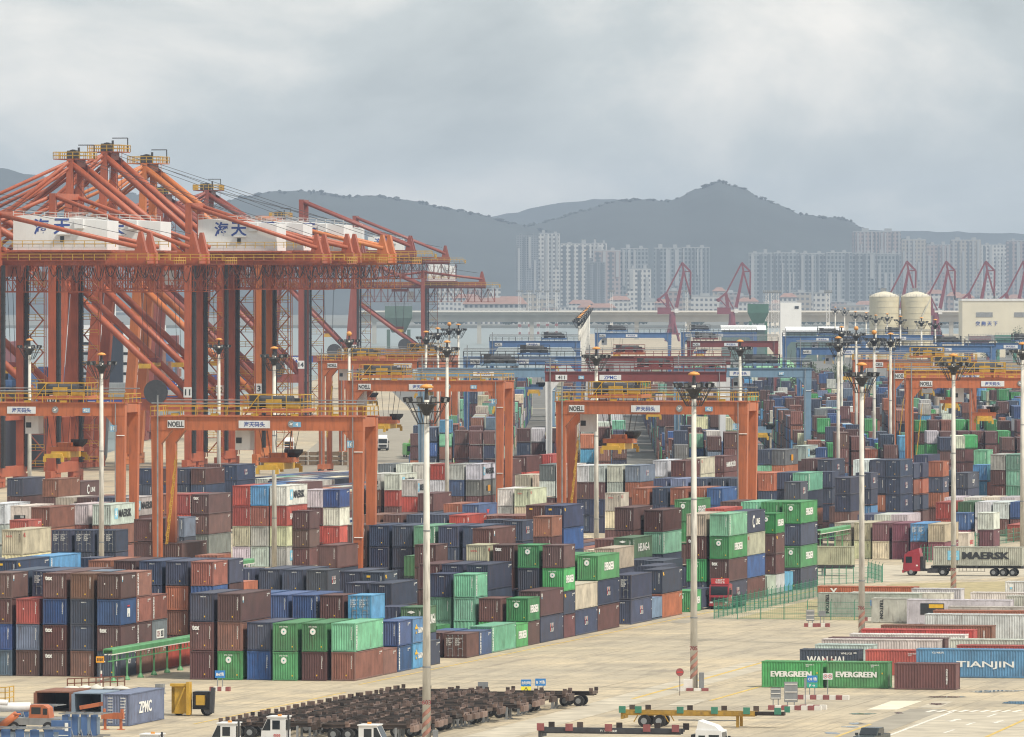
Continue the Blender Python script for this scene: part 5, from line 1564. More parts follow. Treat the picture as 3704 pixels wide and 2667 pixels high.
2 2054.7 41.24 2.60 M4,M4,G4,M4
2 2092.3 41.24 2.88 M4,O4,N4,T4,N4
2 2117.4 41.24 2.88 K4,K4,K4,M4
2 2130.0 41.24 2.60 L4,L4,M4,L4,L4
2 2142.5 41.24 2.60 W4,N4,N4,U4,U4
2 2155.0 41.24 2.88 N2,L2,T2,L2
2 2161.4 41.24 2.75 K4,K4,K4,B4,N4
2 2174.0 41.24 2.88 T4,M4,M4
2 2186.5 41.24 2.60 M2,G2,B2
2 2192.9 41.24 2.88 T4,N4,W4
2 2205.5 41.24 2.60 N2,N2,U2,M2
2 2211.9 41.24 2.60 N4,N4,L4
2 2230.8 41.24 2.60 B4,W4,W4,W4
2 2243.4 41.24 2.60 T4,T4,U4,T4
2 2255.9 41.24 2.88 N4,M4,N4
2 2268.5 41.24 2.60 M2,M2,N2,M2
2 2281.3 41.24 2.75 U4,U4,U4,O4,M4
2 2293.8 41.24 2.88 N4,M4,U4,N4
2 2312.8 41.24 2.60 M4,M4,M4,M4,M4
2 2325.3 41.24 2.60 N4,U4,M4,Y4
2 2337.8 41.24 2.60 M4,M4,M4,M4,M4
2 2350.4 41.24 2.88 O4,L4,L4,L4,L4
2 2362.9 41.24 2.88 N4,N4,O4,L4,N4
2 2375.5 41.24 2.75 M4,N4,M4,M4,M4
2 2388.0 41.24 2.60 W4,M4,W4,W4,U4
2 2400.6 41.24 2.60 N4,U4,M4,U4,W4
2 2413.1 41.24 2.75 G4,G4,G4,G4,M4
2 2425.6 41.24 2.75 B4,N4,G4,G4,G4
2 2438.2 41.24 2.60 N4,N4,B4,N4
2 2450.7 41.24 2.88 T4,M4,B4,B4,B4
2 2463.2 41.24 2.60 B4,B4,B4
2 2482.2 41.24 2.88 N4,N4,N4
2 2494.8 41.24 2.88 N4,N4,N4,O4
2 1425.0 44.12 2.75 W4,M4,M4,M4,M4*
2 1469.0 44.12 2.75 U4,U4,U4,G4
2 1481.6 44.12 2.75 T2,N2,N2,N2,N2
2 1488.0 44.12 2.60 M4,M4,M4,M4
2 1500.5 44.12 2.60 M4,L4,M4,M4
2 1513.1 44.12 2.60 M4,M4,K4,M4
2 1525.6 44.12 2.60 N4,G4,M4,T4
2 1538.1 44.12 2.88 G2,B2,G2,M2,G2
2 1551.0 44.12 2.60 N4,B4,N4,Y4
2 1563.5 44.12 2.88 L4,M4,M4,M4,M4
2 1576.0 44.12 2.60 Y2,Y2,W2,T2
2 1582.5 44.12 2.75 N2,N2,N2,N2,U2
2 1588.9 44.12 2.60 N2,B2,N2,B2,B2
2 1595.3 44.12 2.60 M2,N2,N2,N2,N2
2 1633.2 44.12 2.60 Y2,M2,M2,M2
2 1753.0 44.12 2.75 B4,M4,U4,N4,B4
2 1923.0 44.12 2.60 L4,M4,U4,U4,U4
2 1960.6 44.12 2.60 N4,N4,T4,N4,N4
2 1985.7 44.12 2.60 M4,M4,M4,B4,M4
2 2048.4 44.12 2.60 G4,B4,G4,G4
2 2073.5 44.12 2.60 Y4,Y4,N4,Y4,M4
2 2086.0 44.12 2.88 B2,B2,B2,T2
2 2092.4 44.12 2.88 K4,K4,K4,K4
2 2117.5 44.12 2.60 M4,M4,M4,M4
2 2130.0 44.12 2.88 N4,N4,U4,M4
2 2167.7 44.12 2.88 M2,L2,Y2,U2,N2
2 2174.1 44.12 2.88 B2,O2,B2,M2,W2
2 2312.6 44.12 2.60 U4,K4,M4,K4,L4
2 2325.2 44.12 2.88 M2,W2,N2,U2,L2
2 2356.9 44.12 2.75 M4,M4,M4,M4,W4
2 2375.9 44.12 2.75 W2,W2,M2,W2,T2
2 1425.0 47.00 2.60 M4,B4,M4,M4,M4
2 1437.5 47.00 2.88 B4,B4,U4,B4
2 1456.5 47.00 2.75 M2,M2,M2,B2,M2
2 1658.1 47.00 2.88 M4,M4,M4,M4,Y4
2 1758.4 47.00 2.88 U4,U4,T4
2 1808.9 47.00 2.88 C4,C4,T4
2 1922.4 47.00 2.60 W4,M4,M4,N4,M4
2 1934.9 47.00 2.88 U4,U4,U4,N4
2 1953.9 47.00 2.60 U4,B4,U4,M4,U4
2 2004.0 47.00 2.60 M2,M2,B2,T2,M2
2 2029.4 47.00 2.60 U2,U2,U2,B2,M2
2 2048.4 47.00 2.60 W2,W2,W2,W2,W2
2 2155.4 47.00 2.75 C4,N4,T4,T4
2 2167.9 47.00 2.60 N2,N2,M2,N2,N2
2 2293.9 47.00 2.60 M4,M4,B4,M4,N4
2 2306.5 47.00 2.60 M2,M2,M2,M2,M2
2 2382.0 47.00 2.88 W2,M2,M2,W2,W2
2 2426.4 47.00 2.75 M4,N4,N4,N4,N4
2 1444.0 49.88 2.60 O4,O4,M4,O4
2 1456.5 49.88 2.60 U2,B2,T2,Y2
2 1469.4 49.88 2.60 M2,K2,M2,M2
2 1488.3 49.88 2.75 N4,L4,N4,N4
2 1633.2 49.88 2.75 N4,M4,M4,M4
2 1652.2 49.88 2.88 L2,M2,M2,M2
2 1665.0 49.88 2.60 N2,M2,N2,N2,U2
2 1684.0 49.88 2.60 M4,C4,U4,M4,U4
2 1696.5 49.88 2.75 N4,N4,N4,N4,N4
2 1721.6 49.88 2.75 M4,W4,W4,M4,W4
2 1803.3 49.88 2.88 N2,N2,N2,N2,N2
2 1809.7 49.88 2.88 M4,M4,T4,L4,M4
2 1822.2 49.88 2.75 N2,M2,N2,N2,N2
2 1828.6 49.88 2.60 W4,N4,M4,M4
2 1841.2 49.88 2.75 G4,T4,N4,N4
2 1853.7 49.88 2.88 U4,M4,M4
2 1866.2 49.88 2.60 B4,B4,N4,G4
2 1891.4 49.88 2.60 M4,M4,M4,M4,M4
2 1954.1 49.88 2.60 L4,N4,N4,K4,M4
2 2079.8 49.88 2.88 T4,C4,T4,T4
2 2129.9 49.88 2.60 W2,N2,W2,W2,W2
2 2306.3 49.88 2.60 N2,N2,M2,N2,N2
2 2388.2 49.88 2.60 M4,M4,M4,M4,M4
2 2400.8 49.88 2.60 N2,L2,N2,N2,T2
2 2488.8 49.88 2.60 K4,M4,Y4,T4,T4
2 1425.0 52.76 2.88 N2,W2,N2,M2
2 1431.4 52.76 2.60 G4,K4,U4,Y4
2 1444.0 52.76 2.60 W4,N4,N4,N4,N4
2 1462.9 52.76 2.75 N4,W4,G4,G4
2 1475.4 52.76 2.88 B4,M4,M4,U4
2 1513.1 52.76 2.75 U4,B4,U4,U4
2 1588.3 52.76 2.60 W4,N4,N4,U4
2 1600.9 52.76 2.60 N4,U4,N4,U4
2 1613.4 52.76 2.60 N4,N4,N4,N4
2 1638.5 52.76 2.88 N2,L2,K2,N2
2 1670.0 52.76 2.75 L4,L4,L4,L4
2 1682.5 52.76 2.75 W4,M4,M4,W4
2 1695.1 52.76 2.88 M2,M2,N2,M2,M2
2 1714.0 52.76 2.60 W2,T2,U2,U2,U2
2 1733.0 52.76 2.60 O4,N4,T4,O4,T4
2 1751.9 52.76 2.60 B4,M4,B4,B4,B4
2 1764.5 52.76 2.60 M4,G4,M4,M4,T4
2 1783.4 52.76 2.88 O2,K2,K2,K2,K2
2 1808.9 52.76 2.60 M2,M2,C2,T2,M2
2 1815.3 52.76 2.60 U4,U4,Y4,U4,U4
2 1827.8 52.76 2.75 T4,L4,N4,N4,M4
2 1940.7 52.76 2.75 C4,G4,G4,G4,G4
2 2161.1 52.76 2.88 M4,W4,M4,M4
2 2211.3 52.76 2.75 M4,C4,C4,B4,N4
2 2223.9 52.76 2.88 N4,N4,N4,O4,T4
2 2236.4 52.76 2.75 N4,M4,M4,N4,N4
2 2248.9 52.76 2.60 M2,N2,N2,N2,N2
2 2255.4 52.76 2.60 G4,M4,G4,G4,N4
2 2267.9 52.76 2.75 T4,N4,G4,C4,N4
2 2280.4 52.76 2.88 M4,U4,M4,M4
2 2393.3 52.76 2.60 M4,T4,B4,W4,N4
2 1431.4 55.64 2.60 L4,L4,L4,L4,L4*
2 1557.4 55.64 2.88 T4,K4,K4,N4
2 1588.9 55.64 2.75 B2,M2,M2,B2
2 1614.2 55.64 2.60 G4,C4,G4,G4,G4
2 1702.3 55.64 2.60 O4,W4,G4,M4,O4
2 1733.8 55.64 2.75 M4,M4,O4,G4,W4
2 1765.3 55.64 2.88 M4,K4,M4,M4,N4
2 1809.6 55.64 2.88 W2,N2,N2,M2,M2
2 1841.2 55.64 2.75 M2,B2,M2,T2,M2
2 1847.6 55.64 2.88 N4,L4,L4,B4,B4
2 1860.1 55.64 2.75 W4,M4,W4,W4,M4
2 1872.7 55.64 2.75 M4,M4,N4,N4,W4
2 1885.2 55.64 2.88 N4,M4,T4,M4,M4
2 1897.7 55.64 2.88 K4,M4,M4,K4,N4
2 1910.3 55.64 2.75 N4,N4,N4,N4,N4
2 1922.8 55.64 2.60 N4,N4,T4,N4,L4
2 1935.3 55.64 2.60 Y4,B4,B4,B4,B4
2 1947.9 55.64 2.60 Y4,M4,M4,M4,L4
2 1960.4 55.64 2.88 W2,W2,T2,K2,K2
2 2029.8 55.64 2.60 G4,M4,M4,K4,M4
2 2086.7 55.64 2.60 L4,B4,B4,N4,B4
2 2099.3 55.64 2.88 N4,N4,N4,N4
2 2118.2 55.64 2.60 M2,M2,M2,N2,L2
2 2124.6 55.64 2.60 M4,M4,Y4,M4,G4
2 2137.2 55.64 2.88 M4,M4,M4,M4
2 2149.7 55.64 2.88 U4,N4,M4,B4
2 2174.8 55.64 2.60 M4,B4,O4,M4,O4
2 2187.3 55.64 2.60 B4,Y4,Y4,Y4,Y4
2 2237.5 55.64 2.88 M4,M4,K4,N4
2 2357.0 55.64 2.75 N4,N4,N4,N4,N4
2 2470.5 55.64 2.60 M4,M4,T4,N4,M4
2 1709.1 66.44 2.88 M4,U4,T4
2 1721.6 66.44 2.60 N2,N2,N2,N2
2 1728.0 66.44 2.88 N2,M2,N2
2 1734.4 66.44 2.60 B4,B4,N4,B4,B4
2 1747.0 66.44 2.60 M4,M4,M4,M4,B4
2 1759.5 66.44 2.60 M4,M4,L4,C4,M4
2 1772.0 66.44 2.60 M2,M2,M2,U2,M2
2 1778.5 66.44 2.75 T4,K4,N4,N4
2 1791.0 66.44 2.75 N4,N4,N4,N4
2 1803.5 66.44 2.88 M4,M4,M4,M4
2 1816.1 66.44 2.88 O4,T4,Y4,Y4,O4
2 1828.6 66.44 2.60 W4,G4,W4,O4,W4
2 1872.7 66.44 2.88 M4,N4,B4,M4
2 1885.2 66.44 2.60 K4,Y4,T4,C4
2 1904.1 66.44 2.88 K4,L4,N4
2 1929.2 66.44 2.88 W4,N4,K4
2 1941.8 66.44 2.60 M2,N2,M2,M2,M2
2 1948.2 66.44 2.88 O4,M4,M4
2 1992.2 66.44 2.88 M4,M4,O4,B4,M4
2 2029.9 66.44 2.60 C4,Y4,W4,W4
2 2042.4 66.44 2.60 C2,C2,C2,C2
2 2048.8 66.44 2.60 N4,N4,N4,N4
2 2061.4 66.44 2.60 U4,M4,M4,M4
2 2073.9 66.44 2.88 T2,T2,T2,U2
2 2105.4 66.44 2.60 K4,K4,K4,K4,K4
2 2117.9 66.44 2.75 M4,M4,M4,M4
2 2130.5 66.44 2.88 N2,M2,G2,M2,Y2
2 2155.8 66.44 2.75 W2,W2,L2,B2
2 2162.2 66.44 2.75 W4,M4,M4,M4
2 2174.8 66.44 2.75 U4,C4,N4,U4
2 2212.7 66.44 2.88 T4,T4,T4,C4
2 2237.8 66.44 2.60 U4,N4,N4,T4
2 2262.8 66.44 2.75 W2,W2,O2,G2,W2
2 2269.2 66.44 2.75 Y4,O4,Y4,M4
2 2313.3 66.44 2.60 O4,T4,O4,O4
2 2325.8 66.44 2.60 M4,N4,M4,M4
2 2338.4 66.44 2.88 U4,M4,M4,M4,U4
2 2350.9 66.44 2.75 W2,W2,Y2,W2
2 2357.3 66.44 2.75 B4,N4,B4,K4,B4
2 2414.2 66.44 2.88 N4,N4,N4,N4
2 2464.6 66.44 2.88 M4,G4,Y4,Y4
2 2477.1 66.44 2.75 M2,B2,M2,M2,M2
2 2483.6 66.44 2.88 N4,M4,N4,U4,N4
2 1777.2 69.32 2.88 M2,M2,M2,M2
2 1808.7 69.32 2.60 T4,M4,M4,M4,M4
2 1840.2 69.32 2.88 N4,N4,M4,M4,N4
2 1940.8 69.32 2.75 N4,T4,N4,N4,N4
2 2066.5 69.32 2.60 U4,M4,G4,M4,U4
2 2079.0 69.32 2.88 T2,T2,T2,T2,T2
2 2091.9 69.32 2.88 B4,B4,N4,B4
2 2104.4 69.32 2.88 M2,N2,N2,Y2
2 2129.8 69.32 2.88 B2,B2,M2,B2,C2
2 2174.1 69.32 2.88 C2,K2,M2,M2,K2
2 2180.5 69.32 2.88 M4,T4,T4,N4,T4
2 2262.5 69.32 2.75 N4,B4,K4,N4
2 2344.1 69.32 2.88 K4,K4,T4,K4
2 2375.6 69.32 2.88 N4,N4,N4,N4,N4
2 2394.6 69.32 2.88 L2,L2,G2,L2,L2
2 2426.0 69.32 2.88 M4,M4,M4,N4,M4
2 2495.2 69.32 2.60 M4,M4,T4,M4,M4
2 1872.9 72.20 2.88 N4,M4,N4,N4
2 1898.0 72.20 2.60 U4,M4,B4,M4,U4
2 1954.6 72.20 2.88 U4,N4,M4,B4,K4
2 1967.1 72.20 2.75 M4,M4,M4,N4,M4
2 2011.2 72.20 2.88 U4,B4,M4,U4,U4
2 2023.7 72.20 2.75 K4,L4,K4,K4,K4
2 2036.3 72.20 2.60 O4,K4,K4,N4,M4
2 2086.4 72.20 2.88 C4,M4,M4,C4
2 2350.9 72.20 2.60 C4,U4,U4,U4
2 2395.0 72.20 2.60 M4,M4,M4,M4
2 1828.1 75.08 2.60 W4,M4,M4,L4,W4
2 1859.6 75.08 2.60 B4,B4,C4,M4
2 1872.1 75.08 2.60 O4,O4,O4,O4
2 1884.7 75.08 2.75 C4,N4,N4,N4
2 1909.8 75.08 2.75 M4,W4,W4,W4
2 1934.8 75.08 2.88 B4,M4,B4,B4
2 1947.4 75.08 2.88 K2,N2,G2,M2,N2
2 2073.3 75.08 2.75 B4,B4,B4,M4,B4
2 2085.9 75.08 2.88 G4,N4,N4,N4,N4
2 2111.0 75.08 2.75 L4,L4,N4,L4,L4
2 2155.0 75.08 2.75 C4,B4,B4,G4
2 2180.1 75.08 2.60 C4,C4,C4,C4,C4
2 2218.0 75.08 2.60 W4,U4,U4,C4,U4
2 2230.5 75.08 2.60 K4,U4,U4,U4,L4
2 2287.4 75.08 2.88 O2,T2,K2,K2,L2
2 2388.0 75.08 2.60 N2,K2,G2,B2,B2
2 2426.1 75.08 2.88 N4,N4,M4,W4
2 1777.8 77.96 2.88 M2,M2,M2,W2
2 1809.3 77.96 2.60 N4,N4,N4,N4
2 1853.3 77.96 2.60 B2,L2,B2,B2
2 1872.3 77.96 2.75 W4,W4,W4,G4
2 1897.3 77.96 2.60 M4,K4,W4,N4,W4
2 2004.4 77.96 2.60 B2,W2,W2,W2,W2
2 2023.3 77.96 2.75 W4,N4,W4,G4,W4
2 2035.8 77.96 2.75 C4,B4,B4,B4,N4
2 2054.8 77.96 2.75 N4,M4,M4,M4,M4
2 2142.9 77.96 2.88 N4,N4,N4,Y4,M4
2 2193.6 77.96 2.75 M4,M4,M4,M4,T4
2 2306.8 77.96 2.88 Y4,Y4,Y4,C4,Y4
2 2432.6 77.96 2.60 C4,O4,T4,T4,Y4
2 1789.8 80.84 2.60 T4,M4,U4,N4
2 1802.4 80.84 2.60 N4,N4,N4,N4,N4
2 1852.6 80.84 2.60 W4,W4,W4,W4,W4
2 1884.1 80.84 2.75 W4,W4,N4,W4
2 1896.6 80.84 2.88 T4,K4,O4,K4
2 1959.6 80.84 2.88 K2,K2,B2,K2
2 2028.7 80.84 2.88 U4,T4,T4,T4
2 2053.8 80.84 2.60 W2,N2,N2,M2,N2
2 2072.7 80.84 2.60 B4,T4,B4,Y4,B4
2 2223.5 80.84 2.88 N4,N4,C4,N4,N4
2 2242.4 80.84 2.88 M4,N4,N4,N4,N4
2 2280.1 80.84 2.88 M2,M2,B2,B2,L2
2 2292.9 80.84 2.88 G2,G2,G2,C2,B2
2 2299.3 80.84 2.60 W4,M4,M4,T4,N4
2 2330.8 80.84 2.60 N4,N4,N4,M4,N4
2 2437.6 80.84 2.60 T4,T4,T4,T4,T4
2 2450.2 80.84 2.75 M4,M4,M4,M4,K4
2 2462.7 80.84 2.88 N4,M4,M4,M4,W4
2 1695.0 91.64 2.60 T2,K2,M2,K2
2 1701.4 91.64 2.88 L4,T4,T4
2 1714.0 91.64 2.60 B4,U4,B4
2 1726.5 91.64 2.75 M4,M4,M4,M4
2 1739.1 91.64 2.75 M4,W4,N4,W4,U4
2 1770.5 91.64 2.75 K2,K2,M2,K2
2 1795.9 91.64 2.60 O2,O2,O2,O2
2 1802.3 91.64 2.60 M2,M2,M2,O2
2 1808.7 91.64 2.75 N4,W4,M4,N4,M4
2 1909.5 91.64 2.88 N4,N4
2 1941.0 91.64 2.75 N2,M2,N2
2 1991.7 91.64 2.75 B2,B2,M2,B2
2 1998.1 91.64 2.60 O4,O4,O4,G4
2 2017.0 91.64 2.60 N4,N4,C4,O4,N4
2 2029.6 91.64 2.60 M4,W4,M4,M4
2 2042.1 91.64 2.88 M4,N4,M4,N4,N4
2 2067.3 91.64 2.60 G4,U4,G4,G4,G4
2 2079.8 91.64 2.60 G4,T4,M4,M4,M4
2 2136.4 91.64 2.60 N4,C4,N4,C4
2 2148.9 91.64 2.75 U4,M4,N4,M4,U4
2 2161.4 91.64 2.88 N4,N4,N4,N4
2 2174.0 91.64 2.60 U2,U2,U2,B2
2 2180.4 91.64 2.75 M2,M2,M2,M2,M2
2 2199.3 91.64 2.60 U4,U4,U4,W4,U4
2 2211.9 91.64 2.75 G4,G4,G4,K4,G4
2 2224.4 91.64 2.60 M4,L4,M4,U4
2 2237.0 91.64 2.88 M4,U4,U4,U4
2 2249.5 91.64 2.75 O4,O4,O4,O4
2 2262.1 91.64 2.60 W4,W4,W4,W4
2 2274.6 91.64 2.75 T4,T4,T4,T4,T4
2 2306.1 91.64 2.88 T2,T2,W2,T2
2 2325.0 91.64 2.75 K4,K4,K4,K4
2 2406.7 91.64 2.60 M4,M4,M4,N4
2 2419.2 91.64 2.75 B4,L4,B4,B4
2 2444.3 91.64 2.60 C2,L2,C2,G2
2 1802.2 94.52 2.60 U4,U4,U4,L4,U4
2 1890.2 94.52 2.88 W2,T2,W2
2 1909.2 94.52 2.60 O4,O4,K4,O4
2 1934.3 94.52 2.75 W4,W4,M4,W4
2 1946.9 94.52 2.88 U4,U4
2 1972.0 94.52 2.75 T2,T2,T2
2 1978.4 94.52 2.60 T2,N2,N2,N2
2 1997.3 94.52 2.60 W4,W4,W4
2 2009.8 94.52 2.88 U4,N4,M4,N4
2 2072.8 94.52 2.75 M2,K2,O2,K2
2 2123.6 94.52 2.60 W2,W2,W2,W2,W2
2 2142.6 94.52 2.88 Y2,Y2,U2,M2,M2
2 2155.4 94.52 2.75 W2,W2,N2,T2,N2
2 2187.2 94.52 2.75 N4,C4,N4,B4,B4
2 1878.2 97.40 2.60 N4,N4,T4,W4,N4
2 2048.3 97.40 2.60 U4,W4,W4,W4
2 2117.7 97.40 2.88 O4,M4,W4,W4,M4
2 2274.6 97.40 2.60 T4,K4,K4,T4,T4
2 2356.3 97.40 2.75 W4,W4,W4,M4,T4
2 2381.4 97.40 2.88 N4,N4,N4,N4,M4
2 2393.9 97.40 2.88 T4,T4,T4,T4,T4
2 2425.4 97.40 2.88 N4,N4,N4,N4
2 2437.9 97.40 2.60 N4,N4,L4,N4
2 2450.5 97.40 2.60 M2,C2,C2,N2
2 2456.9 97.40 2.60 W4,W4,W4,W4
2 2469.4 97.40 2.60 M4,N4,M4,N4
2 2494.5 97.40 2.60 N2,N2,N2,N2
2 1916.2 100.28 2.60 N2,L2,L2,L2,L2
2 1979.2 100.28 2.88 N4,N4,N4,M4,G4
2 2004.6 100.28 2.60 Y4,Y4,B4,Y4
2 2017.1 100.28 2.75 T4,T4,T4,T4,M4
2 2042.2 100.28 2.60 N2,C2,C2,C2,C2
2 2048.6 100.28 2.60 N4,B4,N4,N4
2 2061.1 100.28 2.60 U4,T4,M4,T4,T4
2 2073.7 100.28 2.88 N2,M2,N2,N2
2 2092.9 100.28 2.75 W4,L4,N4,U4,L4
2 2105.4 100.28 2.75 B4,B4,N4,B4
2 2407.3 100.28 2.60 N2,N2,N2,M2,B2
2 2413.8 100.28 2.75 C4,M4,C4,C4,C4
2 1942.1 103.16 2.60 M4,U4,U4,M4,M4
2 1954.7 103.16 2.60 U4,U4,U4,U4,U4
2 1979.8 103.16 2.75 K2,N2,K2,C2,G2
2 1986.2 103.16 2.75 U2,U2,U2,U2,N2
2 2005.1 103.16 2.75 N4,T4,Y4,U4,M4
2 2099.4 103.16 2.60 C4,G4,G4,G4,G4
2 2111.9 103.16 2.88 T4,W4,T4,T4,G4
2 2137.0 103.16 2.75 T4,M4,T4,N4,T4
2 2149.5 103.16 2.75 B2,B2,N2,N2,Y2
2 2162.3 103.16 2.75 M4,C4,M4,M4,L4
2 2174.9 103.16 2.60 B2,O2,M2,C2
2 2181.3 103.16 2.75 N4,O4,N4,N4
2 2193.8 103.16 2.60 W4,W4,W4,N4,N4
2 2464.2 103.16 2.75 N4,B4,B4,M4,B4
2 2135.2 106.04 2.88 M2,B2,T2,M2,M2
2 2286.3 106.04 2.60 N4,U4,Y4,U4,U4
2 2324.0 106.04 2.88 Y4,W4,G4,W4
2 2361.6 106.04 2.75 B4,B4,B4,K4,B4
2 2380.6 106.04 2.88 T2,N2,M2,N2,N2
2 2431.3 106.04 2.88 U4,B4,B4,N4,W4
2 2443.9 106.04 2.88 M4,N4,W4,W4,W4
2 2469.0 106.04 2.88 W4,M4,K4,C4
2 2481.6 106.04 2.75 N4,N4,L4,M4,N4
2 2457.6 116.84 2.75 N2,N2,N2,N2
2 2464.0 116.84 2.75 M4,U4,M4,M4
2 2476.6 116.84 2.88 N4,N4,N4,N4
2 2225.4 119.72 2.60 N4,G4,T4,T4
2 2237.9 119.72 2.75 T4,T4,M4,T4
2 2275.8 119.72 2.60 M4,M4,B4,M4
2 2288.3 119.72 2.60 W2,N2,M2,M2
2 2294.8 119.72 2.75 M2,M2,M2,M2
2 2307.6 119.72 2.60 T4,T4,N4,T4,T4
2 2320.1 119.72 2.60 M4,M4,M4,T4
2 2332.7 119.72 2.60 T4,T4,T4,M4,T4
2 2345.2 119.72 2.60 N2,N2,N2,M2,N2
2 2351.6 119.72 2.88 U2,U2,U2,U2
2 2358.0 119.72 2.60 C4,O4,G4,W4,G4
2 2471.2 119.72 2.60 N4,U4,U4,N4
2 2337.2 122.60 2.88 N4,M4,T4,T4
2 2425.3 122.60 2.75 Y4,W4,Y4,Y4,Y4
2 2456.9 122.60 2.75 M4,M4,G4,M4
2 2488.4 122.60 2.60 B4,B4,B4,B4
2 2395.0 125.48 2.75 K2,N2,M2,M2,M2
2 2420.3 125.48 2.75 N4,N4,N4,M4,N4
2 2392.5 128.36 2.60 U4,U4,Y4,U4,U4
2 2475.4 131.24 2.60 Y4,C4,C4,C4,C4
1 1305.4 -324.68 2.60 O4,C4,N4
1 1318.0 -324.68 2.60 T4,W4,U4
1 1330.6 -324.68 2.60 N4,M4,N4
1 1343.2 -324.68 2.60 T4,N4,B4
1 1292.8 -321.80 2.60 N4,B4,W4
1 1305.4 -321.80 2.60 N4,O4,T4
1 1318.0 -321.80 2.60 M4,M4,M4
1 1330.6 -321.80 2.60 T4,M4,N4
1 1343.2 -321.80 2.60 U4,B4,C4
1 1179.4 -318.92 2.60 N4,O4,O4
1 1292.8 -318.92 2.60 U4,C4,M4
1 1305.4 -318.92 2.60 W4,U4,C4
1 1318.0 -318.92 2.60 W4,U4,N4
1 1330.6 -318.92 2.60 M4,B4,N4
1 1343.2 -318.92 2.60 U4,N4,U4
1 1280.2 -316.04 2.60 N4,M4,N4
1 1292.8 -316.04 2.60 O4,B4,W4
1 1305.4 -316.04 2.60 M4,B4,N4
1 1318.0 -316.04 2.60 N4,W4,N4
1 1330.6 -316.04 2.60 C4,M4,N4
1 1343.2 -316.04 2.60 T4,U4,T4
1 1255.0 -313.16 2.60 C4,N4,M4
1 1267.6 -313.16 2.60 W4,T4,U4
1 1280.2 -313.16 2.60 U4,M4,W4
1 1292.8 -313.16 2.60 C4,U4,U4
1 1305.4 -313.16 2.60 W4,M4,C4
1 1318.0 -313.16 2.60 B4,B4,N4
1 1330.6 -313.16 2.60 N4,T4,U4
1 1343.2 -313.16 2.60 U4,N4,W4
1 1255.0 -310.28 2.60 N4,U4,U4
1 1280.2 -310.28 2.60 N4,M4,W4
1 1292.8 -310.28 2.60 U4,W4,N4
1 1305.4 -310.28 2.60 B4,N4,N4
1 1318.0 -310.28 2.60 O4,N4,M4
1 1242.4 -299.93 2.60 C4,B4,M4
1 1255.0 -299.93 2.60 N4,M4,N4
1 1267.6 -299.93 2.60 W4,B4,N4
1 1229.8 -297.05 2.60 M4,B4,O4
1 1242.4 -297.05 2.60 W4,M4,W4
1 1255.0 -297.05 2.60 T4,M4,O4
1 1229.8 -294.17 2.60 M4,N4,M4
1 1242.4 -294.17 2.60 N4,B4,N4
1 1217.2 -291.29 2.60 O4,N4,C4
1 1229.8 -291.29 2.60 T4,T4,N4
1 1204.6 -288.41 2.60 O4,C4,O4
1 1192.0 -285.53 2.60 O4,M4,B4
1 1154.2 -275.18 2.60 U4,W4
1 1166.8 -275.18 2.60 M4,C4
1 1154.2 -272.30 2.60 O4,U4
1 1141.6 -269.42 2.60 B4,W4
1 1066.0 -250.43 2.60 B4,M4,U4
1 1343.2 -236.03 2.60 B4,C4,U4
1 1078.6 -225.68 2.60 N4,C4
1 1066.0 -222.80 2.60 W4,M4
1 1053.4 -219.92 2.60 O4,M4
1 1066.0 -219.92 2.60 U4,O4
1 1040.8 -217.04 2.60 N4,N4
1 1053.4 -217.04 2.60 C4,N4
1 1028.2 -214.16 2.60 N4,B4
1 1040.8 -214.16 2.60 C4,O4
1 1028.2 -211.28 2.60 N4,C4'''
def block_of(v): return round((v + 186.53) / 24.75 + 2 - 0.28)
BN = {2: 'front block', 1: 'second block', 0: 'third block', -1: 'fourth block', -2: 'fifth block', -3: 'sixth block', -4: 'seventh block', -5: 'eighth block', 3: 'block by the fenced road', 4: 'block by the frame edge'}
recs = []
for ln in STACKS.split('\n'):
    z, u, v, hh, cs = ln.split(); recs.append([int(z), float(u), float(v), float(hh), cs.split(',')])
from collections import defaultdict
cols = defaultdict(list)
for i, r_ in enumerate(recs):
    if r_[0] == 1: b_ = block_of(r_[2]); key = (1, b_, max(0, min(7, round((-186.53 + (b_ - 2) * 24.75 - r_[2]) / 2.88) + 1)))
    else: b_ = math.floor((r_[2] - 38.8) / 25.2); key = (2, b_, max(0, min(7, round((r_[2] - 38.8 - 25.2 * b_ - 2.44) / 2.88) + 1)))
    r_.append(key); cols[key].append(i)
for k_, lst in cols.items():
    lst.sort(key=lambda i: (recs[i][1], recs[i][2]))
    for j, i in enumerate(lst): recs[i].append(j + 1)
far = []          # containers too small or hidden to be told apart, one mesh below
TIER = ['ground tier', 'second tier', 'third tier', 'fourth tier', 'fifth tier', 'sixth tier']
for z, u, v, hh, cs, key, nth in recs:
    Y = yard if z == 1 else yard2; rz = -TH if z == 1 else -TH2
    for t, c in enumerate(cs):
        obj_ = c.endswith('*'); c = c.rstrip('*'); L = LEN[c[1]]
        p = Y(u + L / 2, v - CW / 2, t * hh + .01)
        if obj_:
            wd = WORDS.get(c[2:], ''); bn = BN.get(key[1], 'far block') if z == 1 else 'far yard block %s' % NUM[min(12, key[1] + 4)]
            lab = '%s%s %s container, %s of %s stack in column %s, %s' % (wd + ' ' if wd else '', CNAME[c[0]], 'long' if c[1] == '4' else 'short', TIER[t], ORD[min(nth, 40)], NUM[key[2]], bn)
            put_container(c, p, rz, hh, lab, 'stacked shipping containers')
        else: far.append((p, rz, L, hh - .02, shade(c[0]), c[0]))
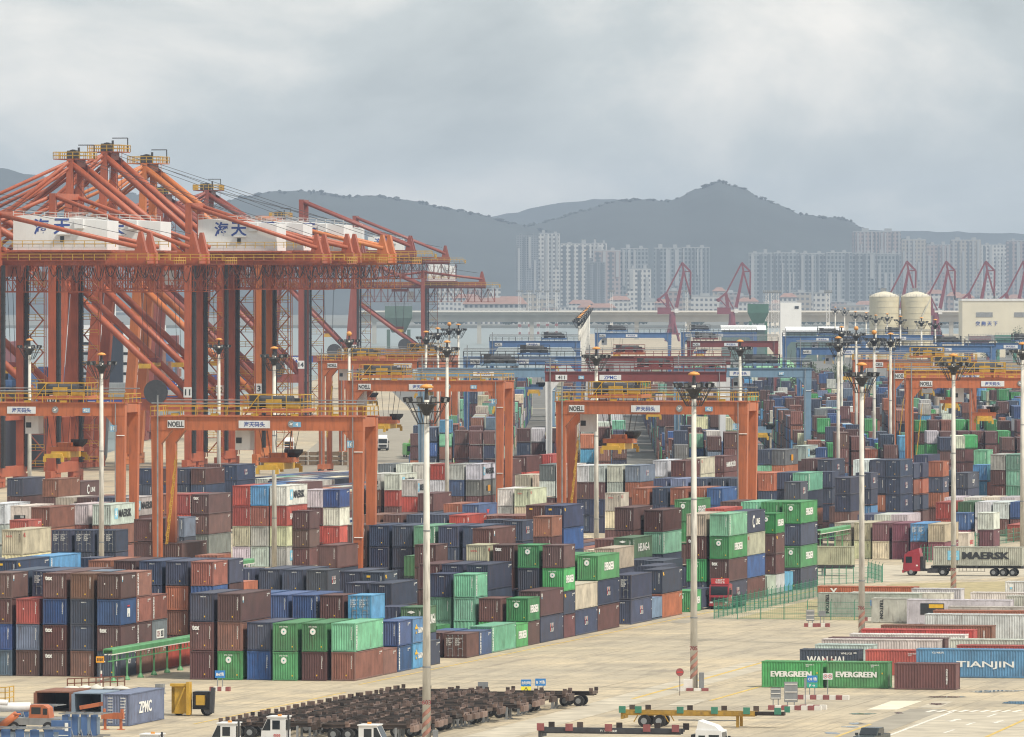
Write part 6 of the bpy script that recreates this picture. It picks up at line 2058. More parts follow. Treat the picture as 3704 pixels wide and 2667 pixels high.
# one mesh for the rest
def lowpoly(L):
    h = L / 2; w = CW / 2; b = MB()
    corrugate(b, (-w, -h), (w, -h), (0, -1), .1, 1, .41, .04); k = len(b.f)
    corrugate(b, (w, -h), (w, h), (1, 0), .1, 1, .61, .035); corrugate(b, (-w, h), (-w, -h), (-1, 0), .1, 1, 1.22, .035)
    b.add([(-w, h, .04), (w, h, .04), (w, h, 1), (-w, h, 1)], [(3, 2, 1, 0)]); b.add([(-w, -h, 1), (w, -h, 1), (w, h, 1), (-w, h, 1)], [(0, 1, 2, 3)])
    b.add([(-w, -h - .01, .02), (w, -h - .01, .02), (w, -h - .01, .07), (-w, -h - .01, .07)], [(0, 1, 2, 3)]); b.add([(w + .01, -h, .02), (w + .01, h, .02), (w + .01, h, .07), (w + .01, -h, .07)], [(0, 1, 2, 3)])
    b.add([(w * .68, -h - .015, .42), (w * .72, -h - .015, .42), (w * .72, -h - .015, .86), (w * .68, -h - .015, .86)], [(0, 1, 2, 3)])
    return b.v, b.f
import numpy as np
LP = {}
for L in LEN.values():
    vs, fs = lowpoly(L); LP[L] = (np.array(vs), fs)
AV, AF, AC = [], [], []; base = 0
for p, rz, L, hh, colr, cc in far:
    vs, fs = LP[L]; c_, s_ = math.cos(rz), math.sin(rz)
    x = vs[:, 0] * c_ - vs[:, 1] * s_ + p.x; y = vs[:, 0] * s_ + vs[:, 1] * c_ + p.y; z = vs[:, 2] * hh + p.z
    AV.append(np.stack([x, y, z], 1)); AF.extend([tuple(i + base for i in f) for f in fs]); base += len(vs)
    k = [colr] * len(fs); k[-1] = (.7, .7, .68, 1) if cc not in 'WC' else (.1, .1, .1, 1); k[-2] = k[-3] = tuple(a * .45 for a in colr[:3]) + (1,); AC.extend(k)
me = bpy.data.meshes.new('far_containers'); me.from_pydata(np.concatenate(AV).tolist(), [], AF); me.update()
at_ = me.attributes.new('col', 'FLOAT_COLOR', 'FACE'); at_.data.foreach_set('color', np.array(AC, dtype=np.float32).ravel())
me.materials.append(MATS['far_container_paint'])
tag(link('far_containers', me), 'countless stacked containers filling the far yard and hidden rows', 'containers', kind='stuff')
# ---- the field of grounded boxes lying across, on the open side
FIELD = [('O4Y', 2957, 2120, 2.6, 'orange-brown box with a white Y, behind the lettered white reefers'), ('W4T', 2957, 2144, 2.9, 'long white reefer with vertical black lettering, behind the fence'), ('W2T', 3152, 2163, 2.9, 'short white reefer with vertical black lettering, beside the blue sign'),
         ('W4r', 3075, 2142, 2.6, 'white reefer half hidden behind the two lettered ones'), ('W2', 3297, 2128, 2.9, 'short pale box lying nearest the grass verge'), ('W4B', 3280, 2168, 2.9, 'white reefer with black and yellow panel behind the fence'), ('W4', 3510, 2142, 2.9, 'pale long box at the back of the reefer field'),
         ('W4l', 3636, 2103, 2.9, 'pale box with small square logo at the rear by the frame edge'), ('W4', 3640, 2155, 2.9, 'white-roofed box beside the square-logo box'), ('W4r', 3430, 2193, 2.9, 'long white reefer roof third back from the grimy grey box'), ('O4', 3375, 2207, 2.9, 'orange-roofed box just behind the grimy grey box'),
         ('W4', 3345, 2220, 2.9, 'grimy pale grey ribbed box in front of the orange-roofed box'), ('B4N', 3186, 2260, 2.6, 'brick-brown long box in front of the grimy grey one'), ('R4N', 3115, 2275, 2.6, 'red long box in front of the brick-brown one'), ('W4', 3073, 2292, 2.9, 'white-roofed ribbed box in front of the red long box'),
         ('M4', 2997, 2305, 2.9, 'maroon-roofed box in the middle of the field'), ('W4', 2972, 2311, 2.9, 'stained white box in front of the maroon-roofed one'), ('W2', 2948, 2330, 2.6, 'short white box behind the navy lettered one'), ('W4', 3436, 2311, 2.9, 'rust-stained white box at the frame edge'),
         ('R4', 3460, 2333, 2.6, 'red-roofed long box behind the light blue lettered one'), ('N2H', 2893, 2348, 2.6, 'navy short box with white and red lettering behind the green pair'), ('R2', 3130, 2350, 2.6, 'red short box between the navy and light blue boxes'), ('L4J', 3314, 2346, 2.9, 'light blue long box with worn white lettering'),
         ('G2E', 2755, 2391, 2.6, 'green box with white lettering nearest the striped mast'), ('G2E', 2990, 2393, 2.6, 'green box with white lettering next to the maroon box'), ('M2N', 3235, 2398, 2.6, 'dark maroon short box lying right of the green pair')]
for code, x, y, hh, lab in FIELD:
    q = gp(x, y, hh); L = LEN[code[1]]; e2 = Vector((C1, -S1, 0)); e1 = Vector((S1, C1, 0)); q.z = 0
    put_container(code, q + e2 * (L / 2) + e1 * (CW / 2) + Vector((0, 0, .01)), -TH - math.pi / 2, hh, lab, 'boxes grounded in the open field')

# ================================================================== HIGH MASTS
def mast_proto(name='high_mast', number=None, striped=False, cap='disc'):
    r = empty(name, (0, 0, 0))
    b = MB(); b.tube((0, 0, 0), (0, 0, 29.6), .37, 14, .22); b.build('pole', 'mast_white', r, smooth=True)
    b = MB()
    for z in (7.0, 18.5): b.lathe([(.36 - .005 * z, z), (.40 - .005 * z, z), (.40 - .005 * z, z + .12), (.36 - .005 * z, z + .12)], 14)
    b.build('joint_band', 'steel_grey', r)
    b = MB(); R = 1.75
    for i in range(16):
        t0, t1 = 2 * math.pi * i / 16, 2 * math.pi * (i + 1) / 16
        for rr, z in ((R, 29.4), (.75, 27.6), (1.25, 28.6)): b.beam((rr * math.cos(t0), rr * math.sin(t0), z), (rr * math.cos(t1), rr * math.sin(t1), z), .05, .06)
        b.beam((R * math.cos(t0), R * math.sin(t0), 29.4), (.75 * math.cos(t0), .75 * math.sin(t0), 27.6), .045, .045)
        if i % 2 == 0: b.beam((.2 * math.cos(t0), .2 * math.sin(t0), 29.3), (R * math.cos(t0), R * math.sin(t0), 29.4), .07, .07)
    b.lathe([(.26, 28.3), (.55, 28.9), (.9, 29.25), (.3, 29.3)], 12); b.build('lamp_basket', 'steel_dark', r)
    for i in range(10):
        t = 2 * math.pi * i / 10; c, s = math.cos(t), math.sin(t); q = Vector((c * R, s * R, 29.65))
        b = MB(); o = Vector((c, s, -.25)).normalized(); b.beam(q - o * .16, q + o * .22, .34, .36, .44, .44); f = b.build('floodlight', 'black', r)
        b = MB(); b.beam(q + o * .225, q + o * .24, .34, .34); b.build('lens', 'steel_grey', f)
    b = MB(); b.tube((0, 0, 29.5), (0, 0, 30.6), .20, 8, .14); b.build('head_post', 'steel_dark', r)
    b = MB()
    if cap == 'disc': b.lathe([(.02, 30.55), (.54, 30.6), (.60, 30.7), (.35, 30.88), (.02, 30.95)], 14)
    else: b.lathe([(.02, 30.4), (.36, 30.5), (.5, 30.85), (.36, 31.2), (.02, 31.3)], 14)
    b.build('cap', 'cap_orange', r, smooth=True)
    if striped:
        for k in range(3):
            b = MB(); n = 10
            for i in range(n):
                t0 = -math.pi + math.pi * i / n; t1 = -math.pi + math.pi * (i + 1) / n; z0 = .9 + .85 * k + .9 * i / n; z1 = .9 + .85 * k + .9 * (i + 1) / n
                def P(t, z): rr = .378 - .0050 * z; return (rr * math.cos(t), rr * math.sin(t), z)
                b.add([P(t0, z0), P(t1, z1), P(t1, z1 + .42), P(t0, z0 + .42)], [(0, 1, 2, 3)])
            b.build('red_stripe', 'mast_stripe', r)
        b = MB(); b.box(-.95, -.1, -.75, -.1, 0, 1.1); b.build('footing', 'kerb_white', r)
        b = MB(); b.box(.52, .98, -.35, .2, .1, 1.75); b.build('switch_box', 'steel_grey', r)
        for k in range(4):
            b = MB(); b.box(-1.4 + .75 * k, -.75 + .75 * k, -1.25, -.95, 0, .28); b.build('kerb_stone', 'kerb_red' if k % 2 else 'kerb_white', r)
    if number:
        b = MB(); b.text(number, (0, -.37, 4.1), (1, 0, 0), (0, 0, 1), .40, .03); b.build('lettering', 'kerb_red', r)
    return r
NEAR_MASTS = [(1543, 2716, '603', 'stained white mast numbered 603 beside the parked chassis'), (2510, 2498, '705', 'white mast numbered 705 with red stripes and switch box at its foot'),
              (3117, 2335, '706', 'sunlit mast numbered 706 standing among the grounded boxes'), (3449, 2180, '707', 'grey weathered mast numbered 707 in front of the lettered container truck')]
for i, (x, y, nb, lab) in enumerate(NEAR_MASTS):
    m_ = mast_proto('high_mast', nb, True); m_.location = gp(x, y); m_.rotation_euler = (0, 0, -.1 * i); tag(m_, lab, 'light mast', 'high floodlight masts')
mp1, mp2 = mast_proto(), mast_proto(cap='ball')
FAR_MASTS = [(107, 1257, 0, 'near the quay at the frame edge'), (367, 1317, 0, 'in front of the first gantry girder with flat red cap'), (792, 1255, 0, 'between the ship-to-shore crane legs'), (992, 1291, 0, 'crossing the second gantry girder'),
             (1263, 1235, 1, 'with ball top above the bright orange gantry'), (1541, 1224, 0, 'left of the group of five by the blue gantries'), (1584, 1210, 0, 'second in the group of five by the blue gantries'), (1617, 1265, 0, 'in front of the group of five, tallest looking'),
             (1625, 1194, 1, 'with ball top in the group of five'), (1658, 1194, 0, 'rightmost in the group of five'), (2157, 1292, 0, 'in front of the maroon gantry'), (2677, 1262, 0, 'right of the maroon gantry'),
             (2094.0, 1164.0, 0, 'nearest in the receding row over the blue gantries'),
             (2098.6, 1158.4, 0, 'second in the receding row over the blue gantries'),
             (2103.2, 1152.8, 0, 'third in the receding row over the blue gantries'),
             (2107.8, 1147.2, 0, 'fourth in the receding row over the blue gantries'),
             (2112.4, 1141.6, 0, 'fifth in the receding row over the blue gantries'),
             (2117.0, 1136.0, 0, 'sixth in the receding row over the blue gantries'),
             (2121.6, 1130.4, 0, 'seventh in the receding row over the blue gantries'),
             (2126.2, 1124.8, 0, 'eighth in the receding row over the blue gantries'),
             (2130.8, 1119.2, 0, 'ninth in the receding row over the blue gantries'),
             (2132, 1116, 0, 'farthest in the receding row over the blue gantries'), (3021, 1122, 0, 'far, left of the silos and nearest the white cube'), (3055, 1126, 0, 'far, second left of the silos'), (3094, 1141, 0, 'far, third left of the silos'),
             (3133, 1145, 0, 'far, just left of the left silo'), (3168, 1155, 0, 'far, in front of the left silo'), (3209, 1150, 0, 'far, before the right part of the left silo'), (3257, 1160, 0, 'far, in front of the gap between silos'),
             (3333, 1166, 0, 'far, in front of the right silo'), (3383, 1174, 0, 'far, right of the right silo'), (3044, 1204, 0, 'behind the red-capped near pair'), (3097, 1212, 1, 'with ball top, left of the big orange gantry'),
             (3162, 1229, 1, 'with ball top, at the end of the blue girder'), (3221, 1232, 0, 'in front of the big orange gantry'), (3032, 1248, 0, 'with red cap, nearest of the cluster by the far block canyon'), (3698, 1273, 0, 'at the frame edge by the big orange gantry')]
for i, (x, y, ball, lab) in enumerate(FAR_MASTS):
    d = F_PX * (CAM_H - 29.5) / (y - YH); src = mp2 if ball else mp1
    first = 'label' not in src
    o = src if first else copy_tree(src)
    o.location = at(x, d); o.rotation_euler = (0, 0, .3 * i); tag(o, 'slender white floodlight mast ' + lab, 'light mast', 'high floodlight masts')

# ================================================================== YARD GANTRY CRANES
def rtg(x, d, steel, label, th=TH, W=26.0, H=23.9, legm=None, trol=0.0, spread_z=14.0, plates=('NOELL', '海天码头', '421', '18'), plate_x=(-.40, -.02, .28), trolley='orange', spread='yellow', rails='yellow', detail=2):
    r = empty('yard_gantry_crane', at(x, d), -th, label, 'gantry crane', 'rubber-tyred yard gantries')
    legm = legm or steel; w = W / 2; yb = 3.4; gh = 1.65
    for s in (-1, 1):
        b = MB(); b.box(-w, w, s * yb - .55, s * yb + .55, H - gh, H); b.box(-w - .15, w + .15, s * yb - .75, s * yb + .75, H, H + .1)
        for k in range(9): xx = -w + W * (k + .5) / 9; b.box(xx - .04, xx + .04, s * yb - .58, s * yb + .58, H - gh - .02, H)
        b.build('girder', steel, r)
        for q in (-1, 1):
            b = MB(); b.beam((q * (w - .65), s * yb, H - gh), (q * (w - .75), s * yb, 2.4), 1.25, 1.05, .95, .95); b.add([(q * (w - .03), s * yb - .5, H - gh), (q * (w - 2.6), s * yb - .5, H - gh), (q * (w - 1.3), s * yb - .5, H - gh - 1.6), (q * (w - 1.3), s * yb + .5, H - gh - 1.6), (q * (w - 2.6), s * yb + .5, H - gh), (q * (w - .03), s * yb + .5, H - gh)], [(0, 1, 2), (3, 4, 5), (1, 4, 3, 2)])
            b.build('leg', legm, r)
    for q in (-1, 1):
        b = MB(); b.box(q * (w - .7) - .55, q * (w - .7) + .55, -yb - 1.5, yb + 1.5, 1.3, 2.4); b.build('sill_beam', legm if legm == steel else steel, r)
        for s in (-1, 1):
            b = MB(); b.box(q * (w - .7) - .4, q * (w - .7) + .4, s * (yb + .6) - 1.1, s * (yb + .6) + 1.1, .7, 1.3)
            bo = b.build('bogie', 'steel_dark', r)
            for k in (-.8, .8): b = MB(); b.tube((q * (w - .7) - .3, s * (yb + .6) + k, .75), (q * (w - .7) + .3, s * (yb + .6) + k, .75), .74, 12); b.build('wheel', 'tyre', bo)
        b = MB(); b.box(q * (w - .55) - .5, q * (w - .55) + .5, -yb + .55, yb - .55, H - 1.2, H - .1); b.build('end_tie', steel, r)
    b = MB()
    for s in (-1, 1): b.rail([(-w, s * (yb + .7), H + .1), (w, s * (yb + .7), H + .1)], 1.15, 1.9, .038)
    for q in (-1, 1): b.rail([(q * w, -yb - .7, H + .1), (q * w, yb + .7, H + .1)], 1.15, 1.9, .038)
    b.build('railing', rails, r)
    if detail > 1:
        for k in range(5): xx = -w + W * (k + .6) / 5.3; b = MB(); b.box(xx - .45, xx + .45, -yb - .62, -yb - .35, H + .12, H + .42); b.build('floodlight_box', rails, r)
    b = MB(); b.tube((-w, -yb - .2, H + 1.6), (w, -yb - .2, H + 1.6), .10, 6); b.tube((-w, yb + .2, H + 1.9), (w, yb + .2, H + 1.9), .08, 6); b.build('festoon_bar', 'steel_grey', r)
    b = MB(); b.tube((-w + .9, -yb - .75, 1), (-w + .9, -yb - .75, H + 2.6), .10, 6); b.build('cable_pipe', 'steel_grey', r); b = MB(); b.tube((w - 1.25, -yb - .72, 1), (w - 1.25, -yb - .72, H), .07, 6); b.build('cable_pipe', 'steel_grey', r)
    b = MB(); b.tube((w - .05, -yb - .55, 9), (w - 1.1, -yb - .55, 9), .06, 6); b.tube((w - .05, -yb - .55, H - 4.2), (w - 1.1, -yb - .55, H - 4.2), .06, 6); b.build('conduit', 'print_white', r)
    # trolley with machinery, cabin and rails
    t = trol * W; b = MB(); b.box(t - 3.6, t + 3.6, -yb - .3, yb + .3, H + .5, H + .95); tr = b.build('trolley', trolley, r)
    b = MB(); b.tube((t - 2.2, -1.8, H + 1.8), (t + 2.2, -1.8, H + 1.8), .75, 10); b.box(t - 3, t - 1.8, -3, -1.6, H + .95, H + 2.6); b.box(t + 1.2, t + 2.9, -.5, 2.2, H + .95, H + 2.2); b.build('hoist_drum', 'steel_dark', tr)
    b = MB(); b.box(t - .9, t + .9, -3.2, -2.4, H + 1.0, H + 2.1); b.box(t + 1.6, t + 3.2, -3.1, -2.2, H + 1.0, H + 1.7); b.build('motor', rails, tr)
    b = MB(); b.rail([(t - 3.5, -yb - .25, H + .95), (t + 3.5, -yb - .25, H + .95), (t + 3.5, yb, H + .95), (t - 3.5, yb, H + .95), (t - 3.5, -yb - .25, H + .95)], 1.7, 1.7, .04, 2); b.beam((t - 3.4, -yb - .2, H + .3), (t - 1.6, -yb - .2, H + 2.6), .5, .08); b.build('trolley_railing', rails, tr)
    b = MB(); b.box(t - 5.2, t - 3.4, -1.2, 1.2, H - gh - 2.4, H - gh + .1); cb = b.build('operator_cab', 'white_steel', tr)
    b = MB(); b.box(t - 5.1, t - 4.4, -1.23, 1.23, H - gh - 1.6, H - gh - .9); b.build('cab_window', 'glass_dark', cb)
    # spreader on its ropes
    b = MB(); z = spread_z
    for q in (-1, 1):
        for s in (-1, 1):
            b.tube((t + q * 1.4, s * 1.6, z + 1.3), (t + q * 2.4, s * 2.2, H + .6), .035, 4); b.tube((t + q * .7, s * 1.6, z + 1.3), (t + q * 1.4, s * 2.2, H + .6), .03, 4)
    sp = b.build('hoist_rope', 'steel_dark', r)
    b = MB(); b.box(t - 2.0, t + 2.0, -1.7, 1.7, z + .75, z + 1.35); b.box(t - 1.0, t + 1.0, -1.4, 1.4, z + 1.35, z + 1.9); b.build('head_block', trolley, r)
    b = MB(); b.lathe([(.5, z + 1.3), (1.1, z + 1.9), (1.2, z + 2.3)], 10, (t + 1.6, .8, 0)); b.build('cable_basket', 'black', r)
    b = MB(); b.box(t - 1.2, t + 1.2, -3.0, 3.0, z - .05, z + .75); b.box(t - .45, t + .45, -6.0, 6.0, z + .1, z + .55)
    for s in (-1, 1):
        b.box(t - 1.2, t + 1.2, s * 6.05 - .2, s * 6.05 + .2, z - .05, z + .5)
        for q in (-1, 1): b.box(t + q * 1.2 - .18, t + q * 1.2 + .18, s * 6.05 - .22, s * 6.05 + .22, z - .55, z + .2)
    b.build('spreader', spread, r)
    # stair on the near left leg
    b = MB()
    for q in (0, .75): b.beam((-w + 2.7, -yb + .9 + q, H - 5.2), (-w + 1.5, -yb + .9 + q, 8.0), .10, .12)
    for k in range(22): t_ = k / 22; b.beam((-w + 2.7 - 1.2 * t_, -yb + .9, H - 5.2 - (H - 13.2) * t_), (-w + 2.7 - 1.2 * t_, -yb + 1.65, H - 5.2 - (H - 13.2) * t_), .10, .05)
    for k in range(6): t_ = k / 6; b.beam((-w + 2.9 - 1.2 * t_, -yb + .8, H - 4.2 - (H - 13.2) * t_), (-w + 2.7 - 1.2 * (t_ + .166), -yb + .8, H - 4.2 - (H - 13.2) * (t_ + .166)), .06, .06)
    b.build('stair', rails, r)
    # plates
    Yp = -yb - .61
    def plate(t_, xx, w_, h_, m, tm, bold=.03, z=None, th_=.70):
        z = H - gh * .55 if z is None else z
        b = MB(); b.box(xx - w_ / 2, xx + w_ / 2, Yp - .05, Yp, z - h_ / 2, z + h_ / 2); pl = b.build('sign_plate', m, r)
        b = MB(); b.text(t_, (xx, Yp - .065, z), (1, 0, 0), (0, 0, 1), h_ * th_, bold, 'c', w_ * .92); b.build('lettering', tm, pl)
    if plates:
        if plates[0]: plate(plates[0], plate_x[0] * W, 2.1, .95, 'plate_white', 'print_black')
        plate(plates[1], plate_x[1] * W, 3.9, .92, 'plate_white', 'print_blue', .02)
        if plates[2]: plate(plates[2], plate_x[2] * W, 1.0, .62, 'plate_blue', 'print_white')
        if plates[3]: plate(plates[3], w - 1.55, .85, .85, 'plate_blue', 'print_white', .03, H - gh - 1.6)
        if detail > 1:
            b = MB(); b.tube((plate_x[1] * W + 4.6, Yp - .04, H - .85), (plate_x[1] * W + 4.6, Yp, H - .85), .45, 16); em = b.build('emblem', 'steel_grey', r)
            c = plate_x[1] * W + 4.6; b = MB(); b.add([(c - .3, Yp - .05, H - .95), (c + .02, Yp - .05, H - .98), (c + .34, Yp - .05, H - .55), (c + .05, Yp - .05, H - .8)], [(0, 1, 2, 3)]); b.add([(c - .3, Yp - .052, H - .6), (c + .05, Yp - .052, H - .95), (c + .1, Yp - .052, H - .8)], [(0, 1, 2)]); b.build('bird', 'print_white', em)
    return r
P4 = '海天码头'
rtg(957, 985, 'orange', 'orange yard gantry with black-streaked girder over the second block', W=26.4, H=23.5, trol=.07, spread_z=17.2, plates=('NOELL', P4, '4', '16'), plate_x=(-.38, -.01, .19))
rtg(135, 1073, 'orange', 'orange yard gantry at the frame edge with light blue plate 421', trol=.15, spread_z=16.8, plates=('', P4, '421', '18'), plate_x=(-.4, -.04, .30))
rtg(2377, 1085, 'orange', 'orange yard gantry over the front block, yellow spreader above pale containers', trol=-.195, spread_z=17.6, plates=('NOELL', P4, '42', '13'), plate_x=(-.39, -.03, .30))
rtg(1558, 1326, 'orange', 'orange yard gantry behind mast 603 with plate 14 on its leg', trol=-.29, spread_z=16.2, plates=('NOELL', P4, '411', '14'), plate_x=(-.39, -.03, .31))
rtg(1385, 1693, 'orange', 'bright orange yard gantry beside the ship-to-shore crane legs', trol=-.15, spread_z=15, plates=('NOELL', P4, '', ''), plate_x=(-.38, .2, .3))
rtg(1440, 1830, 'orange', 'small orange yard gantry half hidden behind the bright orange one', trol=.25, spread_z=15, plates=None)
rtg(3553, 1370, 'orange', 'big orange yard gantry in the far yard with plates facing, nearest by the frame edge', TH2, trol=.01, spread_z=16.8, plates=('NOELL', P4, '', ''), plate_x=(-.37, .06, .3))
rtg(3470, 1490, 'orange', 'orange yard gantry directly behind the big one by the frame edge', TH2, trol=-.06, spread_z=17.2, plates=('NOELL', P4, '', ''), plate_x=(-.42, .06, .3), detail=1)
rtg(3308, 1714, 'orange', 'orange-red yard gantry left of and behind the big one, tall trolley', TH2, trol=.1, spread_z=17, plates=('NOELL', P4, '', ''), plate_x=(-.30, .2, .3), detail=1)
rtg(2299, 1466, 'maroon_steel', 'maroon gantry with white legs numbered 411, left of mast 705', TH2, W=32.6, legm='white_steel', trol=.1, spread_z=16, plates=('411', 'ZPMC', '56', ''), plate_x=(-.41, -.14, -.30), trolley='maroon_steel', rails='maroon_steel', detail=1)
rtg(2380, 1800, 'maroon_steel', 'maroon gantry with white legs second in line, orange trolley on top', TH2, W=32, legm='white_steel', trol=-.2, spread_z=16, plates=None, trolley='orange', rails='maroon_steel', detail=1)
rtg(2650, 2324, 'maroon_steel', 'rusty red gantry among the blue ones with white plates', TH2, trol=-.3, spread_z=15, plates=('NOELL', P4, '', ''), trolley='maroon_steel', rails='steel_grey', detail=1)
BL = dict(th=TH2, trolley='blue_steel', rails='steel_dark', detail=1)
for x, d, m, lab, pl in ((1890, 1790, 'blue_steel', 'deep blue yard gantry numbered 417 behind the maroon one', ('NOELL', P4, '417', '')), (1760, 1536, 'light_blue_steel', 'light blue yard gantry with lettered plate, just left of the maroon one', ('', P4, '', '')),
                         (2290, 2757, 'blue_steel', 'distant blue gantry below the first dark red luffing crane', ('NOELL', P4, '', '')), (2600, 2790, 'blue_steel', 'distant blue gantry below the second dark red luffing crane', ('NOELL', P4, '', '')), (3067, 2056, 'blue_steel', 'blue gantry spanning behind the mast cluster by the canyon', ('NOELL', P4, '381', '')),
                         (2685, 1536, 'light_blue_steel', 'light blue gantry with yellow spreader, left of the canyon', ('', P4, '387', '')), (3420, 2130, 'blue_steel', 'blue gantry behind the orange ones, before the silos', ('', P4, '', '')), (3660, 2240, 'blue_steel', 'blue gantry at the frame edge before the warehouse', ('', P4, '', '')),
                         (1935, 2324, 'blue_steel', 'far blue gantry second back from number 417', ('NOELL', P4, '', '')), (2980, 2550, 'blue_steel', 'far blue gantry in front of the white sheds', ('', P4, '', '')), (3260, 2620, 'blue_steel', 'far blue gantry in front of the silo feet', ('', P4, '', ''))):
    rtg(x, d, m, lab, plates=pl, trol=((x * 7) % 13) / 26 - .25, spread_z=11 if x == 2685 else 16, **{**BL, 'trolley': m})

# ================================================================== SHIP-TO-SHORE CRANES
mat('sts_orange_sunlit', (0.52, 0.165, 0.05), 0.5, 0.15, 0.25, grime=0.35, grime_col=(0.2, 0.06, 0.035))  # crane orange made lighter, sunlight on one crane put into the colour
def sts(loc, rz, m, label, apex=73.0, gz=44.0, gauge=27.0, base=17.0, back=29.0, boom=46.0, post=57.0, house=(2.0, 21.0), sign='海天', number='', painted_walkway=True):
    """local x: landward (+) with the landside legs at x=0, y: along the quay, near frame at y=0"""
    r = empty('ship_to_shore_crane', loc, rz, label, 'quay crane', 'ship-to-shore cranes along the quay')
    g = gauge
    for y in (0, base):
        b = MB(); b.beam((0, y, 2.5), (0, y, gz + 1), 1.5, 1.9); b.build('landside_leg', m, r)
        b = MB(); b.beam((-g - 3.2, y, 2.5), (-g, y, gz), 2.0, 2.2); b.build('waterside_leg', m, r)
        b = MB(); b.beam((-g, y, gz), (-g + .8, y + (1.0 if y == 0 else -1.0), apex), 1.6, 1.9, 1.3, 1.5); b.build('mast', m, r)
        b = MB(); b.beam((-g + .8, y + (1.0 if y == 0 else -1.0), apex - .8), (0, y, gz + 1.5), 1.3, 1.3); b.build('diagonal_tube', m, r) if False else None
        b = MB(); b.tube((-g + 1.0, y + (1.0 if y == 0 else -1.0), apex - 1.0), (-.3, y, gz + 1.2), .72, 10); b.build('diagonal_tube', m, r, smooth=True)
        b = MB(); b.tube((-g - .4, y, gz - 4), (-.8, y, 15.5), .75, 10); b.build('brace_tube', m, r, smooth=True)
        b = MB(); b.beam((-g - 2.4, y, 14.2), (0, y, 14.2), 1.4, 2.3); b.build('portal_beam', m, r)
        b = MB(); b.beam((0, y, gz + 1), (0, y, post), 1.25, 1.4); b.build('landside_post', m, r)
        b = MB(); b.tube((.2, y, post - .6), (back - 1, y, gz + 3.6), .45, 8); b.tube((-.3, y, post - .6), (-g + 1, y, gz + 3), .4, 8) if apex < 62 else None; b.build('backstay', m, r, smooth=True)
        b = MB(); b.tube((-g + .5, y, apex - .6), (-g - boom * .52, y, gz + 3), .42, 8); b.tube((-g + .5, y, apex - .6), (-g - boom * .93, y, gz + 3), .38, 8); b.tube((-g + .5, y, apex - 1.8), (-g - boom * .52, y, gz + 3), .3, 6); b.build('forestay', m, r, smooth=True)
        b = MB(); b.tube((-g + 1.0, y, apex - .3), (-g - boom * .9, y, gz + 3.5), .06, 4); b.tube((-g + 2, y, apex), (back - 3, y, gz + 6), .05, 4); b.build('stay_rope', 'steel_dark', r)
        # bogies
        for x in (-g - 3.2, 0):
            b = MB()
            for k in (-3.2, -1, 1, 3.2): b.box(x - .5, x + .5, y + k - .9, y + k + .9, .2, 1.3)
            b.box(x - .6, x + .6, y - 3.8, y + 3.8, 1.3, 2.6); b.build('bogie_truck', m, r)
    for x in (-g - 3.2, 0): b = MB(); b.box(x - .8, x + .8, 0, base, 2.2, 4.2); b.build('sill_beam', m, r)
    for x in (-g - 2.3, 0): b = MB(); b.box(x - .7, x + .7, .9, base - .9, 13.2, 15.2); b.build('cross_beam', m, r)
    b = MB(); b.box(-g - .3, -g + 2, 1.5, base - 1.5, apex - 1.6, apex); b.box(-g - 3.0, -g + 4.2, .5, base - .5, apex, apex + .18); b.build('mast_head', m, r)
    b = MB(); b.rail([(-g - 3, .5, apex + .2), (-g + 4.2, .5, apex + .2), (-g + 4.2, base - .5, apex + .2), (-g - 3, base - .5, apex + .2), (-g - 3, .5, apex + .2)], 1.4, 1.6, .07); b.build('head_railing', 'yellow', r)
    b = MB(); b.tube((-g + .6, 3, apex + 1), (-g + .6, 5, apex + 1), 1.2, 12); b.box(-g - 1.5, -g - .3, 6, 7.4, apex + .2, apex + 2.0); b.box(-g + 2.0, -g + 2.4, 2, 2.4, apex, apex + 2.6); b.beam((-g + .5, 8, apex + 3.2), (-g + 4, 8, apex + 3.2), .2, .2); b.beam((-g + 4, 8, apex), (-g + 4, 8, apex + 3.2), .2, .2); b.build('head_gear', 'steel_dark', r)
    b = MB(); b.box(-.7, .7, 0, base, post - 1.2, post); b.build('post_tie', m, r)
    # twin girders and boom
    for y in (base / 2 - 3.4, base / 2 + 3.4):
        b = MB(); b.box(-g - 1, back, y - .8, y + .8, gz, gz + 2.6); b.build('main_girder', m, r)
        b = MB(); b.box(-g - boom, -g - 1.2, y - .7, y + .7, gz + .1, gz + 2.4); b.build('boom', m, r)
        b = MB(); b.add([(back - 2.6, y - .8, gz + 2.6), (back - .2, y - .8, gz + 2.6), (back - 1.2, y - .8, gz + 6.6), (back - 1.7, y - .8, gz + 6.6), (back - 2.6, y + .8, gz + 2.6), (back - .2, y + .8, gz + 2.6), (back - 1.2, y + .8, gz + 6.6), (back - 1.7, y + .8, gz + 6.6)], [(0, 1, 2, 3), (7, 6, 5, 4), (0, 3, 7, 4), (1, 5, 6, 2), (3, 2, 6, 7)]); b.build('stay_anchor', m, r)
    for x in (-g + 1, 0, back * .5, back - 1): b = MB(); b.box(x - .6, x + .6, base / 2 - 2.6, base / 2 + 2.6, gz + .2, gz + 2.2); b.build('girder_tie', m, r)
    for x in (-g, 0): b = MB(); b.box(x - .9, x + .9, -.2, base + .2, gz - 2.2, gz); b.build('top_cross_beam', m, r)
    # walkways, rails and the festoon of hanging cable loops
    b = MB(); yy = base / 2 - 4.9
    b.box(-g - boom, back + 5, yy - .5, yy + .5, gz + .9, gz + 1.0); b.box(back, back + 5.5, base / 2 - 4.4, base / 2 + 4.4, gz + .2, gz + .35); b.build('walkway', 'steel_grey' if not painted_walkway else m, r)  # walkway in the crane's own colour, plain grey on the far red cranes
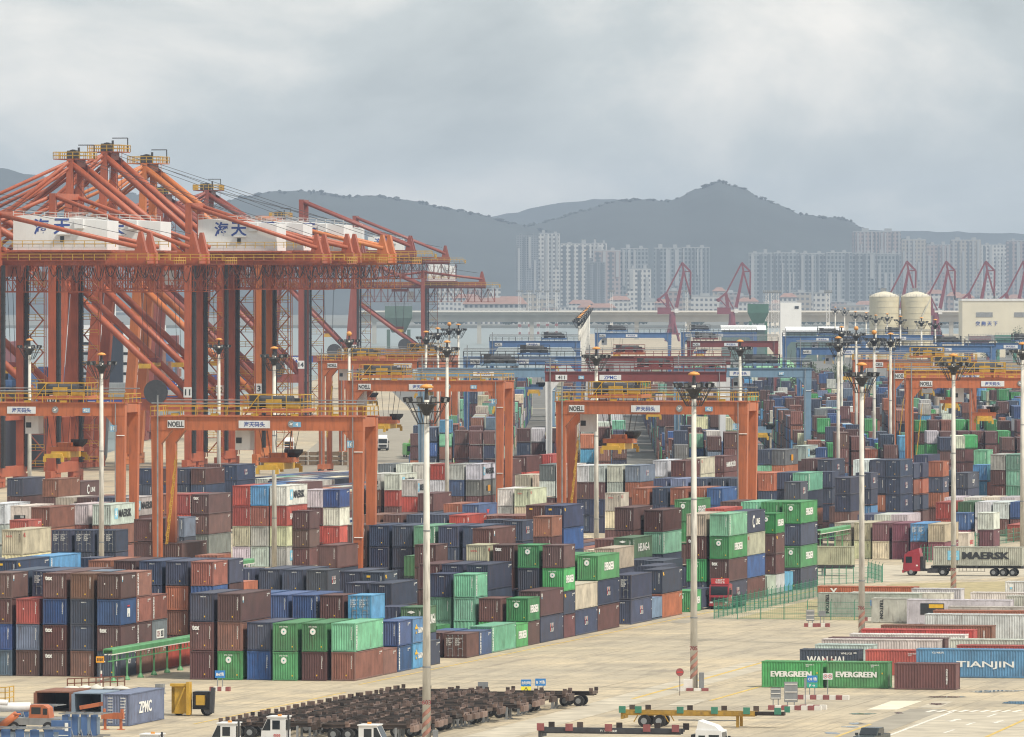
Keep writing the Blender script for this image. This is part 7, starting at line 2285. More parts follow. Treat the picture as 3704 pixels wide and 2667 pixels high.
    b = MB(); b.rail([(-g - boom, yy - .5, gz + 1), (back + 5, yy - .5, gz + 1)], 1.2, 2.2, .06); b.rail([(back + 5.5, base / 2 - 4.4, gz + .35), (back + 5.5, base / 2 + 4.4, gz + .35)], 1.2, 1.8, .06); b.rail([(back, base / 2 - 4.4, gz + .35), (back + 5.5, base / 2 - 4.4, gz + .35)], 1.2, 1.8, .06)
    b.rail([(-2, yy - .6, gz + 3.6), (back - 6, yy - .6, gz + 3.6)], 1.2, 2.0, .06); b.build('walkway_railing', 'yellow', r)
    b = MB()
    for k in range(15):
        x = -2 + (back + 3) * k / 14.0; s = 3.0 * (.6 + .4 * ((k * 7) % 5) / 4)
        for q in range(4): a0 = q / 4; a1 = (q + 1) / 4; x0 = x + 1.9 * a0; x1 = x + 1.9 * a1; b.beam((x0, yy + .4, gz - .4 - s * 4 * a0 * (1 - a0)), (x1, yy + .4, gz - .4 - s * 4 * a1 * (1 - a1)), .13, .13)
    b.build('festoon_loop', 'black', r)
    b = MB()       # lattice of service frames below the backreach
    x0 = -g + 2.5; n = int((back + g + 1) / 2.6)
    for k in range(n + 1):
        x = x0 + 2.6 * k
        for y in (base / 2 - 2.8, base / 2 + 2.8): b.beam((x, y, gz), (x, y, gz - 5.2), .16, .16)
        if k < n:
            for y in (base / 2 - 2.8, base / 2 + 2.8): b.beam((x, y, gz - 5.2), (x + 2.6, y, gz - 5.2), .18, .18); b.beam((x, y, gz - (0 if k % 2 else 5.2)), (x + 2.6, y, gz - (5.2 if k % 2 else 0)), .12, .12); b.beam((x, y, gz - 3), (x + 2.6, y, gz - 3), .1, .1)
        b.beam((x, base / 2 - 2.8, gz - 5.2), (x, base / 2 + 2.8, gz - 5.2), .14, .14)
    b.build('service_frame', m, r)
    # machinery house with characters
    h0, h1 = house; hz = gz + 3.0; hh = 6.6
    b = MB(); b.prism([(h0, hz), (h1, hz), (h1, hz + hh - .9), (h0 + 2.0, hz + hh + .2), (h0, hz + hh)], 'y', base / 2 - 4.2, base / 2 + 4.2); ho = b.build('machinery_house', 'house_white', r)
    if sign:
        b = MB(); q = base / 2 - 4.23
        for k, ch in enumerate(sign): b.text(ch, (h0 + (h1 - h0) * (.30 + .22 * k), q, hz + 4.6), (1, 0, 0), (0, 0, 1), 3.1, .025)
        b.build('lettering', 'print_blue', ho)
    b = MB(); b.box(h0 + (h1 - h0) * .66, h0 + (h1 - h0) * .66 + 1.8, base / 2 - 5.1, base / 2 - 4.2, hz + 4.2, hz + 6.0); b.box(h0 + (h1 - h0) * .47, h0 + (h1 - h0) * .47 + 2.6, base / 2 - 4.9, base / 2 - 4.2, hz + 3.0, hz + 3.2); b.build('house_vent', 'house_white', ho)
    b = MB(); b.box(h0 + (h1 - h0) * .5, h0 + (h1 - h0) * .5 + .8, base / 2 - 4.26, base / 2 - 4.2, hz + 1.6, hz + 2.7); b.build('house_window', 'glass_dark', ho)
    b = MB(); b.rail([(h0, base / 2 - 4.1, hz + hh), (h1, base / 2 - 4.1, hz + hh - .9)], 1.1, 2.2, .05); b.rail([(h0 - 1, base / 2 - 5.2, hz), (h1, base / 2 - 5.2, hz)], 1.1, 2.2, .05); b.build('house_railing', 'white_steel', ho)
    b = MB(); b.box(h0 - 1, h1 + 1, base / 2 - 5.3, base / 2 + 5.3, gz + 2.65, gz + 3.0); b.build('house_deck', m, ho)
    # stairs and lift tower up the landside legs
    b = MB(); z = 4.0; k = 0
    while z < gz - 2:
        a, c = (1.6, 4.4) if k % 2 == 0 else (4.4, 1.6); b.beam((a, base + .6, z), (c, base + .6, z + 3.2), .8, .14); b.box(1.2, 4.8, base - .2, base + 1.2, z - .1, z); z += 3.2; k += 1
    for x in (1.2, 4.8): b.beam((x, base - .2, 3), (x, base - .2, gz), .16, .16); b.beam((x, base + 1.2, 3), (x, base + 1.2, gz), .16, .16)
    b.build('stair_tower', m, r)
    b = MB(); z = 4.0
    while z < gz - 2: b.rail([(1.2, base - .25, z), (4.8, base - .25, z)], 1.1, 1.8, .05); z += 3.2
    b.build('stair_railing', 'yellow', r)
    b = MB()
    for y in (0, base): b.box(.95, 1.5, y - .6, y + .6, 4, gz)
    for y in (0, base):
        for k in range(24): z = 4.5 + (gz - 6) * k / 24; b.box(.9, 1.55, y - .66, y + .66, z, z + .18)
    b.build('cable_ladder', 'black', r)
    b = MB(); z = apex - 3; k = 0
    while z > gz + 6: b.beam((-g + 2, 2.2, z), (-g + 4, 2.2, z - 2.6), .6, .1) if k % 2 else b.beam((-g + 4, 2.2, z), (-g + 2, 2.2, z - 2.6), .6, .1); b.box(-g + 1.6, -g + 4.4, 1.6, 2.8, z - 2.75, z - 2.65); z -= 2.6; k += 1
    for x in (-g + 1.6, -g + 4.4): b.beam((x, 1.6, gz + 4), (x, 1.6, apex), .1, .1)
    b.build('mast_stair', m, r)
    # trolley, cab and spreader
    tx = -g * .35; b = MB(); b.box(tx - 3, tx + 3, base / 2 - 3.6, base / 2 + 3.6, gz - 1.2, gz - .2); tr = b.build('trolley', m, r)
    b = MB(); b.box(tx + 3.2, tx + 5.4, base / 2 - 1.4, base / 2 + 1.4, gz - 4.2, gz - 1.2); b.build('operator_cab', 'white_steel', tr)
    b = MB(); zs = 24.0
    for q in (-1, 1):
        for s in (-1, 1): b.tube((tx + q * 1.2, base / 2 + s * 1.6, zs), (tx + q * 2, base / 2 + s * 2, gz - 1), .05, 4)
    b.build('hoist_rope', 'steel_dark', r)
    b = MB(); b.box(tx - 1.2, tx + 1.2, base / 2 - 3, base / 2 + 3, zs - 1.6, zs - .8); b.box(tx - .5, tx + .5, base / 2 - 6, base / 2 + 6, zs - 1.5, zs - 1.0)
    for s in (-1, 1): b.box(tx - 1.3, tx + 1.3, base / 2 + s * 6 - .25, base / 2 + s * 6 + .25, zs - 2.0, zs - 1.0)
    b.build('spreader', 'yellow', r)
    b = MB(); b.box(tx - 1.6, tx + 1.6, base / 2 - 1.8, base / 2 + 1.8, zs - .8, zs + .2); b.build('head_block', 'maroon_steel', r)
    b = MB(); b.tube((-7, -1.2, 17), (-7, -.6, 17), 2.6, 18); b.tube((-7, -1.3, 17), (-7, -.5, 17), .6, 10); b.build('cable_reel', 'steel_dark', r)
    b = MB(); b.box(-g + 2, -g + 12.5, -.78, -.72, 13.1, 15.3); pl = b.build('sign_plate', 'print_blue', r)
    b = MB(); b.text('ZPMC', (-g + 7.2, -.80, 14.2), (1, 0, 0), (0, 0, 1), 1.5, .04); b.build('lettering', 'print_white', pl)
    b = MB(); b.box(-.9, .9, -1.02, -.96, gz * .36, gz * .36 + 2.2); pn = b.build('number_plate', 'plate_white', r)
    if number: b = MB(); b.text(number, (0, -1.04, gz * .36 + 1.1), (1, 0, 0), (0, 0, 1), 1.3, .03); b.build('lettering', 'print_black', pn)
    return r
def rail_pt(x):
    a = (x - XC) / F_PX; Y = RAIL_V / (a * C1 - S1); return Vector((a * Y, Y, 0))
sts(rail_pt(-10), -TH, 'sts_orange', 'orange quay crane cut by the frame edge, nearest of all', apex=60, gz=43.5, post=54, number='9')
sts(rail_pt(192), -TH, 'sts_orange', 'orange quay crane second from the frame edge with blue-lettered white house', apex=60, gz=43.6, post=58, number='10')
sts(rail_pt(683), -TH, 'sts_orange', 'tall orange quay crane with the foremost mast', apex=66.5, gz=44.0, post=57.2, number='11', house=(1.8, 19.0), base=10)
sts(rail_pt(800), -TH, 'sts_orange', 'orange quay crane with the highest mast head, second of the tall three', apex=68.5, gz=44.2, post=55, number='12', house=(1.8, 18), base=10)
sts(rail_pt(936), -TH, 'sts_orange_sunlit', 'orange quay crane with sunlight in its colour, last of the tall three', apex=66.5, gz=44.2, post=55, number='13', house=(2.5, 19), base=10)
sts(at(1090, 2238), -math.radians(3), 'sts_red', 'hazy red quay crane farther along with a clear white lettered house', apex=66, gz=47.0, post=63.5, house=(3.5, 16.5), back=31, painted_walkway=False, number='14')
sts(at(1282, 2850), -math.radians(2), 'sts_red', 'hazy red quay crane last of the tall ones, small lettered house', apex=64, gz=47.5, post=64.5, house=(4.5, 17), back=33, painted_walkway=False, number='15')
sts(at(1530, 3150), -math.radians(2), 'sts_red', 'lowest distant red quay crane with its girder end over the basin', apex=52, gz=39.0, post=46, house=(2, 12), back=24, painted_walkway=False, sign='', boom=40)
sts(at(950, 2080), -math.radians(4), 'sts_red', 'dark red quay crane hidden behind the tall orange pair', apex=63, gz=44.5, post=56, house=(3, 14), back=26, painted_walkway=False, sign='')

# ================================================================== VEHICLES
E1 = Vector((S1, C1, 0)); E2 = Vector((C1, -S1, 0))
def wheel(parent, c, r, w, axis='y', m='tyre'):
    c = Vector(c); ax = Vector((0, 1, 0)) if axis == 'y' else Vector((1, 0, 0))
    b = MB(); b.tube(c - ax * w / 2, c + ax * w / 2, r, 16); o = b.build('wheel', m, parent)
    b = MB(); b.tube(c - ax * (w / 2 + .015), c + ax * (w / 2 + .015), r * .52, 12); b.build('rim', 'steel_grey', o); return o
# ---- parked skeletal chassis: local x along the chassis, y across
def chassis_proto(L=8.3):
    r = empty('yard_chassis', (0, 0, 0)); h = L / 2
    for s in (-.55, .55):
        b = MB(); b.box(-h, h, s - .11, s + .11, 1.0, 1.06); b.box(-h, h, s - .03, s + .03, 1.06, 1.30); b.box(-h, h, s - .11, s + .11, 1.30, 1.36); b.build('main_beam', 'chassis_brown', r)
    for k, x in enumerate((-h + .15, -h * .36, h * .30, h - .2)):
        b = MB(); b.box(x - .16, x + .16, -1.22, 1.22, 1.12, 1.40); bo = b.build('bolster', 'chassis_rust' if k % 2 else 'chassis_brown', r)
        for s in (-1, 1): b = MB(); b.box(x - .17, x + .17, s * 1.2 - .10, s * 1.2 + .10, 1.40, 1.62 if k % 3 else 1.72); b.build('guide_post', 'chassis_rust', bo)
    b = MB()
    for k in range(9): x = -h + .8 + (L - 1.6) * k / 8; b.box(x - .05, x + .05, -.5, .5, 1.1, 1.2)
    b.build('cross_member', 'chassis_rust', r)
    for x in (-h + 1.4, -h + 2.7):
        for s in (-.9, .9): wheel(r, (x, s, .5), .5, .5)
    for s in (-.8, .8): b = MB(); b.box(h - 1.5, h - 1.32, s - .09, s + .09, .05, 1.1); b.box(h - 1.62, h - 1.2, s - .15, s + .15, 0, .08); b.build('landing_leg', 'steel_grey', r)
    b = MB(); b.box(h - .1, h + .25, -1.0, 1.0, .75, 1.25); b.build('front_plate', 'chassis_rust', r)
    return r
cp = chassis_proto(); cr_ = random.Random(8)
pL = gp(1445, 2482, 1.6); uB = pL.x * S1 + pL.y * C1; vL = pL.x * C1 - pL.y * S1
n_row = 23
for i in range(n_row):
    for c in range(2):
        u = uB - 2.72 * i - (0 if c == 0 else 1.3); v = vL - .09 * i + 4.3 + 8.7 * c + cr_.uniform(-.35, .35) + (1.6 if c == 1 and i == 0 else 0) + (.9 if c == 1 and i in (2, 9) else 0)
        o = cp if (i, c) == (0, 0) else copy_tree(cp)
        o.location = yard(u, v); o.rotation_euler = (0, 0, -TH + (math.pi if (i * 3 + c) % 4 == 1 else 0))
        tag(o, 'dark rusty skeletal chassis, %s from the back in the %s file of the parked field' % (ORD[i + 1], 'nearer-mast' if c else 'outer'), 'chassis', 'parked skeletal chassis')
# ---- white terminal tractors: cab faces local -x
def terminal_tractor(loc, rz, label, num):
    r = empty('terminal_tractor', loc, rz, label, 'tractor', 'white terminal tractors')
    b = MB(); b.box(-1.6, 3.4, -.55, .55, .75, 1.15); b.box(-1.75, -1.4, -1.15, 1.15, .55, 1.2); b.build('chassis', 'steel_dark', r)
    b = MB(); b.prism([(-1.55, 1.2), (.55, 1.2), (.55, 3.05), (-.95, 3.05), (-1.5, 1.9)], 'y', -.95, .95); b.box(-1.05, .65, -1.02, 1.02, 3.05, 3.14); cab = b.build('cab', 'truck_white', r)
    for s in (-1, 1):
        b = MB(); b.box(-.55, .1, s * .953 - .012, s * .953 + .012, 2.05, 2.8); b.build('side_window', 'glass_dark', cab)
        b = MB(); b.text(num, (-.15, s * .97, 1.55), (1, 0, 0) if s < 0 else (-1, 0, 0), (0, 0, 1), .22, .03); b.build('lettering', 'print_red', cab)
        b = MB(); b.add([(-1.45, s * .955, 1.95), (-.72, s * .955, 1.95), (-.72, s * .955, 2.9), (-.98, s * .955, 2.9)], [(0, 1, 2, 3)]); b.build('quarter_window', 'glass_dark', cab)
    b = MB(); b.add([(-1.52, -.8, 1.95), (-1.52, .8, 1.95), (-1.0, .8, 2.98), (-1.0, -.8, 2.98)], [(0, 1, 2, 3)]); b.build('windscreen', 'glass_dark', cab)
    b = MB(); b.box(.56, .62, -.75, .75, 2.0, 2.85); b.build('rear_window', 'glass_dark', cab)
    b = MB(); b.box(-.2, .1, -.5, -.3, 3.14, 3.3); b.build('beacon', 'cap_orange', cab)
    b = MB(); b.beam((.75, -.6, 1.1), (.75, -.6, 3.3), .14, .14); b.build('exhaust', 'steel_dark', r)
    for x in (-.9, 2.4):
        for s in (-.95, .95): wheel(r, (x, s, .5), .5, .38)
    b = MB(); b.box(1.6, 3.3, -.45, .45, 1.15, 1.35); b.build('fifth_wheel', 'black', r)
terminal_tractor(at(838, 672), -TH, 'white tractor cab with red number, half below the frame, left front of the chassis', '398')
terminal_tractor(at(1018, 682), -TH, 'white tractor cab marked 0550 among the chassis, highest of the four', '0550')
terminal_tractor(at(1330, 669), -TH + math.pi, 'white tractor cab facing away with big window, near mast 603', '212')
terminal_tractor(at(560, 655), -TH, 'white tractor of which just the cab roof shows at the bottom edge', '377')
# ---- road tractor and semitrailer, local x forward
def lorry(loc, rz, paint, label, trailer=True, L=12.4, sign=False, bogie=3, cab_only=False, deflector=True, fender=None):
    r = empty('lorry', loc, rz, label, 'lorry', 'container lorries')
    if True:
        b = MB(); b.prism([(-.1, .62), (2.15, .62), (2.22, 1.5), (2.02, 2.95), (-.1, 3.0)], 'y', -1.2, 1.2); cab = b.build('cab', paint, r)
        b = MB(); b.prism([(-.05, 3.0), (1.85, 2.96), (1.5, 3.3), (.1, 3.75)], 'y', -1.05, 1.05) if deflector else b.box(-.05, 1.9, -1.1, 1.1, 3.0, 3.1); b.build('roof_deflector', paint, cab)
        b = MB(); b.add([(2.19, -1.05, 1.72), (2.19, 1.05, 1.72), (2.05, 1.05, 2.8), (2.05, -1.05, 2.8)], [(0, 1, 2, 3)]); b.build('windscreen', 'glass_dark', cab)
        b = MB(); b.box(2.2, 2.27, -.95, .95, .95, 1.45); b.build('grille', 'black', cab)
        b = MB(); b.box(2.1, 2.35, -1.22, 1.22, .4, .75); b.build('bumper', paint if paint != 'truck_white' else 'steel_dark', cab)
        for s in (-1, 1):
            b = MB(); b.box(1.0, 1.85, s * 1.205 - .012, s * 1.205 + .012, 1.75, 2.6); b.build('side_window', 'glass_dark', cab)
            b = MB(); b.box(.15, .7, s * 1.205 - .012, s * 1.205 + .012, 1.8, 2.55) if paint == 'truck_white' else b.box(.2, .45, s * 1.205 - .012, s * 1.205 + .012, 1.3, 1.5); b.build('sleeper_window' if paint == 'truck_white' else 'door_mark', 'glass_dark' if paint == 'truck_white' else 'print_white', cab)
            b = MB(); b.box(2.1, 2.3, s * 1.45 - .12, s * 1.45 + .12, 1.8, 2.4); b.build('mirror', 'black', cab)
            b = MB(); b.box(2.26, 2.33, s * .95 - .18, s * .95 + .18, .75, .95); b.build('headlight', 'plate_white', cab)
        b = MB(); b.box(-.5, -.12, -1.1, 1.1, .7, 2.6); b.build('air_tank_rack', 'black', r)
        b = MB(); b.box(-4.2, 2.0, -.45, .45, .62, .95); b.box(-2.6, -1.1, .55, 1.15, .4, 1.0); b.box(-2.6, -1.1, -1.15, -.55, .4, 1.0); b.build('tractor_frame', 'steel_dark', r)
        for s in (-1, 1):
            wheel(r, (1.15, s * 1.02, .52), .52, .34); wheel(r, (-3.2, s * .95, .52), .52, .58)
            b = MB(); b.prism([(-3.95, .7), (-3.7, 1.12), (-2.7, 1.12), (-2.45, .7), (-2.6, .7), (-2.8, 1.02), (-3.6, 1.02), (-3.8, .7)], 'y', s * .95 - .3, s * .95 + .3); b.build('mudguard', 'black', r)
    if sign:
        b = MB(); b.box(1.4, 1.55, -1.1, 1.1, 3.05, 3.75); b.build('roof_sign', 'print_red', cab)
        b = MB(); b.text('大鹏海港\n物流运输', (1.56, 0, 3.4), (0, 1, 0), (0, 0, 1), .55, .02); b.build('lettering', 'print_white', cab)
    if trailer:
        x1 = -1.6; x0 = x1 - L
        b = MB()
        for s in (-.5, .5): b.box(x0, x1, s - .1, s + .1, 1.05, 1.38)
        b.box(x0, x0 + .25, -1.2, 1.2, 1.1, 1.4); b.box(x1 - .3, x1, -1.2, 1.2, 1.1, 1.4); b.box(x0 + L * .5 - .15, x0 + L * .5 + .15, -1.2, 1.2, 1.1, 1.4); b.build('trailer_frame', 'steel_dark', r)
        for k in range(bogie):
            for s in (-1, 1): wheel(r, (x0 + 1.4 + 1.31 * k, s * .95, .52), .52, .6)
        if fender:
            b = MB(); 
            for s in (-1.25, 1.25): b.beam((x0 + .7, s, 1.15), (x0 + 4.9, s, 1.15), .1, .12); b.beam((x0 + .3, s, .7), (x0 + .7, s, 1.15), .1, .1); b.beam((x0 + 4.9, s, 1.15), (x0 + 5.2, s, .7), .1, .1)
            b.box(x0 - .25, x0, -1.2, 1.2, .55, 1.05); b.build('fender', fender, r)
        for s in (-.9, .9): b = MB(); b.box(x1 - 3.0, x1 - 2.8, s - .09, s + .09, .25, 1.05); b.build('landing_leg', 'steel_grey', r)
        b = MB()
        for k in range(8): x = x0 + 5.6 + .5 * k; b.box(x - .03, x + .03, -1.18, -1.12, .6, 1.05)
        b.box(x0 + 5.5, x0 + 9.2, -1.18, -1.12, .55, .62); b.build('side_guard', 'kerb_white', r)
    return r
# lorry with the lettered grey container, heading left
rzL = -TH + math.pi
q = gp(3300, 2082); q.z = 0
lorry(q + E2 * 1.15, rzL, 'truck_red', 'dark red lorry carrying the big-lettered grey container along the service road', L=12.6)
put_container('W4m', q + E2 * (1.15 + 1.6 + .3 + 6.1) + Vector((0, 0, 1.41)), -TH - math.pi / 2, 2.6, 'grey container with large black letters and star riding on the red lorry', 'containers on lorries')
q = gp(3130, 2080); q.z = 0
lorry(q + E2 * (1.75), -TH, 'truck_white', 'lorry trailer with amber fenders half hidden behind the green-topped stacks', L=12.6, fender='sign_orange') if False else None
def bare_trailer(loc, rz, label, L=12.6, frame='steel_dark', fender=None, bolsters=None, drawbar=False, bogie=3, legs=True, lettering=None):
    r = empty('semitrailer', loc, rz, label, 'trailer', 'semitrailers'); x0 = -L / 2; x1 = L / 2
    b = MB()
    for s in (-.5, .5): b.box(x0, x1 - (2.6 if drawbar else 0), s - .1, s + .1, 1.0, 1.45)
    b.box(x0, x0 + .2, -1.2, 1.2, .7, 1.45); b.box(x0, x1 - (2.6 if drawbar else 0), -1.22, -1.1, 1.15, 1.42); b.box(x0, x1 - (2.6 if drawbar else 0), 1.1, 1.22, 1.15, 1.42); b.build('frame', frame, r)
    if drawbar: b = MB(); b.box(x1 - 2.8, x1, -.45, .45, 1.1, 1.42); b.build('gooseneck', 'chassis_brown', r)
    for k in range(bogie):
        for s in (-1, 1): wheel(r, (x0 + 2.1 + 1.35 * k, s * .95, .54), .54, .6)
    if fender:
        for s in (-1.26, 1.26):
            b = MB(); xs = x0 + 2.1 + 1.35 * (bogie - 1) / 2; w = 1.35 * (bogie - 1) / 2 + .55
            pts = [(xs - w - .35, .45), (xs - w, 1.05), (xs - w + .3, 1.18), (xs + w - .3, 1.18), (xs + w, 1.05), (xs + w + .35, .45)]
            for (a, c), (d_, e_) in zip(pts, pts[1:]): b.beam((a, s, c), (d_, s, e_), .12, .08)
            b.build('mudguard', fender, r)
    for x, m, dk in bolsters or ():
        b = MB(); b.box(x0 + x - .3, x0 + x + .3, -1.32, -1.2, 1.25, 1.85); b.build('corner_guide', m, r); b = MB(); b.box(x0 + x + .15, x0 + x + .65, 1.2, 1.32, 1.3, 1.85); b.build('far_corner_guide', dk, r)
    if legs:
        for s in (-.9, .9): b = MB(); b.box(x1 - 4.2, x1 - 3.95, s - .1, s + .1, .05, 1.1); b.build('landing_leg', 'trailer_yellow' if frame == 'trailer_yellow' else 'steel_grey', r)
        b = MB(); b.box(x0 + 5, x1 - 4.2, -.06, .06, .55, .65); b.build('brace_pipe', 'steel_grey', r)
    if lettering: b = MB(); b.text(lettering, (0, -1.23, 1.28), (1, 0, 0), (0, 0, 1), .2, .02); b.build('lettering', 'print_white', r)
    return r
bare_trailer(gp(2960, 2083).xyz * 1 + E2 * 0 - E2 * 1.5, -TH, 'trailer with amber mudguards carrying the beige container by the fence', fender='sign_orange', L=12.6)
put_container('C4', gp(2960, 2083) - E2 * 1.5 + Vector((0, 0, 1.46)) + E2 * 0.2, -TH - math.pi / 2, 2.6, 'beige container riding on the trailer with amber mudguards', 'containers on lorries')
bare_trailer(gp(2530, 2630) + E2 * .4, -TH, 'yellow skeletal trailer with green corner guides parked on the open concrete', L=14.6, frame='trailer_yellow', fender='trailer_yellow', bogie=2, drawbar=True, bolsters=[(.15, 'green_steel', 'chassis_brown'), (1.6, 'green_steel', 'chassis_brown'), (5.4, 'green_steel', 'chassis_brown'), (8.5, 'green_steel', 'chassis_brown'), (11.4, 'green_steel', 'chassis_brown'), (14.2, 'green_steel', 'green_steel')])
lorry(at(2530, 664), -TH, 'truck_white', 'white lorry cab at the bottom edge in front of the yellow trailer', trailer=False)
bare_trailer(at(2212, 668), -TH, 'plain dark trailer underneath the one with red corner guides', L=11.8, bogie=2)
bare_trailer(at(2212, 668, 1.42), -TH, 'dark trailer with red corner guides stacked beside the white lorry', L=11.8, bogie=0, legs=False, bolsters=[(.2, 'kerb_red', 'chassis_brown'), (2.6, 'kerb_red', 'chassis_brown'), (5.9, 'kerb_red', 'chassis_brown'), (9.1, 'kerb_red', 'chassis_brown'), (11.5, 'kerb_red', 'chassis_brown')], lettering='厦门海天集装箱')
q = gp(2592, 2205); lorry(q + E2 * .3 + E1 * 2.2, -TH - math.pi / 2, 'truck_red', 'red lorry with lettered roof sign facing out between stack and fence', trailer=True, sign=True, deflector=False, L=8)
for i, (x, y, lab) in enumerate(((1385, 1630, 'white lorry facing the camera on the quay road'), (1344, 1632, 'white lorry with a maroon load left of the facing one on the quay road'), (1046, 1640, 'white lorry under the operator cab near the timber stack'))):
    lorry(gp(x, y), -math.pi / 2, 'truck_white', lab, L=11, deflector=True)
put_container('M4', gp(1344, 1632) + Vector((0, 8.5, 1.41)), 0, 2.6, 'maroon container riding on the left quay lorry', 'containers on lorries')
# ---- pickup, local x forward
r = empty('pickup', at(3152, 690), -TH - math.pi / 2 - .12, 'dark grey pickup driving toward the bottom edge', 'pickup')
b = MB(); b.prism([(-2.6, .45), (2.55, .45), (2.6, .85), (2.3, 1.08), (.95, 1.15), (-2.6, 1.15)], 'y', -.92, .92); b.build('body', 'pickup_paint', r)
b = MB(); b.prism([(1.05, 1.13), (.3, 1.72), (-.95, 1.74), (-1.15, 1.13)], 'y', -.80, .80); cab = b.build('cabin', 'pickup_paint', r)
b = MB(); b.add([(1.03, -.72, 1.18), (1.03, .72, 1.18), (.36, .66, 1.69), (.36, -.66, 1.69)], [(0, 1, 2, 3)]); b.build('windscreen', 'glass_dark', cab)
for s in (-1, 1):
    b = MB(); b.add([(.8, s * .805, 1.18), (.25, s * .805, 1.64), (-.85, s * .805, 1.66), (-.98, s * .805, 1.18)], [(0, 1, 2, 3)]); b.build('side_window', 'glass_dark', cab)
    b = MB(); b.box(.85, 1.05, s * 1.02 - .12, s * 1.02 + .12, 1.12, 1.32); b.build('mirror', 'pickup_paint', r)
    b = MB(); b.box(2.5, 2.62, s * .68 - .2, s * .68 + .2, .72, .92); b.build('headlight', 'plate_white', r)
    for x in (1.65, -1.6): wheel(r, (x, s * .85, .38), .38, .24)
b = MB(); b.box(-2.55, -1.25, -.82, .82, 1.10, 1.16); b.beam((-1.3, -.7, 1.15), (-1.3, -.7, 1.55), .07, .07); b.beam((-1.3, .7, 1.15), (-1.3, .7, 1.55), .07, .07); b.beam((-1.3, -.7, 1.55), (-1.3, .7, 1.55), .07, .07); b.build('load_bed', 'black', r)

# ================================================================== SIGNS, FENCES, KERBS
def sign(x, y, w, h, zc, m, t, tm, label, posts=2, back=False, th=.5, rz=0.0, kerb=None, extra=None, name='notice_board'):
    r = empty(name, gp(x, y), rz, label, 'sign', None)
    for k in range(posts):
        xx = 0 if posts == 1 else (-w * .25 + w * .5 * k); b = MB(); b.tube((xx, .06, 0), (xx, .06, zc + h * .4), .045, 6); b.build('post', 'steel_grey', r)
    b = MB(); b.box(-w / 2, w / 2, -.02, .02, zc - h / 2, zc + h / 2); p = b.build('panel', m, r)
    if t: b = MB(); b.text(t, (0, -.035, zc), (1, 0, 0), (0, 0, 1), h * th, .025, 'c', w * .88); b.build('lettering', tm, p)
    if back:
        b = MB()
        for k in range(3): z = zc - h * .38 + h * .38 * k; b.box(-w * .45, w * .45, -.06, -.02, z - .04, z + .04)
        b.build('batten', 'kerb_white', p)
    if extra: extra(r, p)
    return r
def kerb(x, y, n, label, L=.62):
    r = empty('kerb_island', gp(x, y), -TH, label, 'kerb')
    for k in range(n): b = MB(); b.box(k * L, k * L + L - .01, -.28, .28, 0, .42); b.build('kerb_stone', 'kerb_red' if k % 2 == 0 else 'kerb_white', r)
sign(796, 2497, 1.0, .72, 1.55, 'sign_blue', 'B6场', 'print_white', 'blue board reading B6 on two posts in front of the green container'); kerb(760, 2500, 5, 'red and white kerb under the blue B6 board', .4)
sign(1955, 2535, 1.0, .68, 1.75, 'sign_blue', 'B 7场', 'print_white', 'blue board reading B7 behind the parked chassis')
def warn(r, p):
    b = MB(); b.box(-.48, .48, -.02, .02, .78, 1.42); y = b.build('lower_panel', 'sign_yellow', r); b = MB()
    for a, c in (((-.2, .98), (.2, .98)), ((.2, .98), (0, 1.34)), ((0, 1.34), (-.2, .98))): b.beam((a[0], -.03, a[1]), (c[0], -.03, c[1]), .02, .05)
    b.build('triangle', 'print_black', y); b = MB(); b.text('当心', (0, -.03, .87), (1, 0, 0), (0, 0, 1), .1); b.build('lettering', 'print_black', y)
sign(1903, 2538, .96, .64, 1.76, 'sign_blue', '检疫处理场', 'print_white', 'blue over yellow warning board left of the B7 board', extra=warn)
sign(1747, 2545, .98, .95, 1.55, 'steel_grey', '', '', 'plain grey back of a board behind the chassis', back=False)
r = empty('no_entry_sign', gp(2459, 2517), 0, 'round red no-entry sign on a thin post by mast 705', 'sign')
b = MB(); b.tube((0, .04, 0), (0, .04, 2.4), .035, 6); b.build('post', 'chassis_brown', r); b = MB(); b.tube((0, -.02, 2.25), (0, .02, 2.25), .38, 20); dsc = b.build('disc', 'kerb_red', r); b = MB(); b.box(-.28, .28, -.035, -.02, 2.18, 2.32); b.build('bar', 'print_red', dsc)
sign(2806, 2558, .95, 1.1, 1.25, 'steel_grey', '', '', 'small grey board seen from behind on the striped kerb', back=True); sign(2861, 2562, 1.25, 1.9, 1.5, 'steel_grey', '', '', 'large grey board seen from behind with white battens', back=True)
kerb(2780, 2568, 8, 'red and white kerb below the two grey boards'); kerb(2885, 2530, 8, 'red and white kerb below the speed-limit board'); kerb(2895, 2566, 4, 'short red and white kerb right of the grey boards')
def gsign(r, p):
    b = MB(); b.box(-.5, .5, -.02, .02, .72, 1.12); k = b.build('lower_panel', 'sign_green', r); b = MB(); b.text('P →', (0, -.03, .92), (1, 0, 0), (0, 0, 1), .24, .03); b.build('lettering', 'print_white', k)
sign(2938, 2515, 1.0, .66, 1.55, 'sign_blue', 'C8 场', 'print_white', 'blue board reading C8 over a small green arrow board', extra=gsign)
def discs(r, p):
    for k in (-.22, .22):
        b = MB(); n = 16
        for i in range(n): t0, t1 = 2 * math.pi * i / n, 2 * math.pi * (i + 1) / n; b.beam((k + .17 * math.cos(t0), -.03, 1.75 + .17 * math.sin(t0)), (k + .17 * math.cos(t1), -.03, 1.75 + .17 * math.sin(t1)), .012, .05)
        q = b.build('red_ring', 'print_red', p); b = MB(); b.text('30', (k, -.03, 1.75), (1, 0, 0), (0, 0, 1), .14, .02); b.build('lettering', 'print_black', q)
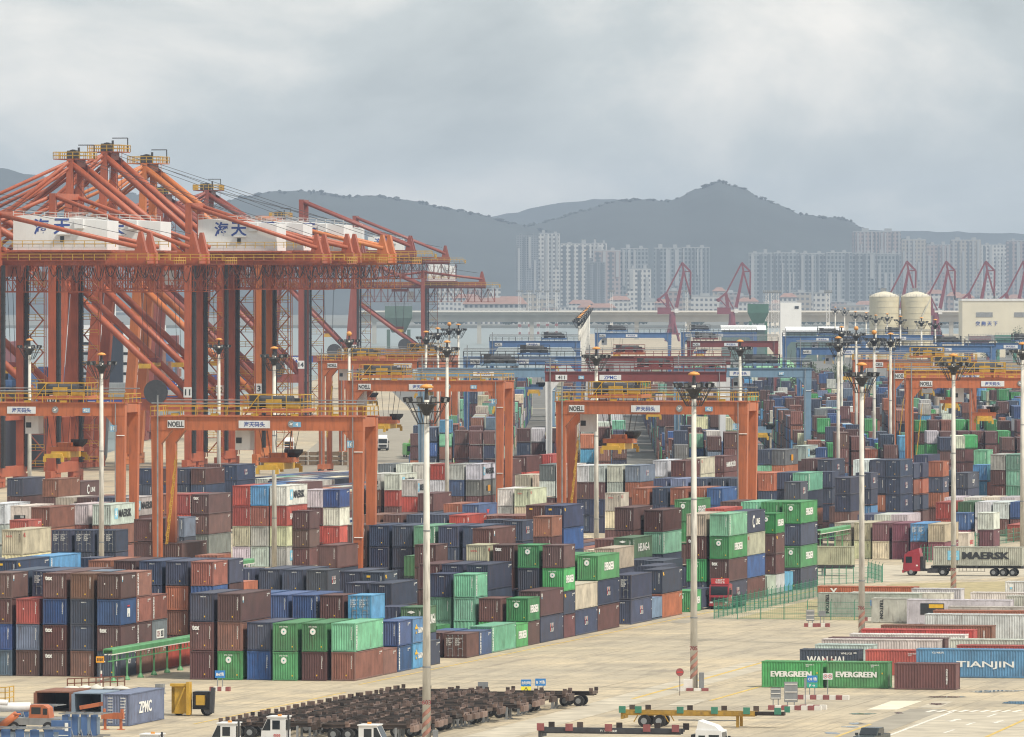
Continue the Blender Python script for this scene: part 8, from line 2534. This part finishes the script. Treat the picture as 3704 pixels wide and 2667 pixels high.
sign(2994, 2513, .92, .62, 1.75, 'plate_white', '', '', 'white board with two red-ringed speed limits in front of the green boxes', posts=1, extra=discs)
sign(2913, 2562, .22, .95, 2.3, 'steel_grey', '', '', 'slim grey plate on a pole beside the C8 board', posts=1)
sign(2931, 2265, .95, 1.3, 1.25, 'steel_grey', '', '', 'left of two grey boards on striped feet before the fence', back=True); sign(2974, 2262, .8, .62, 1.35, 'steel_grey', '', '', 'right of two grey boards on striped feet before the fence')
kerb(2910, 2268, 3, 'red and white foot of the left board before the fence', .5); kerb(2955, 2268, 3, 'red and white foot of the right board before the fence', .5)
sign(3163, 2243, .95, .65, 2.0, 'sign_blue', 'C7场', 'print_white', 'blue board half hidden by mast 706'); kerb(3125, 2246, 3, 'red and white kerb behind mast 706', .5)
def fence(a, b_, label, n, h=2.2):
    a, b_ = Vector(a), Vector(b_); r = empty('mesh_fence', a, 0, label, 'fence', 'green mesh fences'); d = b_ - a
    for k in range(n + 1):
        p = d * (k / n); b = MB(); b.box(p.x - .05, p.x + .05, p.y - .05, p.y + .05, 0, h); b.beam((p.x, p.y, h), (p.x + .1, p.y - .15, h + .3), .05, .05); b.build('fence_post', 'fence_green', r)
    b = MB()
    for z in (.12, .75, 1.4, h - .1): b.beam((0, 0, z), (d.x, d.y, z), .03, .04)
    b.build('rail_wire', 'fence_green', r)
    b = MB(); m = int(d.length / .22)
    for k in range(m): p = d * ((k + .5) / m); b.beam((p.x, p.y, .1), (p.x, p.y, h - .08), .014, .014)
    for k in range(9): z = .2 + k * .21; b.beam((0, 0, z), (d.x, d.y, z), .012, .012)
    tag(b.build('wire_mesh', 'fence_green', r), kind='stuff')
fence(gp(2583, 2238), gp(2956, 2160), 'green mesh fence running back beside the last tall stacks', 24); fence(gp(2583, 2240), gp(3430, 2247), 'green mesh fence along the front of the reefer field', 10)
fence(gp(2957, 2117), gp(3190, 2108), 'green mesh fence behind the white reefers below the beige trailer', 9); fence(gp(3192, 2106), gp(3140, 2090), 'short green return fence at the road corner', 4); fence(gp(3500, 1985), gp(3720, 1955), 'green mesh fence behind the red lorry', 8); fence(gp(3330, 2034), gp(3368, 2034), 'short green fence seen behind the red cab', 3)
# ================================================================== POWER RAILS OF THE GANTRIES
def power_rail(a, b_, label, n, z=2.75):
    a, b_ = Vector(a), Vector(b_); d = b_ - a; L = d.length; rz = math.atan2(d.y, d.x); r = empty('power_rail', a, rz, label, 'power rail', 'green power rails')
    for k in range(n): x = L * (k + .3) / n; b = MB(); b.beam((x, 0, .15), (x, 0, z), .16, .16); b.lathe([(.34, 0), (.34, .1), (.12, .45)], 8, (x, 0, 0)); b.build('support_post', 'rail_green', r)
    b = MB(); b.prism([(-.5, z + .55), (-.4, z + .68), (.4, z + .68), (.5, z + .55), (.5, z + .2), (.46, z + .2), (.44, z + .52), (-.44, z + .52), (-.46, z + .15), (-.5, z + .15)][::-1], 'x', -.5, L); b.build('cover', 'rail_green', r)
    b = MB()
    for y in (-.5, -.2, .2): b.beam((-1.0, y, z + .1), (L, y, z + .1), .07, .09)
    b.build('conductor_bar', 'kerb_white', r)
    b = MB(); b.beam((-1.5, -.3, z - .55), (L, -.3, z - .55), .08, .10)
    m = int(L / 1.2)
    for k in range(m): x = L * k / m; b.beam((x, -.3, z - .55), (x, -.3, z + .1), .05, .05)
    b.build('bracket_frame', 'rail_green', r)
power_rail(gp(395, 2472), gp(395, 2472) + E1 * 42, 'green covered power rail on posts in front of the second block', 8)
power_rail(gp(820, 2200), gp(820, 2200) + E1 * 12, 'green power rail end between the second and third blocks', 3, 5.0); power_rail(gp(2968, 2040) + E1 * -2, gp(2968, 2040) + E1 * 22, 'green power rail beside the cream and wine-red boxes', 4, 4.2)
power_rail(at(2905, 1400), at(2905, 1400) + Vector((2, 30, 0)), 'pale green power rail at the mouth of the canyon', 4, 6.0)
sign(362, 2478, .8, .62, 2.5, 'sign_orange', '高压危险\n请勿靠近', 'print_black', 'orange danger board on a striped post at the power rail end', posts=1)
r = empty('striped_bollard', gp(366, 2482), 0, 'red and white striped post below the orange danger board', 'bollard')
for k in range(5): b = MB(); b.tube((0, 0, .3 * k), (0, 0, .3 * k + .3), .09, 8); b.build('band', 'kerb_red' if k % 2 else 'kerb_white', r)

# ================================================================== SERVICE CORNER (BOTTOM LEFT)
def near(x, y): return gp(x, y)
o = put_container('K4', gp(468, 2628) - E2 * (CW / 2) + E1 * 6.1 + Vector((0, 0, .01)), -TH, 2.9, 'grey-blue spare container with white ZPMC lettering in the service corner', 'spare boxes in the service corner')
b = MB(); b.text('ZPMC', (CW / 2 + .012, -.6, 1.35), (0, 1, 0), (0, 0, 1), .95, .06, 'c', 5.5, 1.3); b.build('lettering', 'print_white', o)
b = MB()
for k in range(9):
    for x in (-.55, .62): b.box(x - .22, x + .22, -6.12, -6.105, .3 + .24 * k, .36 + .24 * k)
b.build('marking', 'print_white', o)
def open_box(loc, rz, m, label, L=6.0, w=3.2, h=2.2):
    r = empty('open_workshop_box', loc, rz, label, 'container', 'spare boxes in the service corner')
    b = MB(); b.box(-w / 2, w / 2, 0, L, h, h + .12); b.build('roof', m, r)
    for s in (-1, 1): b = MB(); b.box(s * w / 2 - .08, s * w / 2 + .08, 0, L, 0, h); b.build('side_wall', m, r)
    b = MB(); b.box(-w / 2, w / 2, L - .1, L, 0, h); b.build('back_wall', 'steel_dark', r)
    for s in (-1, 1): b = MB(); b.box(s * w / 2 - .14, s * w / 2 + .14, -.1, .16, 0, h); b.build('corner_post', m, r)
    return r
open_box(gp(185, 2575), -TH, 'chassis_rust' if False else 'container_rust', 'rusty brown open-fronted shelter container in the service corner') if 'container_rust' in MATS else None
mat('rust_brown', (0.22, 0.095, 0.06), 0.8, 0.3, 0.8, grime=0.5); open_box(gp(192, 2575), -TH, 'rust_brown', 'rusty brown open-fronted shelter in the service corner', 7, 3.4, 1.75); open_box(gp(318, 2580), -TH, 'zpmc_blue', 'grey open-fronted shelter left of the lettered spare container', 6, 2.8, 1.75)
# flat rack with sacks and a rail
r = empty('loaded_flat_rack', gp(350, 2540), -TH, 'rusty flat rack piled with white sacks behind the shelters', 'flat rack')
b = MB(); b.box(-3.2, 3.6, -1.2, 1.2, .9, 1.2); b.build('deck', 'chassis_brown', r)
b = MB(); b.rail([(-3.2, 1.2, 1.2), (2.4, 1.2, 1.5)], .9, .7, .05); b.build('railing', 'rust_brown', r)
for k in range(5): b = MB(); b.lathe([(.05, 1.2), (.8, 1.22), (.85, 1.34), (.5, 1.46), (.05, 1.5 + .1 * (k % 3))], 9, (-2.4 + 1.2 * k, -.1 + .4 * (k % 2), 0)); b.build('sack', 'bag_white', r, smooth=True)
# blue spreader parts: box frames with fin plates
def blue_frame(loc, rz, n, label, L, h=1.6, top=True):
    r = empty('spreader_frame', loc, rz, label, 'spreader frame', 'blue spreader frames in the service corner'); w = L / n
    for k in range(n):
        x = w * k; rr = random.Random(k + n); b = MB(); b.box(x, x + w * .62, -.95 + .12 * (k % 2), -.87 + .12 * (k % 2), .12, h * rr.uniform(.9, 1.0)); b.box(x, x + .07, -.9, 1.4, .12, h * .92); b.build('blue_plate', 'spreader_blue', r)
        b = MB(); b.box(x + w * .64, x + w * .96, -.86, -.80, .3, h * .85); b.build('grey_panel', 'zpmc_blue', r)
    b = MB()
    for s in (-.98, 1.4): b.box(-.3, L + .3, s - .05, s + .05, h - .10, h); b.box(-.3, L + .3, s - .05, s + .05, .05, .16)
    for k in range(n + 1): b.beam((w * k, -.98, h - .05), (w * k + .5, 1.4, h - .05), .06, .06)
    b.build('edge_beam', 'steel_grey', r)
    b = MB()
    for k in range(n): x = w * k; b.beam((x - .25, -1.15, 0), (x, -.98, .7), .05, .05); b.beam((x + .25, -1.15, 0), (x, -.98, .7), .05, .05)
    b.build('trestle', 'steel_grey', r)
    return r
blue_frame(gp(235, 2665), -TH, 4, 'nearest upright blue spreader plates beside the orange trestle', 3.4, 2.1); blue_frame(gp(-40, 2725), -TH + .05, 5, 'long blue spreader frame along the bottom edge', 6.2, 2.2); blue_frame(gp(66, 2600), -TH, 5, 'low row of blue spreader plates behind the orange cab', 3.6, 1.3)
b = MB(); b.box(0, 1.7, -.05, .25, 0, 2.1); r = b.build('tool_cabinet', 'spreader_blue', loc=gp(186, 2695), rz=-TH); tag(r, 'blue cabinet with white stripes at the bottom edge', 'cabinet')
for z in (.35, .8, 1.35): b = MB(); b.box(.15, 1.5, -.065, -.05, z, z + .06); b.build('stripe', 'print_white', r)
b = MB(); b.box(1.2, 1.5, -.07, -.055, 1.2, 1.9); b.build('label_plate', 'print_white', r)
# orange trestle and beam
r = empty('orange_trestle', gp(408, 2640), -TH, 'orange steel trestle standing before the lettered spare container', 'trestle')
b = MB(); b.box(-1.0, 1.0, -.25, .25, .95, 1.5); b.box(-.85, -.7, -.2, .2, 1.5, 1.85); b.box(.75, .95, -.2, .2, 1.5, 1.85); b.build('beam', 'orange', r)
for x in (-.7, .75): b = MB(); b.box(x - .1, x + .1, -.12, .12, 0, .95); b.box(x - .3, x + .3, -.3, .3, 0, .06); b.build('leg', 'orange', r)
r = empty('orange_beam', gp(335, 2605), -TH, 'orange steel beam lying on blocks behind the blue plates', 'beam'); b = MB(); b.beam((-1.2, 0, 1.1), (1.6, .4, 1.6), .35, .35); b.build('bar', 'orange', r)
for x in (-.9, 1.2): b = MB(); b.box(x - .15, x + .15, -.2, .5, 0, 1.0 + .2 * x); b.build('block', 'chassis_brown', r)
# truck crane with orange cab and white boom
r = empty('mobile_crane', gp(150, 2650), -TH, 'mobile crane with orange cab and white boom behind the blue frames', 'mobile crane')
b = MB(); b.prism([(-.95, 1.3), (.95, 1.3), (.8, 2.2), (.4, 2.45), (-.8, 2.45)], 'y', -.8, .8); cab = b.build('cab', 'orange', r)
b = MB(); b.box(-.7, .15, -.815, -.80, 1.65, 2.25); b.build('side_window', 'glass_dark', cab); b = MB(); b.box(.35, .75, -.815, -.80, 1.6, 2.15); b.build('front_window', 'glass_dark', cab)
b = MB(); b.box(-4.5, 2.0, -1.1, 1.1, .7, 1.3); b.build('carrier', 'steel_grey', r); b = MB(); b.tube((-1.2, .6, 2.2), (-6, .6, 2.1), .42, 10); b.tube((-3, -.4, 2.6), (-7, -.4, 2.75), .26, 10); b.build('boom', 'truck_white', r, smooth=True)
for x in (-3.6, -2.2, .9):
    for s in (-.95, .95): wheel(r, (x, s, .5), .5, .4)
b = MB(); b.tube((-3.3, -1.9, .5), (-1.7, -1.9, 1.7), .32, 12); b.lathe([(.33, 0), (.37, .05), (.37, .12), (.33, .17)], 12, (-1.7, -1.9, 1.62)); o = b.build('pipe_elbow', 'orange', None, smooth=True, loc=gp(150, 2650), rz=-TH); tag(o, 'slanting orange pipe leaning before the crane boom', 'pipe')
# yellow reach-stacker frame with black engine
r = empty('yellow_loader', gp(655, 2590), -TH, 'yellow loader frame with black engine parked beside the spare container', 'loader')
b = MB(); b.box(-.9, .9, 0, .5, .2, 2.9); b.box(-.9, -.6, 0, 3, .3, 2.6); b.build('body', 'yellow', r)
b = MB(); b.beam((-.5, -.3, .4), (.4, -.3, 2.6), .12, .12); b.box(.55, .85, -.35, .6, .1, 3.1); b.box(-1.0, .8, -.2, .4, 2.7, 2.95); b.build('mast_frame', 'yellow', r)
b = MB(); b.box(1.0, 2.6, .3, 2.0, .6, 2.2); b.box(1.2, 2.2, 0, .5, .9, 1.9); b.build('engine', 'black', r); b = MB(); b.box(1.4, 2.2, -.05, 2.05, 1.0, 1.9); b.build('engine_cover', 'yellow', r)
b = MB(); b.beam((2.9, 0, .3), (2.95, .3, 2.6), .35, .4); b.beam((2.9, 0, .3), (2.3, 0, .35), .3, .2); b.build('fork', 'steel_dark', r)
for x, y in ((-.4, .8), (2.2, 1.0)): wheel(r, (x, y, .55), .55, .4)
r = empty('yellow_handrail', gp(0, 2545), -TH, 'yellow handrail on a platform at the frame edge', 'handrail')
b = MB(); b.rail([(-2, 0, 0), (.5, 0, 0)], 1.5, 1.2, .04, 3); b.rail([(.5, 0, 0), (.5, 3, 0)], 1.5, 1.5, .04, 3); b.build('rails', 'yellow', r)
b = MB(); b.box(.0, 1.0, -.4, .5, 0, .1); o = b.build('concrete_block', 'steel_grey', loc=gp(560, 2510), rz=-TH); b = MB(); b.box(.1, .9, -.3, .4, .1, .95); b.build('block', 'steel_grey', o); tag(o, 'grey metal bin standing behind the yellow loader', 'bin')
# ================================================================== QUAYSIDE
def ship(loc, rz, L, B, D, hull, label, house_x, tiers=4, boxes=True, seed=1, fun='hull_navy'):
    rnd = random.Random(seed); r = empty('ship', loc, rz, label, 'ship', 'ships at the quay')
    b = MB(); n = 12; st = []
    for i in range(n + 1):
        t = i / n; x = -L / 2 + L * t; k = min(1, (1 - abs(2 * t - 1) ** 5)); k = max(.06, k) if t > .5 else max(.55, k); sh = D + 3 * max(0, t - .85) / .15
        st.append([(x, -B / 2 * k * .8, -4), (x, -B / 2 * k, 1), (x + (2 if t > .9 else 0), -B / 2 * k, sh), (x + (2 if t > .9 else 0), B / 2 * k, sh), (x, B / 2 * k, 1), (x, B / 2 * k * .8, -4)])
    vs = [p for s in st for p in s]; fs = [(i * 6 + j, (i + 1) * 6 + j, (i + 1) * 6 + j + 1, i * 6 + j + 1) for i in range(n) for j in range(5)] + [tuple(range(5, -1, -1)), tuple(n * 6 + j for j in range(6))]
    b.add(vs, fs); b.build('hull', hull, r)
    b = MB(); hx = house_x; b.box(hx - 6, hx + 6, -B * .42, B * .42, D, D + 14); b.box(hx - 4.5, hx + 5, -B * .5, B * .5, D + 14, D + 17); sup = b.build('superstructure', 'house_white', r)
    for k in range(4): b = MB(); b.box(hx - 6.06, hx + 6.06, -B * .4, B * .4, D + 2.2 + 3 * k, D + 3.0 + 3 * k); b.build('window_row', 'glass_dark', sup)
    b = MB(); b.box(hx - 12, hx - 8, -3, 3, D, D + 18); b.build('funnel', fun, r)
    b = MB(); b.tube((hx, 0, D + 17), (hx, 0, D + 27), .3, 6); b.beam((hx - 2, 0, D + 23), (hx + 2, 0, D + 23), .2, .2); b.beam((hx, -4, D + 21), (hx, 4, D + 21), .2, .2); b.build('radar_mast', 'white_steel', r)
    if boxes:
        for row in range(int((L * .6) / 13)):
            x = hx + 16 + 13.2 * row
            if x > L / 2 - 14: break
            b = MB()
            for c in range(int(B / 2.6) - 1):
                for t in range(rnd.randint(1, tiers)): b.box(x - 6, x + 6, -B / 2 + 1.6 + 2.6 * c, -B / 2 + 4.0 + 2.6 * c, D + .3 + 2.62 * t, D + 2.85 + 2.62 * t)
            tag(b.build('deck_containers', rnd.choice(('hull_navy', 'maroon_steel', 'rust_brown', 'blue_steel')), r), kind='stuff')
    return r
qd = Vector((S1, C1, 0)); 
ship(yard(1700, -489), math.pi / 2 - TH, 190, 30, 11, 'hull_navy', 'large dark-hulled container ship moored behind the quay cranes', -70, 4)
ship(yard(1480, -487), math.pi / 2 - TH, 120, 24, 8, 'hull_green', 'green and white coaster at the frame edge behind the nearest crane', 40, 2, seed=3)
ship(Vector((-118, 2500, 0)), math.pi / 2 - .01, 200, 30, 11, 'hull_grey', 'grey container ship berthed farther along the quay', -70, 5, seed=5)
ship(Vector((-330, 4300, 0)), .35, 150, 22, 9, 'maroon_steel', 'red-hulled bulk carrier lying out on the water', -50, 0, False)
# timber stacks, tarpaulined loads
def timber(x, y, nx, nz, label):
    r = empty('timber_stack', gp(x, y), -TH, label, 'timber', 'timber on the quay'); rnd = random.Random(x)
    for i in range(nx):
        for k in range(nz):
            b = MB(); b.box(2.6 * i, 2.6 * i + 2.45, 0, 1.2, .15 + 1.05 * k, .15 + 1.05 * k + .9 * rnd.uniform(.85, 1.05)); b.build('bundle', 'timber', r)
            b = MB(); b.box(2.6 * i + .4, 2.6 * i + .6, -.02, 1.22, .15 + 1.05 * k, 1.08 + 1.05 * k); b.build('binding', 'bag_white', r)
timber(935, 1690, 3, 2, 'low stack of timber bundles left of the yellow spreader on the quay'); timber(1065, 1685, 5, 3, 'big stack of timber bundles right of the yellow spreader on the quay')
for x, y, m, lab in ((1503, 1676, 'tarp_blue', 'load under a crumpled blue tarpaulin behind the pale containers'), (1545, 1672, 'tarp_green', 'domed load under green tarpaulin next to the blue one')):
    b = MB(); b.lathe([(1.5, 0), (1.6, 1.4), (1.2, 2.5), (.6, 2.9), (.02, 3.0)], 11); o = b.build('tarped_load', m, smooth=True, loc=gp(x, y)); tag(o, lab, 'load')
for i, (x, y, m, lab) in enumerate(((1490, 1655, 'green_bus', 'bright green coach parked by the tarpaulined loads'), (1512, 1640, 'lime_bus', 'lime and yellow coach behind the bright green one'))):
    mat('green_bus', (0.10, 0.42, 0.06), .4, .05); mat('lime_bus', (0.32, 0.48, 0.04), .4, .05)
    r = empty('coach', gp(x, y), .12, lab, 'bus'); b = MB(); b.prism([(-1.25, .5), (1.25, .5), (1.25, 2.9), (1.0, 3.2), (-1.0, 3.2), (-1.25, 2.9)], 'y', 0, 9); bd = b.build('body', m, r)
    b = MB(); b.box(-1.1, 1.1, -.03, 0, 1.4, 2.6); b.build('windscreen', 'glass_dark', bd); b = MB(); b.box(1.25, 1.28, .6, 8.6, 1.6, 2.6); b.build('side_window', 'glass_dark', bd)
    for yy in (1.8, 7): [wheel(r, (s, yy, .5), .5, .3, 'x') for s in (-1.1, 1.1)]
